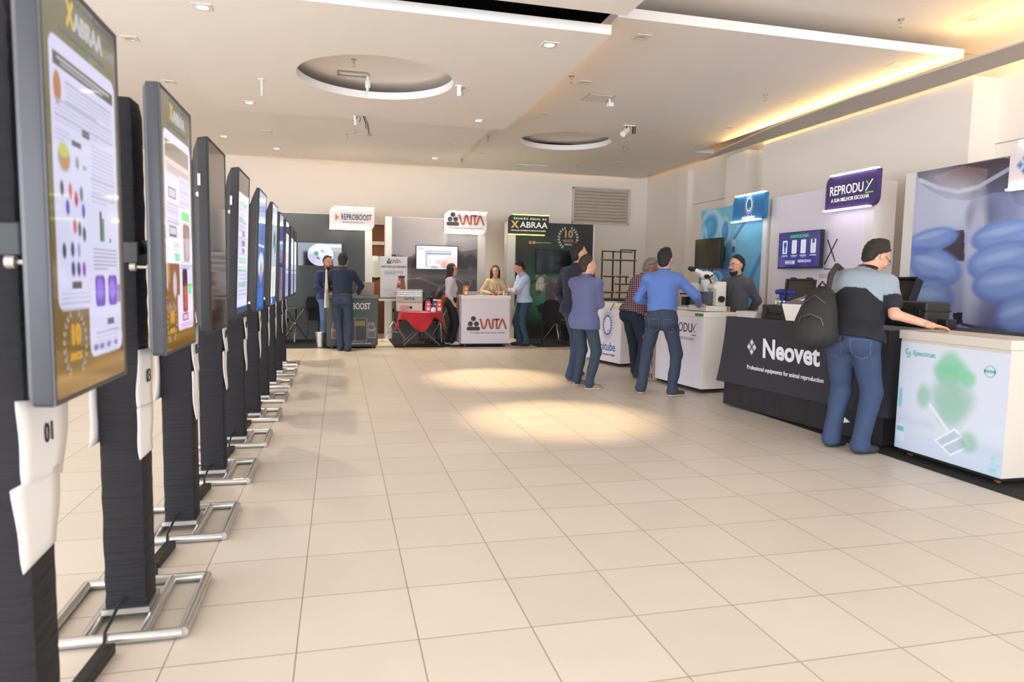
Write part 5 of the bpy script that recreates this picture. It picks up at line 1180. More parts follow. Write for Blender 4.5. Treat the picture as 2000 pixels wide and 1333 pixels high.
MB().bx(-.26, .26, -.09, .1, 0, .17).build('base', m_cream, t, bevel=.008); w = MB().bx(-.27, .27, 0, .03, .18, .44); o = w.build('lid', m_cream, t, bevel=.01); MB().bx(-.25, .25, -.004, 0, .20, .42).build('lid_lining', mat('case_lining', (190, 186, 178), .6), o)
for z in (.31, .35, .39): MB().bx(-.24, .24, -.016, -.004, z, z+.008).build('rack', m_steel, o)
text('lettering', 'WTA', .06, m_txt, frame((.0, -.006, .25), (1, 0, 0), (0, -1, 0)), o, bold=.03, sx=1.6)
MB().bx(-.2, -.02, -.093, -.09, .04, .12).build('label', mat('label_pinkish', (206, 150, 150), .6), t); w = MB(); disc(w, .02, .08, .03, .03); o = w.build('label', m_txt, t); o.data.transform(frame((0, -.0925, 0), (1, 0, 0), (0, -1, 0)))
def flask(label, loc, col, s=1.0, cat='flask', cap=None):
    t = thing('transport_flask', label, cat, loc, 0, 'tapered flasks of the middle back booth')
    mm = mat('flask_'+'_'.join(map(str, col)), col, .35, metal=.0)
    k = [(-.06, 0), (.06, 0), (.06, .10), (.045, .22), (-.045, .22), (-.06, .10)]
    MB().prism([(x*s, z*s) for x, z in k], .10*s, frame((0, .05*s, 0), (1, 0, 0), (0, -1, 0))).build('body', mm, t, bevel=.008)
    MB().bx(-.038*s, .038*s, -.04*s, .04*s, .221*s, .25*s).build('lid', cap or m_dark, t, bevel=.006)
    w = MB(); disc(w, 0, .15*s, .02*s, .02*s); o = w.build('dial', m_whitepl, t); o.data.transform(frame((0, -.0515*s, 0), (1, 0, 0), (0, -1, 0)))
    MB().bx(-.03*s, .03*s, -.053*s, -.051*s, .03*s, .09*s).build('label', m_whitepl, t); return t
flask('pink flask at the middle of the red table', onT(.14, -.02), (206, 48, 92)); flask('dark blue flask second from the right on the red table', onT(.29, .04), (34, 44, 110), cap=m_whitepl); flask('orange red flask at the right end of the red table', onT(.41-.06, -.12), (206, 52, 40), cap=m_whitepl)
o = MB().lathe([(.001, 0), (.05, .01), (.055, .05), (.04, .09), (.001, .1)], n=18).build('white_roll', m_whitepl, smooth=True); place(o, onT(.22, -.25)); tag(o, 'white roll at the front right of the red table', 'roll')
o = MB().bx(-.08, .08, -.05, .05, 0, .008).build('leaflet', m_paper); place(o, onT(.05, -.28), .2); tag(o, 'flat white leaflet on the red table', 'leaflet')
o = MB().bx(-.03, .03, -.02, .02, 0, .06).build('pink_box', mat('label_pinkish', (206, 150, 150))); place(o, onT(-.34, -.06)); tag(o, 'tiny pink box at the left of the red table', 'box')
# tall table things
t = thing('orange_folder', 'rounded orange stand on the tall chrome table beside the standing woman', 'folder', (2.20, 14.57, .809)); MB().prism(roundrect(.17, .22, .07, (0, 0, 1, 1)), .02, frame((0, 0, .11), (1, 0, 0), (0, -1, 0))).build('board', mat('orange_plastic', (214, 84, 38), .5), t, bevel=.004)
o = MB().bx(-.10, .10, -.07, .07, 0, .012).build('leaflet', m_paper); place(o, (1.98, 14.55, .808), .3); tag(o, 'white leaflet on the tall chrome table', 'leaflet')
# counter of the middle booth
zc = 1.031; onW = lambda x, y: (2.885+x, 13.64+y, zc)
flask('copper flask at the left end of the white counter with red letters', onW(-.40, .12), (206, 128, 70), s=.95)
t = thing('desk_sign', 'grey tilted card holder on the white counter beside the copper flask', 'card holder', onW(-.21, .22)); o = MB().bx(-.10, .10, 0, .008, 0, .09).build('card', mat('grey_card', (176, 170, 172), .5), t); o.rotation_euler = (math.radians(-15), 0, 0); MB().bx(-.10, .10, 0, .06, 0, .006).build('foot', m_steel, t)
for i, (x, y, h_, r_, col, lb) in enumerate(((-.07, .2, .09, .016, (190, 190, 186), 'thin clear bottle on the white counter, left of the glass jar'), (-.03, .24, .07, .02, (206, 206, 202), 'short clear bottle on the white counter, beside the thin one'), (.03, .2, .06, .022, (150, 150, 146), 'small grey jar at the middle of the white counter'), (.24, .16, .085, .028, (190, 36, 44), 'red bottle with a pale cap on the white counter before the woman in beige'), (.40, .14, .10, .014, (236, 234, 228), 'slim white bottle at the right end of the white counter'), (.47, .2, .05, .02, (206, 200, 190), 'short pale bottle at the far right of the white counter'))):
    t = thing('bottle', lb, 'bottle', onW(x, y)); MB().lathe([(.001, 0), (r_, 0), (r_, h_*.75), (r_*.5, h_*.85), (.001, h_*.86)], n=14).build('body', mat('bottle_%d' % i, col, .3), t, smooth=True); MB().lathe([(.001, h_*.861), (r_*.55, h_*.861), (r_*.5, h_*1.15), (.001, h_*1.15)], n=12).build('cap', m_whitepl, t)
for x, y, w_, lb in ((-.12, .1, .16, 'white tray at the left of the white counter'), (.30, .07, .12, 'white leaflet pile under the red bottle'), (.12, .12, .10, 'cream card on the white counter before the woman in beige')):
    o = MB().bx(-w_/2, w_/2, -.05, .05, 0, .014).build('tray' if 'tray' in lb else 'leaflet', m_whitepl, bevel=.003); place(o, onW(x, y)); tag(o, lb, 'tray' if 'tray' in lb else 'leaflet')
o = MB().ell((0, 0, .02), (.05, .035, .02)).build('computer_mouse', m_dark, smooth=True); place(o, onW(.14, .26)); tag(o, 'black mouse-like device on the white counter by the red bottle', 'device')

# ---- shelving on the dark green counter, behind the two standing men
SY = 13.6; sa, sb = at(1, SY, 1173, 583), at(1, SY, 1241, 490)
zt = at(1, SY, 1173, 583).z
gc = thing('counter', 'white counter with a dark green top below the open shelving', 'counter', ((sa.x+sb.x)/2+.15, SY+.12, 0)); MB().bx(-.75, .75, -.27, .27, .03, zt-.15).build('body', m_cream, gc); MB().bx(-.77, .77, -.29, .29, zt-.15, zt-.002).build('top', mat('dark_green_top', (44, 56, 44), .5), gc, bevel=.004); MB().bx(-.73, .73, -.25, .25, 0, .03).build('plinth', m_dark, gc)
sh_ = thing('shelf_rack', 'black tube rack with staggered wooden shelves on the dark green counter', 'shelf', (sa.x, SY, zt))
k = (sb.x-sa.x)/68.0
P = lambda px, py: ((px-1173)*k, (583-py)*k*1.0)
m_wood = mat('shelf_wood', (190, 138, 60), .5, noise=.15, nscale=6)
def post(x, y, z0, z1): MB().bx(x-.012, x+.012, y-.012, y+.012, z0, z1).build('post', m_dark, sh_)
H1 = P(0, 493)[1]; H2 = P(0, 490)[1]; wd = 68*k
X = lambda px: (px-1173)*k
Z = lambda py: (583-py)*k
for px, z0, z1, y in ((1174, Z(571), H1, 0), (1201, 0, H1, .14), (1209, 0, H2, -.06), (1240, Z(560), H2, .0), (1197, Z(571), Z(541), 0), (1226, Z(556), Z(541), .05)): post(X(px), y, z0, z1)
for x0, x1, py, y0, y1 in ((1174, 1201, 510, -.1, .14), (1201, 1240, 510, -.1, .14), (1174, 1197, 541, -.1, .12), (1201, 1226, 541, -.08, .12), (1198, 1230, 555, -.08, .12), (1174, 1197, 571, -.1, .12), (1200, 1228, 571, -.08, .12)):
    MB().bx(X(x0), X(x1), y0, y1, Z(py), Z(py)+.016).build('shelf_board', m_wood, sh_); MB().bx(X(x0), X(x1), y0-.008, y0+.012, Z(py)-.022, Z(py)-.001).build('shelf_rail', m_dark, sh_)
MB().bx(X(1174), X(1201), -.01, .01, H1-.022, H1).bx(X(1201), X(1240), .12, .14, H1-.022, H1).build('top_rail', m_dark, sh_); MB().bx(X(1209), X(1240), -.07, -.05, H2-.022, H2).build('top_rail', m_dark, sh_)
MB().bx(X(1240)-.01, X(1240)+.01, -.06, .14, H2-.022, H2).build('top_rail', m_dark, sh_)
# ------------------------------------------------------------------ people: signed-distance bodies meshed into one continuous surface each
def V(*a): return np.array(a, float)
class Field:
    def __init__(s, lo, hi, h):
        s.h = h; s.lo = np.array(lo, float); n = np.ceil((np.array(hi)-s.lo)/h).astype(int)+1
        s.d = np.full(n, .2, np.float32); s.ax = [s.lo[i]+h*np.arange(n[i], dtype=np.float32) for i in range(3)]
    def sub(s, lo, hi):
        sl = []
        for i in range(3):
            a = max(0, int((lo[i]-s.lo[i])/s.h)); b = min(len(s.ax[i]), int((hi[i]-s.lo[i])/s.h)+2); sl.append(slice(a, max(a, b)))
        return tuple(sl), s.ax[0][sl[0]][:, None, None], s.ax[1][sl[1]][None, :, None], s.ax[2][sl[2]][None, None, :]
    def put(s, sl, q, k):
        a = s.d[sl]
        if k > 0:
            hh = np.maximum(k-np.abs(a-q), 0)/k; s.d[sl] = np.minimum(a, q)-hh*hh*k*.25
        else: s.d[sl] = np.minimum(a, q)
    def cap(s, a, b, ra, rb, k=.02, flat=None):
        """tapered capsule a -> b"""
        a, b = np.array(a, float), np.array(b, float); m_ = max(ra, rb)+k+.03
        sl, X, Y, Z = s.sub(np.minimum(a, b)-m_, np.maximum(a, b)+m_)
        ab = b-a; L = float(ab@ab)+1e-9
        t = np.clip(((X-a[0])*ab[0]+(Y-a[1])*ab[1]+(Z-a[2])*ab[2])/L, 0, 1)
        q = np.sqrt((X-a[0]-t*ab[0])**2+(Y-a[1]-t*ab[1])**2+(Z-a[2]-t*ab[2])**2)-(ra+(rb-ra)*t)
        s.put(sl, q, k)
    def ell(s, c, r, R=None, k=.03, cut=None):
        c = np.array(c, float); r = np.array(r, float); m_ = r.max()+k+.03
        sl, X, Y, Z = s.sub(c-m_, c+m_)
        R = np.eye(3) if R is None else R
        p = [(X-c[0])*R[0, i]+(Y-c[1])*R[1, i]+(Z-c[2])*R[2, i] for i in range(3)]
        k0 = np.sqrt(sum((p[i]/r[i])**2 for i in range(3))); k1 = np.sqrt(sum((p[i]/r[i]**2)**2 for i in range(3)))+1e-9
        q = k0*(k0-1)/k1
        if cut:
            for n, cc in cut:
                e = n[0]*p[0]+n[1]*p[1]+n[2]*p[2]-cc; hh = np.maximum(.035-np.abs(q-e), 0)/.035; q = np.maximum(q, e)+hh*hh*.035*.25
        s.put(sl, q, k)
    def plane(s, n, c):
        X, Y, Z = s.ax[0][:, None, None], s.ax[1][None, :, None], s.ax[2][None, None, :]
        s.d = np.maximum(s.d, n[0]*X+n[1]*Y+n[2]*Z-c)
    def wrinkle(s, amp, seed, f=1.0):
        X, Y, Z = s.ax[0][:, None, None], s.ax[1][None, :, None], s.ax[2][None, None, :]
        r = np.random.RandomState(seed); z = 0
        for i in range(4):
            a = r.uniform(-1, 1, 3)*np.array([14, 14, 26])*f*(1+.35*i); b = r.uniform(-1, 1, 3)*9*f
            z = z+np.sin(X*a[0]+Y*a[1]+Z*a[2]+r.uniform(0, 6)+1.6*np.sin(X*b[0]+Y*b[1]+Z*b[2]+r.uniform(0, 6)))/(1+.5*i)
        s.d = s.d+(amp*z).astype(np.float32)
    def verts_faces(s):
        d = s.d; ins = d < 0
        ins[0], ins[-1] = False, False; ins[:, 0], ins[:, -1] = False, False; ins[:, :, 0], ins[:, :, -1] = False, False
        n = d.shape; c = np.zeros((n[0]-1, n[1]-1, n[2]-1), np.int8)
        for i in (0, 1):
            for j in (0, 1):
                for k in (0, 1): c += ins[i:n[0]-1+i, j:n[1]-1+j, k:n[2]-1+k]
        act = (c > 0) & (c < 8); idx = np.full(act.shape, -1, np.int64); A = np.argwhere(act); idx[act] = np.arange(len(A))
        P = np.zeros((len(A), 3)); W = np.zeros(len(A))
        cor = [(i, j, k) for i in (0, 1) for j in (0, 1) for k in (0, 1)]
        for p in cor:
            for ax in range(3):
                if p[ax]: continue
                q = list(p); q[ax] = 1
                ia, ib = tuple((A+p).T), tuple((A+q).T); da, db = d[ia], d[ib]; e = ins[ia] != ins[ib]
                t = np.where(e, np.clip(da/np.where(np.abs(da-db) < 1e-9, 1e-9, da-db), 0, 1), 0)
                pt = np.array(p, float)[None].repeat(len(A), 0); pt[:, ax] += t
                P += pt*e[:, None]; W += e
        P = (A+P/np.maximum(W, 1)[:, None])*s.h+s.lo
        F = []
        for ax in range(3):
            o1, o2 = (ax+1) % 3, (ax+2) % 3
            sa = [slice(None)]*3; sb = [slice(None)]*3; sa[ax] = slice(0, -1); sb[ax] = slice(1, None)
            a, b = ins[tuple(sa)], ins[tuple(sb)]
            E = np.argwhere(a != b); E = E[(E[:, o1] > 0) & (E[:, o2] > 0) & (E[:, o1] < n[o1]-1) & (E[:, o2] < n[o2]-1)]
            fl = a[tuple(E.T)]
            def g(x, y):
                q = E.copy(); q[:, o1] -= x; q[:, o2] -= y; return idx[tuple(q.T)]
            q = np.stack([g(1, 1), g(0, 1), g(0, 0), g(1, 0)], 1); q[~fl] = q[~fl][:, ::-1]
            F.append(q)
        F = np.concatenate(F); F = F[(F >= 0).all(1)]
        return P, F
def sdf_mesh(name, parts, material, parent):
    Ps, Fs, o = [], [], 0
    for f in parts:
        P, F = f.verts_faces(); Ps.append(P); Fs.append(F+o); o += len(P)
    P, F = np.concatenate(Ps), np.concatenate(Fs)
    me = bpy.data.meshes.new(name); me.vertices.add(len(P)); me.vertices.foreach_set('co', P.ravel().astype(np.float32))
    me.loops.add(F.size); me.loops.foreach_set('vertex_index', F.ravel().astype(np.int32))
    me.polygons.add(len(F)); me.polygons.foreach_set('loop_start', np.arange(0, F.size, 4, dtype=np.int32)); me.polygons.foreach_set('loop_total', np.full(len(F), 4, np.int32))
    me.update(); me.validate(); me.polygons.foreach_set('use_smooth', [True]*len(me.polygons))
    me.materials.append(material)
    ob = bpy.data.objects.new(name, me); COL.objects.link(ob)
    if parent is not None: ob.parent = parent
    return ob
def nrm(v): return v/(np.linalg.norm(v)+1e-9)
def ik(a, b, l1, l2, hint):
    d = b-a; L = np.linalg.norm(d); L2 = min(L, (l1+l2)*.999); u = d/L; b = a+u*L2
    x = (l1*l1-l2*l2+L2*L2)/(2*L2); h = math.sqrt(max(l1*l1-x*x, 0))
    n = nrm(hint-u*(hint@u)); return a+u*x+n*h, b
def skin(name, col):
    m_ = mat(name, col, .5, noise=.05, nscale=12); B = m_.node_tree.nodes['Principled BSDF']
    B.inputs['Subsurface Weight'].default_value = .12; B.inputs['Subsurface Radius'].default_value = (.012, .005, .003); return m_
def denim(name, col): return mat(name, col, .85, noise=.16, nscale=14, bump=.2, bscale=500)
def cloth(name, col): return mat(name, col, .85, noise=.05, nscale=6, bump=.12, bscale=400, sheen=.1)
def rotm(yaw, pitch, roll=0.0):
    """head frame columns: right, forward, up; yaw to the left is positive, pitch down is positive"""
    return np.array(Euler((-math.radians(pitch), math.radians(roll), math.radians(yaw)), 'XYZ').to_matrix()) if False else np.array(Matrix.Rotation(math.radians(yaw), 3, 'Z')@Matrix.Rotation(-math.radians(pitch), 3, 'X')@Matrix.Rotation(math.radians(roll), 3, 'Y'))
def hand(parts, wrist, fwd, up, side, curl=25, spread=6, s=1.0, h=.0036):
    """palm, four bent fingers of different lengths and a thumb leaving the side of the palm; up = back of the hand, side=+1 right hand"""
    f = nrm(fwd); u = nrm(up-f*(up@f)); r = np.cross(f, u)                   # r: right of the hand seen from its back
    th = -r*side                                                            # thumb side (palm down, right hand: left)
    F = Field(wrist-.23*s, wrist+.23*s, h)
    R = np.stack([r, f, u], 1)
    F.cap(wrist-f*.035, wrist+f*.01, .026*s, .025*s, .01)
    F.ell(wrist+f*.05*s, (.041*s, .055*s, .016*s), R, .012)
    F.ell(wrist+f*.032*s+th*.024*s-u*.006, (.018*s, .032*s, .016*s), R, .012)
    for i, (off, l, rr) in enumerate(((.031, .078, .0088), (.0105, .088, .0092), (-.0105, .081, .0088), (-.031, .063, .0078))):
        a = math.radians(spread*(1.5-i)); d = f*math.cos(a)+th*math.sin(a); p = wrist+(f*.088+th*off)*s; ang = 0
        if i in (0, 3): p = p-f*.006*s
        for j, fr in enumerate((.45, .3, .25)):
            ang += math.radians(curl*(.6, 1.0, .8)[j]*(1+.12*i)); q = p+(d*math.cos(ang)-u*math.sin(ang))*l*fr*s
            F.cap(p, q, rr*s*(1-.06*j), rr*s*(.94-.06*j), .003); p = q
    p = wrist+(f*.028+th*.036)*s
    for j, (l, a) in enumerate(((.036, 48), (.034, 30), (.026, 22))):
        a = math.radians(a); q = p+(f*math.cos(a)+th*math.sin(a)-u*(.18+.01*curl*.5*j*.3))*l*s; F.cap(p, q, (.0115-.001*j)*s, (.0105-.001*j)*s, .005); p = q
    parts.append(F)
def person(label, loc, az, h, o, group=None):
    """az: compass of the facing direction (degrees from +X); o: pose and dress"""
    s = h/1.76; g = o.get
    t = thing('person', label, 'person', loc, math.radians(az-90), group)
    sd = g('seed', 1); fat = g('fat', 1.0); fem = g('fem', False)
    pel = V(g('px', 0), g('py', 0), .945+g('pz', 0))*s
    lean, side = math.radians(g('lean', 2)), math.radians(g('side', 0))
    up = nrm(V(math.sin(side), math.sin(lean), math.cos(lean))); tw = math.radians(g('twist', 0))
    rt0 = V(math.cos(tw), math.sin(tw), 0); rt = nrm(rt0-up*(rt0@up)); fw = np.cross(up, rt); RT = np.stack([rt, fw, up], 1)
    sp = lambda k, f=0.0, r=0.0: pel+(up*k+fw*f+rt*r)*s
    nb = sp(.535, -.005)
    hy, hp, hr = g('head', (0, 4, 0)); HR = rotm(hy+g('twist', 0), hp, hr); hu, hf = HR[:, 2], HR[:, 1]
    nd = nrm(up*.8+hu*.5+hf*.25); hs_ = 1.05*s
    hc = nb+(nd*.072+hu*.098+hf*.014)*s
    H = lambda x, y, z: hc+HR@(V(x, y, z)*hs_)
    sw = (.155 if fem else .178)*s
    sh = {q: sp(.462)+rt*sw*q for q in (1, -1)}
    arms = {}
    for q, nm in ((1, 'R'), (-1, 'L')):
        a = g('arm'+nm)
        wr = V(*a[0])*s if a else sh[q]+(V(.05*q, .05, -.51))*s
        hint = V(*(a[1] if a and len(a) > 1 and a[1] else (.5*q, -1, -.2)))
        arms[q] = (*ik(sh[q], wr, .29*s, .255*s, hint), (a[2] if a and len(a) > 2 else None))
    legs = {}
    for q, nm in ((1, 'R'), (-1, 'L')):
        l = g('leg'+nm) or ((.10*q, 0), -8*q); xy = l[0]; z = (l[2] if len(l) > 2 else 0); pt = l[3] if len(l) > 3 else 0
        hip = pel+V(.088*q, 0, -.03)*s; ty = math.radians(l[1]); tf = V(math.sin(-ty), math.cos(-ty), 0)
        an = V(xy[0]*s, xy[1]*s, .085*s+z); kn, an2 = ik(hip, an, .435*s, .425*s, tf+V(.12*q, 0, 0)+V(0, .3, 0)); legs[q] = (hip, kn, an, tf, pt, z)
    m_skin = skin(*g('skin', ('skin_light', (205, 152, 122))))
    lo, hi = V(-.95, -.95, -.02), V(.95, .95, 1.98)
    pts = [pel, hc+.14, hc-.14, *[x for a in arms.values() for x in a[:2]], *[x for l in legs.values() for x in (l[1], l[2])], sh[1], sh[-1]]
    lo, hi = np.min(pts, 0)-.22, np.max(pts, 0)+.22; lo[2] = -.03
    # body: one surface
    B = Field(lo, hi, .0075)
    ew = lambda k, rx, ry, rz, f=0.0, e=0.0, FF=None, kk=.06: (FF or B).ell(sp(k, f), V(rx*s*fat+e, ry*s*fat+e, rz*s), RT, kk)
    tors = [(-.02, .165, .115, .13, 0), (.14, .148, .108, .14, .005), (.28, .160, .115, .14, .0), (.40, .172, .112, .12, -.01), (.47, .145, .085, .08, -.012)]
    if fem: tors = [(-.03, .162, .112, .13, 0), (.13, .125, .095, .14, .005), (.28, .138, .115, .12, .018), (.40, .15, .098, .11, -.005), (.47, .125, .075, .07, -.012)]
    for a in tors: ew(*a)
    for q in (1, -1):
        el, wr = arms[q][:2]; B.ell(sh[q]-up*.01, V(.055, .055, .058)*s, RT, .05); B.cap(sh[q], el, .048*s, .041*s, .03); B.cap(el, wr, .041*s, .027*s, .02)
        hip, kn, an, tf, pt, z = legs[q]; B.cap(hip, kn, .078*s, .052*s, .04); B.cap(kn, an, .05*s, .034*s, .03); B.cap(an, an+tf*.12*s-V(0, 0, .045*s), .036*s, .028*s, .02)
    B.cap(nb-up*.04*s, hc-hu*.05*s-hf*.015*s, .062*s*(.88 if fem else 1), .055*s*(.88 if fem else 1), .035)
    # head
    B2 = Field(hc-.19, hc+.19, .0048)
    he = lambda FF, c, r, k=.015, **kw: FF.ell(H(*c), V(*r)*hs_, HR, k, **kw)
    B2.cap(nb-up*.02*s, hc-hu*.05*s-hf*.015*s, .060*s*(.88 if fem else 1), .054*s*(.88 if fem else 1), .02)
    he(B2, (0, -.012, .022), (.074, .093, .092)); he(B2, (0, .022, -.045), (.060, .070, .078), .03); he(B2, (0, .058, -.102), (.030, .028, .026), .03)
    he(B2, (0, .078, .022), (.050, .016, .012), .02); he(B2, (.036, .068, -.028), (.022, .02, .02), .02); he(B2, (-.036, .068, -.028), (.022, .02, .02), .02)
    B2.cap(H(0, .088, .010), H(0, .106, -.028), .008*s, .0125*s, .012); he(B2, (.011, .098, -.033), (.008, .01, .007), .006); he(B2, (-.011, .098, -.033), (.008, .01, .007), .006)
    he(B2, (0, .084, -.066), (.026, .012, .011), .01)
    for q in (1, -1): he(B2, (.077*q, -.008, -.008), (.010, .022, .033), .006)
    parts = [B, B2]
    for q in (1, -1):
        el, wr, hd = arms[q]
        fwd = nrm(V(*hd[0])) if hd else nrm(wr-el); u = V(*hd[1]) if hd else V(q*1.0, .2, .1)
        hand(parts, wr+nrm(wr-el)*.01, fwd, u, q, hd[2] if hd and len(hd) > 2 else 28, s=s*(.92 if fem else 1.0), h=g('handres', .0042))
    sdf_mesh('body', parts, m_skin, t)
    # face details
    m_hair = mat(*g('hair', ('hair_black', (28, 22, 20))), .6, bump=.5, bscale=260)
    eyew = mat('eye_white', (225, 220, 214), .3); iris = mat('iris_dark', (40, 26, 18), .2); lip = mat('lip_tone', (158, 92, 82), .5)
    if g('face', True):
        for q in (1, -1):
            R3 = Matrix(HR.tolist())
            e = MB().ell(H(.031*q, .0805, .000), (.0125*s, .0085*s, .0075*s), 12, 8, R3).build('eye', eyew, t, smooth=True)
            MB().ell(H(.031*q, .0865, .000), (.0055*s, .004*s, .0058*s), 10, 6, R3).build('iris', iris, e, smooth=True)
            MB().tube([H(.014*q, .0945, .020), H(.034*q, .092, .027), H(.053*q, .078, .021)], [.003, .0045, .002], 6).build('eyebrow', m_hair, t, smooth=True)
        MB().ell(H(0, .092, -.066), (.022*s, .007*s, .0065*s), 12, 8, Matrix(HR.tolist())).build('mouth', lip, t, smooth=True)
    # hair
    Hf = Field(hc-.24, hc+.24, .0055); hs = g('hairstyle', 'short'); thick = g('hairthick', 1.0)
    if hs != 'none':
        cuts = [((0, .74, -.67), (g('hairline', .016)+.008)*s), ((0, 0, -1), .108*s)]
        if hs == 'long': cuts = [((0, .80, -.60), .022*s), ((0, 0, -1), .1*s)]
        he(Hf, (0, -.025, .024), (.086*thick, .102*thick, .104*thick), .01, cut=cuts)
        if hs != 'long': he(Hf, (0, -.058, -.045), (.062, .046, .062), .02)
        if hs == 'long':
            for x, y in ((.062, -.03), (-.062, -.03), (.03, -.075), (-.03, -.075), (.075, .0), (-.075, .0)): Hf.cap(H(x, y, -.0), H(x*1.15, y-.02, -.17-.03*(y < -.05)), .034*s, .030*s, .03)
        if hs != 'long': Hf.cap(H(-.04, .0, .10), H(.03, -.03, .105), .03*s, .03*s, .03)
        Hf.wrinkle(.0022, sd, 4.5); sdf_mesh('hair', [Hf], m_hair, t)
    if g('beard'):
        Bf = Field(hc-.2, hc+.2, .0048)
        he(Bf, (0, .024, -.066), (.066, .076, .066), .01, cut=[((0, -1, 0), .012*s), ((0, .35, .94), .012*s)]); he(Bf, (0, .060, -.106), (.036, .034, .034), .02)
        for q in (1, -1): Bf.cap(H(.004*q, .098, -.053), H(.034*q, .082, -.064), .007*s, .006*s, .006)
        Bf.wrinkle(.001, sd+5, 5.0); sdf_mesh('beard', [Bf], m_hair, t)
    if g('glasses'):
        w = MB()
        for q in (1, -1):
            w.tube([H(.032*q+.021*math.cos(a), .1, .001+.016*math.sin(a)) for a in np.linspace(0, 2*PI, 17)], .0018, 6); w.tube([H(.054*q, .098, .006), H(.080*q, .0, .006)], .0018, 6)
        w.tube([H(-.011, .1, .004), H(.011, .1, .004)], .0018, 6); w.build('glasses', mat('glasses_frame', (30, 28, 30), .3), t, smooth=True)
    # trousers
    m_tr = denim(*g('trousers', ('denim_blue', (46, 58, 80)))); loose = g('loose', 1.0)
    T = Field(lo, hi, .0085)
    T.ell(sp(-.02), V(.172*s*fat, .126*s*fat, .13*s), RT, .05); T.ell(sp(.05), V(.165*s*fat, .122*s*fat, .10*s), RT, .05)
    for q in (1, -1):
        hip, kn, an, tf, pt, z = legs[q]
        T.cap(hip, kn, .094*s*fat, .073*s*loose, .035); low = an+V(0, 0, -.03*s); T.cap(kn, low, .072*s*loose, .060*s*loose, .03); T.ell(low+tf*.012+V(0, 0, .02), V(.066, .070, .045)*s*loose, None, .02)
        T.ell(hip+V(.01*q, -.06, -.0)*s, V(.085, .075, .10)*s*fat, None, .04)
    T.wrinkle(g('jeanwr', .0028), sd+11)
    T.plane(up, up@sp(.105)); T.plane(V(0, 0, -1), -.028*s)
    sdf_mesh('trousers', [T], m_tr, t)
    if g('pockets'):
        for q in (1, -1):
            vs = []; nn = 7
            for j in range(nn):
                for i in range(nn):
                    x = pel[0]+(.085*q+(.060-.012*(j/(nn-1)))*(2*i/(nn-1)-1))*s*fat; z = pel[2]+(-.015-.135*j/(nn-1)-(.02*(1-abs(2*i/(nn-1)-1)) if j == nn-1 else 0))*s
                    ix, iz = int(round((x-T.lo[0])/T.h)), int(round((z-T.lo[2])/T.h)); colm = T.d[ix, :, iz]; y = T.ax[1][int(np.argmax(colm < 0))]; vs.append((x, float(y)-.004, z))
            P = MB().add(vs, [(j*nn+i, j*nn+i+1, (j+1)*nn+i+1, (j+1)*nn+i) for j in range(nn-1) for i in range(nn-1)]).build('pocket', m_tr, t, smooth=True)
            rim = [vs[i] for i in range(nn)]+[vs[j*nn+nn-1] for j in range(1, nn)]+[vs[(nn-1)*nn+i] for i in range(nn-2, -1, -1)]+[vs[j*nn] for j in range(nn-2, -1, -1)]
            MB().tube([(x, y-.001, z) for x, y, z in rim], .0016, 5).build('stitching', mat('denim_stitching', (120, 132, 150), .8), P)
    if g('belt'):
        Bl = Field(pel-.3, pel+.3, .006); Bl.ell(sp(-.02), V(.172*s*fat, .126*s*fat, .13*s)+.004, RT, .05); Bl.ell(sp(.05), V(.165*s*fat, .122*s*fat, .10*s)+.005, RT, .05)
        Bl.plane(up, up@sp(.105)); Bl.plane(-up, -(up@sp(.068))); sdf_mesh('belt', [Bl], mat(*g('belt'), .5), t)
    # shoes
    m_sh = mat(*g('shoes', ('shoe_dark', (48, 42, 40))), .55); m_so = mat(*g('sole', ('sole_dark', (40, 36, 34))), .7)
    for q in (1, -1):
        hip, kn, an, tf, pt, z = legs[q]; r_ = np.cross(tf, V(0, 0, 1)); pr_ = math.radians(pt); f2 = tf*math.cos(pr_)-V(0, 0, 1)*math.sin(pr_); u2 = np.cross(r_, f2); R = np.stack([r_, f2, u2], 1)
        c = an-u2*.085*s; S = Field(c-.34, c+.34, .0065)
        S.ell(c+(f2*.02+u2*.045)*s, V(.043, .085, .05)*s, R, .02); S.ell(c+(f2*.125+u2*.032)*s, V(.046, .075, .036)*s, R, .04); S.cap(c+u2*.05*s, c+u2*.105*s, .045*s, .043*s, .02)
        S2 = Field(c-.34, c+.34, .0065); S2.d = S.d.copy()-.003
        S.plane(-u2, -(u2@c)-.018*s); S2.plane(-u2, -(u2@c)-.001); S2.plane(u2, u2@c+.022*s)
        so = sdf_mesh('shoe', [S], m_sh, t); sdf_mesh('sole', [S2], m_so, so)
    # shirt
    ms = g('shirtmat') or cloth(*g('shirt', ('shirt_blue', (90, 110, 180))))
    e = g('ease', .018)*s; S = Field(lo, hi, .0075); hem = g('hem', .07)
    for i, a in enumerate(tors): ew(*a, e=e+(.006 if i < 2 else 0), FF=S, kk=.06)
    if hem < 0: S.ell(sp(hem*.6), V(.174*s*fat+e, .128*s*fat+e, .15*s), RT, .05)
    if hem < 0:
        for q in (1, -1): S.ell(legs[q][0]+V(.01*q, -.06, -.0)*s, V(.085, .075, .11)*s*fat+.012, None, .05); S.cap(legs[q][0], legs[q][0]+(legs[q][1]-legs[q][0])*.3, .094*s*fat+.016, .088*s*fat+.016, .04)
    slv = g('sleeve', 'long'); sle = g('sleasy', 1.0)
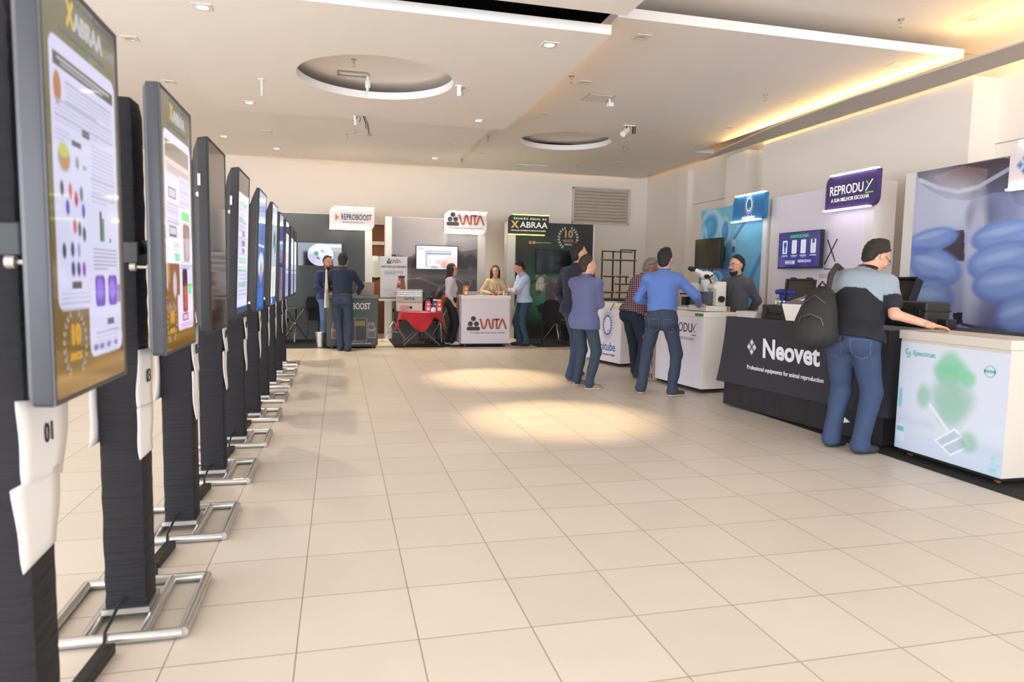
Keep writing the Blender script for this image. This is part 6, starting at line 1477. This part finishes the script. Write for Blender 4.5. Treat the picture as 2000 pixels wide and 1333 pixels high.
    for q in (1, -1):
        el, wr = arms[q][:2]; S.ell(sh[q]-up*.012*s, V(.064, .064, .066)*s, RT, .05); S.cap(nb-up*.03*s, sh[q], .05*s, .056*s, .05)
        if slv == 'long': S.cap(sh[q], el, .066*s*sle, .058*s*sle, .035); S.cap(el, wr-nrm(wr-el)*.012*s, .058*s*sle, .044*s*sle, .02)
        else:
            d = nrm(el-sh[q]); S.cap(sh[q], sh[q]+d*.19*s, .072*s*sle, .072*s*sle, .035)
    S.cap(nb-up*.05*s, nb+nd*.02*s, .076*s*(.88 if fem else 1), .070*s*(.88 if fem else 1), .03)
    S.wrinkle(g('wr', .0018), sd)
    if g('quilt'): S.d = S.d+(.006*np.abs(np.sin(S.ax[2]*PI/.055))-.003).astype(np.float32)[None, None, :]
    S.plane(nd, nd@(nb+nd*.018*s))
    S.plane(-up, -(up@sp(hem)))
    shirt = sdf_mesh(g('shirtname', 'shirt'), [S], ms, t)
    if g('paint'):
        n = len(shirt.data.vertices); co = np.empty(n*3, np.float32); shirt.data.vertices.foreach_get('co', co); co = co.reshape(-1, 3)
        rel = (co-pel)@RT/s; ds = np.min([np.linalg.norm(co-sh[q], axis=1) for q in (1, -1)], 0)/s
        c = g('paint')(rel, ds)/255.0; c = np.where(c <= .04045, c/12.92, ((c+.055)/1.055)**2.4)
        a = shirt.data.color_attributes.new('print', 'FLOAT_COLOR', 'POINT'); a.data.foreach_set('color', np.concatenate([c, np.ones((n, 1))], 1).astype(np.float32).ravel())
    if g('collar', True):
        C = MB(); n = 18
        for i in range(n):
            a0, a1 = -PI/2-PI*.96+2*PI*.96*i/n, -PI/2-PI*.96+2*PI*.96*(i+1)/n
            rr = .070*s*(.88 if fem else 1)
            pA, pB = [nb+(rt*math.cos(a)*rr+fw*(math.sin(a)*rr*1.02+.004))+nd*.008*s for a in (a0, a1)]
            C.tube([pA, (pA+pB)/2, pB], .011*s, 6)
            up_ = nd*(.024+.012*(math.sin(a0) < .3))*s-V(0, 0, 0); C.tube([pA+nd*.016*s, (pA+pB)/2+nd*.016*s, pB+nd*.016*s], .0105*s, 6); C.tube([pA*.985+nb*.015+up_, ((pA+pB)/2)*.985+nb*.015+up_, pB*.985+nb*.015+up_], .009*s, 6)
        C.build('collar', g('collarmat') or ms, t, smooth=True)
    if g('lanyard'):
        w = MB(); rr = .075*s; L = nb-up*.0*s
        w.tube([L+rt*.07*s+nd*.0+fw*.0, L-fw*.085*s+nd*.012*s, L-rt*.07*s], .009*s, 6)
        if g('lanyard') != 'back':
            ch = sp(.16, .155*fat+.02)
            w.tube([L+rt*.07*s, sp(.40, .125+.01, .05), ch], .006*s, 6); w.tube([L-rt*.07*s, sp(.40, .125+.01, -.05), ch], .006*s, 6)
            ly = w.build('lanyard', mat(*g('lanyardcol', ('lanyard_teal', (40, 110, 110))), .7), t, smooth=True)
            MB().box(ch-up*.07*s, (.085, .006, .115), rot=Matrix(RT.tolist())).build('badge', mat('badge_card', (226, 206, 150), .5), ly)
        else: w.build('lanyard', mat(*g('lanyardcol', ('lanyard_teal', (40, 110, 110))), .7), t, smooth=True)
    if g('band'):
        q, bc = g('band'); el, wr = arms[q][:2]; d = nrm(wr-el); a_ = nrm(np.cross(d, V(.3, .2, 1))); b_ = np.cross(d, a_); p = wr-d*.002
        MB().tube([p+(a_*math.cos(x)+b_*math.sin(x))*.033*s for x in np.linspace(0, 2*PI, 17)], .007, 6).build('wristband', mat(*bc, .6), t, smooth=True)
    return t, dict(sp=sp, sh=sh, arms=arms, legs=legs, RT=RT, up=up, fw=fw, rt=rt, nb=nb, hc=hc, s=s, B=B, S=S, H=H)
# ------------------------------------------------------------------ the people in the hall
SKL, SKM, SKD = ('skin_light', (214, 162, 134)), ('skin_tan', (196, 142, 110)), ('skin_brown', (150, 102, 76))
def loc_of(loc, az, w):
    """hall point -> the person's own frame"""
    a = math.radians(az); dx, dy = w[0]-loc[0], w[1]-loc[1]
    return (dx*math.sin(a)-dy*math.cos(a), dx*math.cos(a)+dy*math.sin(a), w[2])
def world_of(loc, az, l):
    a = math.radians(az); return (loc[0]+l[0]*math.sin(a)+l[1]*math.cos(a), loc[1]-l[0]*math.cos(a)+l[1]*math.sin(a), l[2])
TEAL = ('lanyard_teal', (38, 104, 104))
FZ = .007
# man with backpack at the right
def polo(rel, ds):
    n = len(rel); c = np.tile(np.array([26, 26, 32.]), (n, 1))
    yoke = (rel[:, 2] > .365-.10*np.clip((np.abs(rel[:, 0])-.08)/.14, 0, 1)) | ((np.abs(rel[:, 0]) > .225) & (ds < .165))
    c[yoke] = (146, 156, 166); c[ds > .175] *= 1
    c[(ds > .165) & (np.abs(rel[:, 0]) > .2)] = (30, 30, 40)
    return c
BP, BA = (4.13, 4.82, .001), 32
bp, bi = person('person in a grey and black polo with a backpack, leaning on the rightmost counter', BP, BA, 1.80, dict(
    seed=3, fat=1.26, lean=14, side=3, head=(-34, 36, 0), hairthick=1.03, skin=SKL, hair=('hair_dark_brown', (34, 26, 22)), glasses=True,
    armR=(tuple(np.array(loc_of(BP, BA, (4.50, 4.42, 1.085)))/1.023), (.3, -.5, -1), ((.19, .30, -.05), (0, 0, 1), 10)), armL=((-.16, .40, 1.06), (-1, -.6, -.3)),
    legR=((.12, -.05), -28), legL=((-.13, .03), -16), trousers=('denim_mid_blue', (54, 70, 100)), pockets=True, loose=1.12, shoes=('shoe_charcoal', (58, 56, 58)), sole=('sole_charcoal', (54, 52, 54)),
    shirtmat=print_mat('polo_two_tone', rough=.85), paint=polo, sleeve='short', hem=-.03, ease=.022, collarmat=cloth('polo_collar_dark', (28, 28, 34)), handres=.0036, wr=.0022))
# man in the blue shirt
BL, LA = (3.79, 7.62, .001), 62
blue, _ = person('person in a bright blue shirt seen from behind, reaching to the microscope', BL, LA, 1.775, dict(
    seed=4, lean=4, head=(-14, 10, 0), skin=SKL, hair=('hair_black', (28, 23, 22)), face=True, fat=1.04,
    armR=(tuple(np.array(loc_of(BL, LA, (4.33, 7.70, 1.115)))/1.01), (.9, -.4, -.6), ((.55, .6, -.12), (-.2, 0, 1), 18)), armL=((-.10, .30, 1.10), (-1, -.35, -.3)),
    legR=((.15, -.03), -48), legL=((-.22, .06, .012, 6), 4), trousers=('denim_slate', (50, 61, 80)), pockets=True, shoes=('shoe_brown_suede', (72, 62, 54)), sole=('sole_cream', (206, 198, 184)),
    shirt=('shirt_bright_blue', (88, 118, 186)), hem=.07, belt=('belt_brown', (62, 40, 30)), lanyard='back', lanyardcol=TEAL, band=(1, ('wristband_yellow', (220, 206, 40))), wr=.0026))
# chequered shirt
def plaid_material():
    M = bpy.data.materials.new('chequered_cotton'); M.use_nodes = True; N, L = M.node_tree.nodes, M.node_tree.links; B = N['Principled BSDF']; B.inputs['Roughness'].default_value = .85
    tc = N.new('ShaderNodeTexCoord'); sp = N.new('ShaderNodeSeparateXYZ'); L.new(tc.outputs['Object'], sp.inputs[0])
    def m_(op, a, b=None):
        n = N.new('ShaderNodeMath'); n.operation = op
        for i, v in enumerate((a, b)):
            if v is None: continue
            if hasattr(v, 'is_linked'): L.new(v, n.inputs[i])
            else: n.inputs[i].default_value = v
        return n.outputs[0]
    h = m_('ADD', m_('MULTIPLY', sp.outputs[0], .6), m_('MULTIPLY', sp.outputs[1], .8))
    st = lambda v: m_('LESS_THAN', m_('FRACT', m_('MULTIPLY', v, 34.0)), .40)
    s_ = m_('MULTIPLY', m_('ADD', st(h), st(sp.outputs[2])), .5)
    r = N.new('ShaderNodeValToRGB'); L.new(s_, r.inputs[0]); e = r.color_ramp.elements
    r.color_ramp.interpolation = 'CONSTANT'; e[0].color = rgb(62, 34, 46); e[1].position = .4; e[1].color = rgb(128, 84, 94); q = e.new(.9); q.color = rgb(216, 204, 206)
    L.new(r.outputs[0], B.inputs['Base Color']); return M
PL, PA = (4.10, 9.05, .001), 12
person('person in a chequered shirt with grey hair bending forward, holding the cream tote bag', PL, PA, 1.76, dict(
    seed=5, lean=20, py=-.06, head=(-4, 34, 0), skin=SKD, hair=('hair_grey', (118, 112, 108)), hairline=-.012, fat=1.06,
    armR=((.15, .14, .91), (.55, -1, .1), ((0, .35, -1), (1, .1, 0), 55)), armL=((-.12, .30, .98), (-1, -.5, -.1)), legR=((.13, -.04), -12), legL=((-.20, .16), 6),
    trousers=('denim_navy', (38, 46, 66)), shoes=('shoe_brown', (76, 54, 44)), sole=('sole_grey', (150, 140, 130)), shirtmat=plaid_material(), hem=-.02, ease=.026, band=(1, ('wristband_yellow', (220, 206, 40))), wr=.0026))
# two standing men
G1, GA = (3.05, 8.30, .001), 40
person('person in a slate blue shirt with one hand at the chin', G1, GA, 1.69, dict(
    seed=6, lean=0, head=(-36, 2, 0), skin=SKL, hair=('hair_brown', (52, 38, 30)), fat=1.03, armR=((-.02, .25, 1.08), (1, -.55, -.5)), armL=((.06, .225, 1.31), (-.7, .2, -1), ((.1, .3, 1), (.3, .8, -.2), 40)),
    legR=((.14, -.09), -38), legL=((-.15, .08), -18), trousers=('chino_slate', (50, 62, 78)), pockets=True, shoes=('shoe_beige', (150, 126, 100)), sole=('sole_cream', (206, 198, 184)), shirt=('shirt_slate_blue', (92, 98, 136)), hem=-.15, ease=.026, lanyard='back', lanyardcol=TEAL, wr=.0024))
N1, NA = (3.20, 9.08, .001), 38
person('tall person in a quilted dark navy jacket behind the one in the slate blue shirt', N1, NA, 1.87, dict(
    seed=7, lean=1, head=(-32, 3, 0), skin=SKL, hair=('hair_black', (28, 23, 22)), hairline=-.005, armR=((.14, .22, 1.0), (1, -.6, -.3)), armL=((-.20, .10, .93), (-1, -.6, 0)),
    legR=((.07, -.20), -14), legL=((-.10, .16), -10), trousers=('denim_bright_blue', (48, 66, 98)), shoes=('shoe_taupe', (104, 88, 76)), sole=('sole_grey', (150, 140, 130)), shirt=('jacket_navy', (36, 38, 58)), shirtname='jacket', quilt=True, ease=.034, hem=-.075, collar=True, wr=.0012))
# bearded man
person('bearded person with glasses in a dark grey shirt behind the microscope counter', (5.10, 8.10, FZ), 200, 1.725, dict(
    seed=8, lean=1, head=(-4, 3, 0), skin=SKL, hair=('hair_dark_brown', (34, 26, 22)), beard=True, glasses=True, fat=1.02, armR=((.06, -.17, .98), (1, -.8, -.1)), armL=((-.05, -.19, .98), (-1, -.7, -.1)),
    trousers=('trousers_charcoal', (56, 60, 72)), shirt=('shirt_charcoal', (78, 80, 86)), hem=-.06, lanyard=True, lanyardcol=('lanyard_dark', (44, 60, 56)), wr=.0022))
# back booths
LB, LBA = (3.72, 13.80, .001), 186
person('person in a pale blue shirt with folded arms beside the white counter', LB, LBA, 1.76, dict(
    seed=9, lean=4, head=(0, 30, 0), skin=SKM, hair=('hair_black', (28, 23, 22)), armR=((-.13, .24, 1.12), (1, -.1, -.6)), armL=((.13, .255, 1.15), (-1, -.1, -.6)), legR=((.07, .04), -6), legL=((-.10, -.06), 6),
    trousers=('denim_dark_teal', (50, 72, 94)), shoes=('shoe_dark', (48, 42, 40)), shirt=('shirt_pale_blue', (178, 194, 224)), hem=-.04, wr=.002))
W1 = (2.22, 14.05, FZ)
person('person with long brown hair in a white shirt and black trousers', W1, -4, 1.66, dict(
    seed=10, fem=True, lean=1, head=(-6, 4, 0), skin=SKL, hair=('hair_brown', (52, 38, 30)), hairstyle='long', glasses=True, armR=((.17, .05, .92), (.6, -1, 0)), armL=((-.20, .06, .93), (-1, -.6, -.2)),
    legR=((.08, .03), -6), legL=((-.08, -.05), 6), trousers=('trousers_black', (26, 25, 27)), shoes=('shoe_cream', (214, 206, 190)), sole=('sole_cream', (206, 198, 184)), shirt=('shirt_white_lilac', (196, 192, 204)), hem=.05, wr=.002))
person('person with dark wavy hair in a beige jacket behind the white counter', (3.24, 14.42, FZ), -104, 1.64, dict(
    seed=11, fem=True, lean=3, head=(6, 3, 0), skin=SKL, hair=('hair_black_brown', (36, 26, 23)), hairstyle='long', hairthick=1.05, armR=((.12, .25, 1.15), (1, -.4, -.6), ((-.2, 1, -.05), (0, 0, 1), 20)), armL=((-.10, .25, 1.15), (-1, -.4, -.6), ((.2, 1, -.05), (0, 0, 1), 20)),
    trousers=('trousers_black', (26, 25, 27)), shirt=('jacket_beige', (200, 178, 142)), shirtname='jacket', hem=-.08, ease=.022, lanyard=True, lanyardcol=('lanyard_grey_blue', (96, 120, 136)), wr=.002))
RB, RBA = (.06, 13.05, .001), 84
person('person in a dark navy shirt leaning on the dark grey counter', RB, RBA, 1.79, dict(
    seed=12, lean=8, py=-.03, head=(0, 6, 0), skin=SKL, hair=('hair_black', (28, 23, 22)), armR=(tuple(np.array(loc_of(RB, RBA, (.35, 13.40, 1.075)))/1.017), (1, -.5, -.4), ((.1, 1, -.15), (0, 0, 1), 20)), armL=((-.16, .34, 1.07), (-1, -.5, -.3)),
    legR=((.10, -.12, .10, 62), -4), legL=((-.04, .0), 4), trousers=('denim_blue', (46, 58, 80)), shoes=('shoe_dark_brown', (62, 48, 44)), sole=('sole_dark', (46, 40, 38)), shirt=('shirt_dark_navy', (26, 38, 64)), hem=.06, belt=('belt_tan', (122, 70, 44)), wr=.0022))
person('bearded person in a navy jacket facing the hall behind the dark grey counter', (-.24, 14.22, FZ), -62, 1.745, dict(
    seed=13, lean=2, head=(0, 4, 0), skin=SKM, hair=('hair_black', (28, 23, 22)), hairline=-.004, beard=True, armR=((.10, .24, 1.03), (1, -.5, -.3)), armL=((-.06, .25, 1.0), (-1, -.5, -.3)),
    trousers=('denim_light_blue', (92, 120, 156)), shirt=('jacket_deep_blue', (40, 50, 92)), shirtname='jacket', hem=-.02, ease=.026, wr=.0022))

# ------------------------------------------------------------------ bags they carry
m_tote = mat('cream_canvas', (222, 210, 188), .85, bump=.15, bscale=300)
def tote(label, loc, rz, w_, h_, th, strap, grip):
    """origin at the bag's lower middle; straps run up to the grip point"""
    t = thing('tote_bag', label, 'bag', loc, rz); n, r_ = 10, 12; B = MB(); vs = []
    for j in range(r_+1):
        v = j/r_; z = h_*v; tt = th*(1-.75*v)+.006; ww = w_*(1-.06*math.sin(v*3))
        for i in range(2*n):
            a = 2*PI*i/(2*n); sx_ = math.copysign(abs(math.cos(a))**.5, math.cos(a)); sy_ = math.copysign(abs(math.sin(a))**.7, math.sin(a))
            vs.append((sx_*ww/2+.006*math.sin(v*6+i), sy_*tt/2+.006*math.sin(i*1.7+v*4), z))
    k = 2*n; B.add(vs, [(j*k+i, j*k+(i+1) % k, (j+1)*k+(i+1) % k, (j+1)*k+i) for j in range(r_) for i in range(k)]+[tuple(range(k))[::-1], tuple(r_*k+i for i in range(k))])
    B.build('body', m_tote, t, smooth=True)
    for y in (-.012, .012):
        S = MB(); g_ = Vector(grip); pts = []
        for x in (-w_*.22, w_*.22): pts.append(Vector((x, y, h_-.02)))
        A, Bp = pts; q = [A, A.lerp(g_, .5)+Vector((-.004, 0, 0)), g_+Vector((-.012, y*.4, 0)), g_+Vector((.012, y*.4, 0)), Bp.lerp(g_, .5)+Vector((.004, 0, 0)), Bp]
        Lp = [(p.x, p.y-.0, p.z) for p in q]
        S.tube(Lp, .009, 6); S.build('strap', m_tote, t, smooth=True)
    return t
hx = world_of(PL, PA, (.165, .165, .80))
tote('cream tote bag hanging from the hand of the person in the chequered shirt', (hx[0], hx[1]-.02, .27), math.radians(14), .36, .36, .09, .3, (0, 0, .535))
hx = world_of(RB, RBA, (-.275, .0, 1.46))
tote('white tote bag hanging edge-on from the shoulder of the person in the dark navy shirt', (hx[0]-.015, hx[1]-.02, .80), math.radians(82), .30, .34, .05, .3, (0, 0, .69))
hx = world_of(LB, LBA, (-.16, .05, 0))
tote('beige tote bag beside the legs of the person in the pale blue shirt', (LB[0]-.06, LB[1]+.22, .38), 0, .30, .42, .07, .3, (0, -.02, .70))
# backpack
bk = thing('backpack', 'black backpack on the back of the person in the grey and black polo', 'backpack', (BP[0], BP[1], 0), math.radians(BA-90))
m_bp = mat('backpack_nylon', (34, 32, 32), .7, bump=.25, bscale=220); m_bp2 = mat('backpack_strap', (58, 44, 44), .75)
lo, hi = V(-.50, -.62, .75), V(.15, .1, 1.6)
F_ = Field(lo, hi, .0085); R_ = np.array(Matrix.Rotation(math.radians(-14), 3, 'X')@Matrix.Rotation(math.radians(4), 3, 'Y'))
F_.ell((-.20, -.265, 1.11), (.155, .115, .235), R_, .04); F_.ell((-.20, -.26, .99), (.17, .13, .13), R_, .08); F_.ell((-.205, -.345, 1.02), (.12, .07, .14), R_, .03); F_.ell((-.19, -.19, 1.28), (.10, .07, .09), R_, .06); F_.wrinkle(.003, 31)
sdf_mesh('main_pack', [F_], m_bp, bk)
MB().tube([(-.17, -.13, 1.34), (-.165, -.095, 1.47), (-.16, .02, 1.545), (-.15, .16, 1.50), (-.16, .24, 1.36), (-.2, .23, 1.2)], [.022, .026, .026, .024, .022, .018], 8).build('strap', m_bp2, bk, smooth=True)
MB().tube([(-.23, -.19, 1.36), (-.19, -.215, 1.41), (-.15, -.19, 1.36)], .010, 8).build('grab_handle', m_bp, bk, smooth=True)
MB().tube([(-.31, -.37, 1.02), (-.28, -.40, 1.12), (-.20, -.415, 1.15), (-.12, -.40, 1.12), (-.09, -.37, 1.02)], .004, 6).build('zip', mat('zip_grey', (96, 94, 96), .4, metal=.5), bk, smooth=True)
MB().box((-.30, -.392, 1.0), (.005, .005, .03)).build('zip_pull', m_steel, bk)
MB().tube([(-.33, -.30, .98), (-.325, -.31, 1.12), (-.29, -.32, 1.24), (-.2, -.335, 1.30), (-.12, -.32, 1.24), (-.08, -.30, 1.1)], .0035, 6).build('zip', MATS['zip_grey'], bk, smooth=True)
MB().tube([(-.05, -.22, .95), (-.02, -.18, .93), (.0, -.12, 1.02)], .012, 6).build('lower_strap', m_bp2, bk, smooth=True)
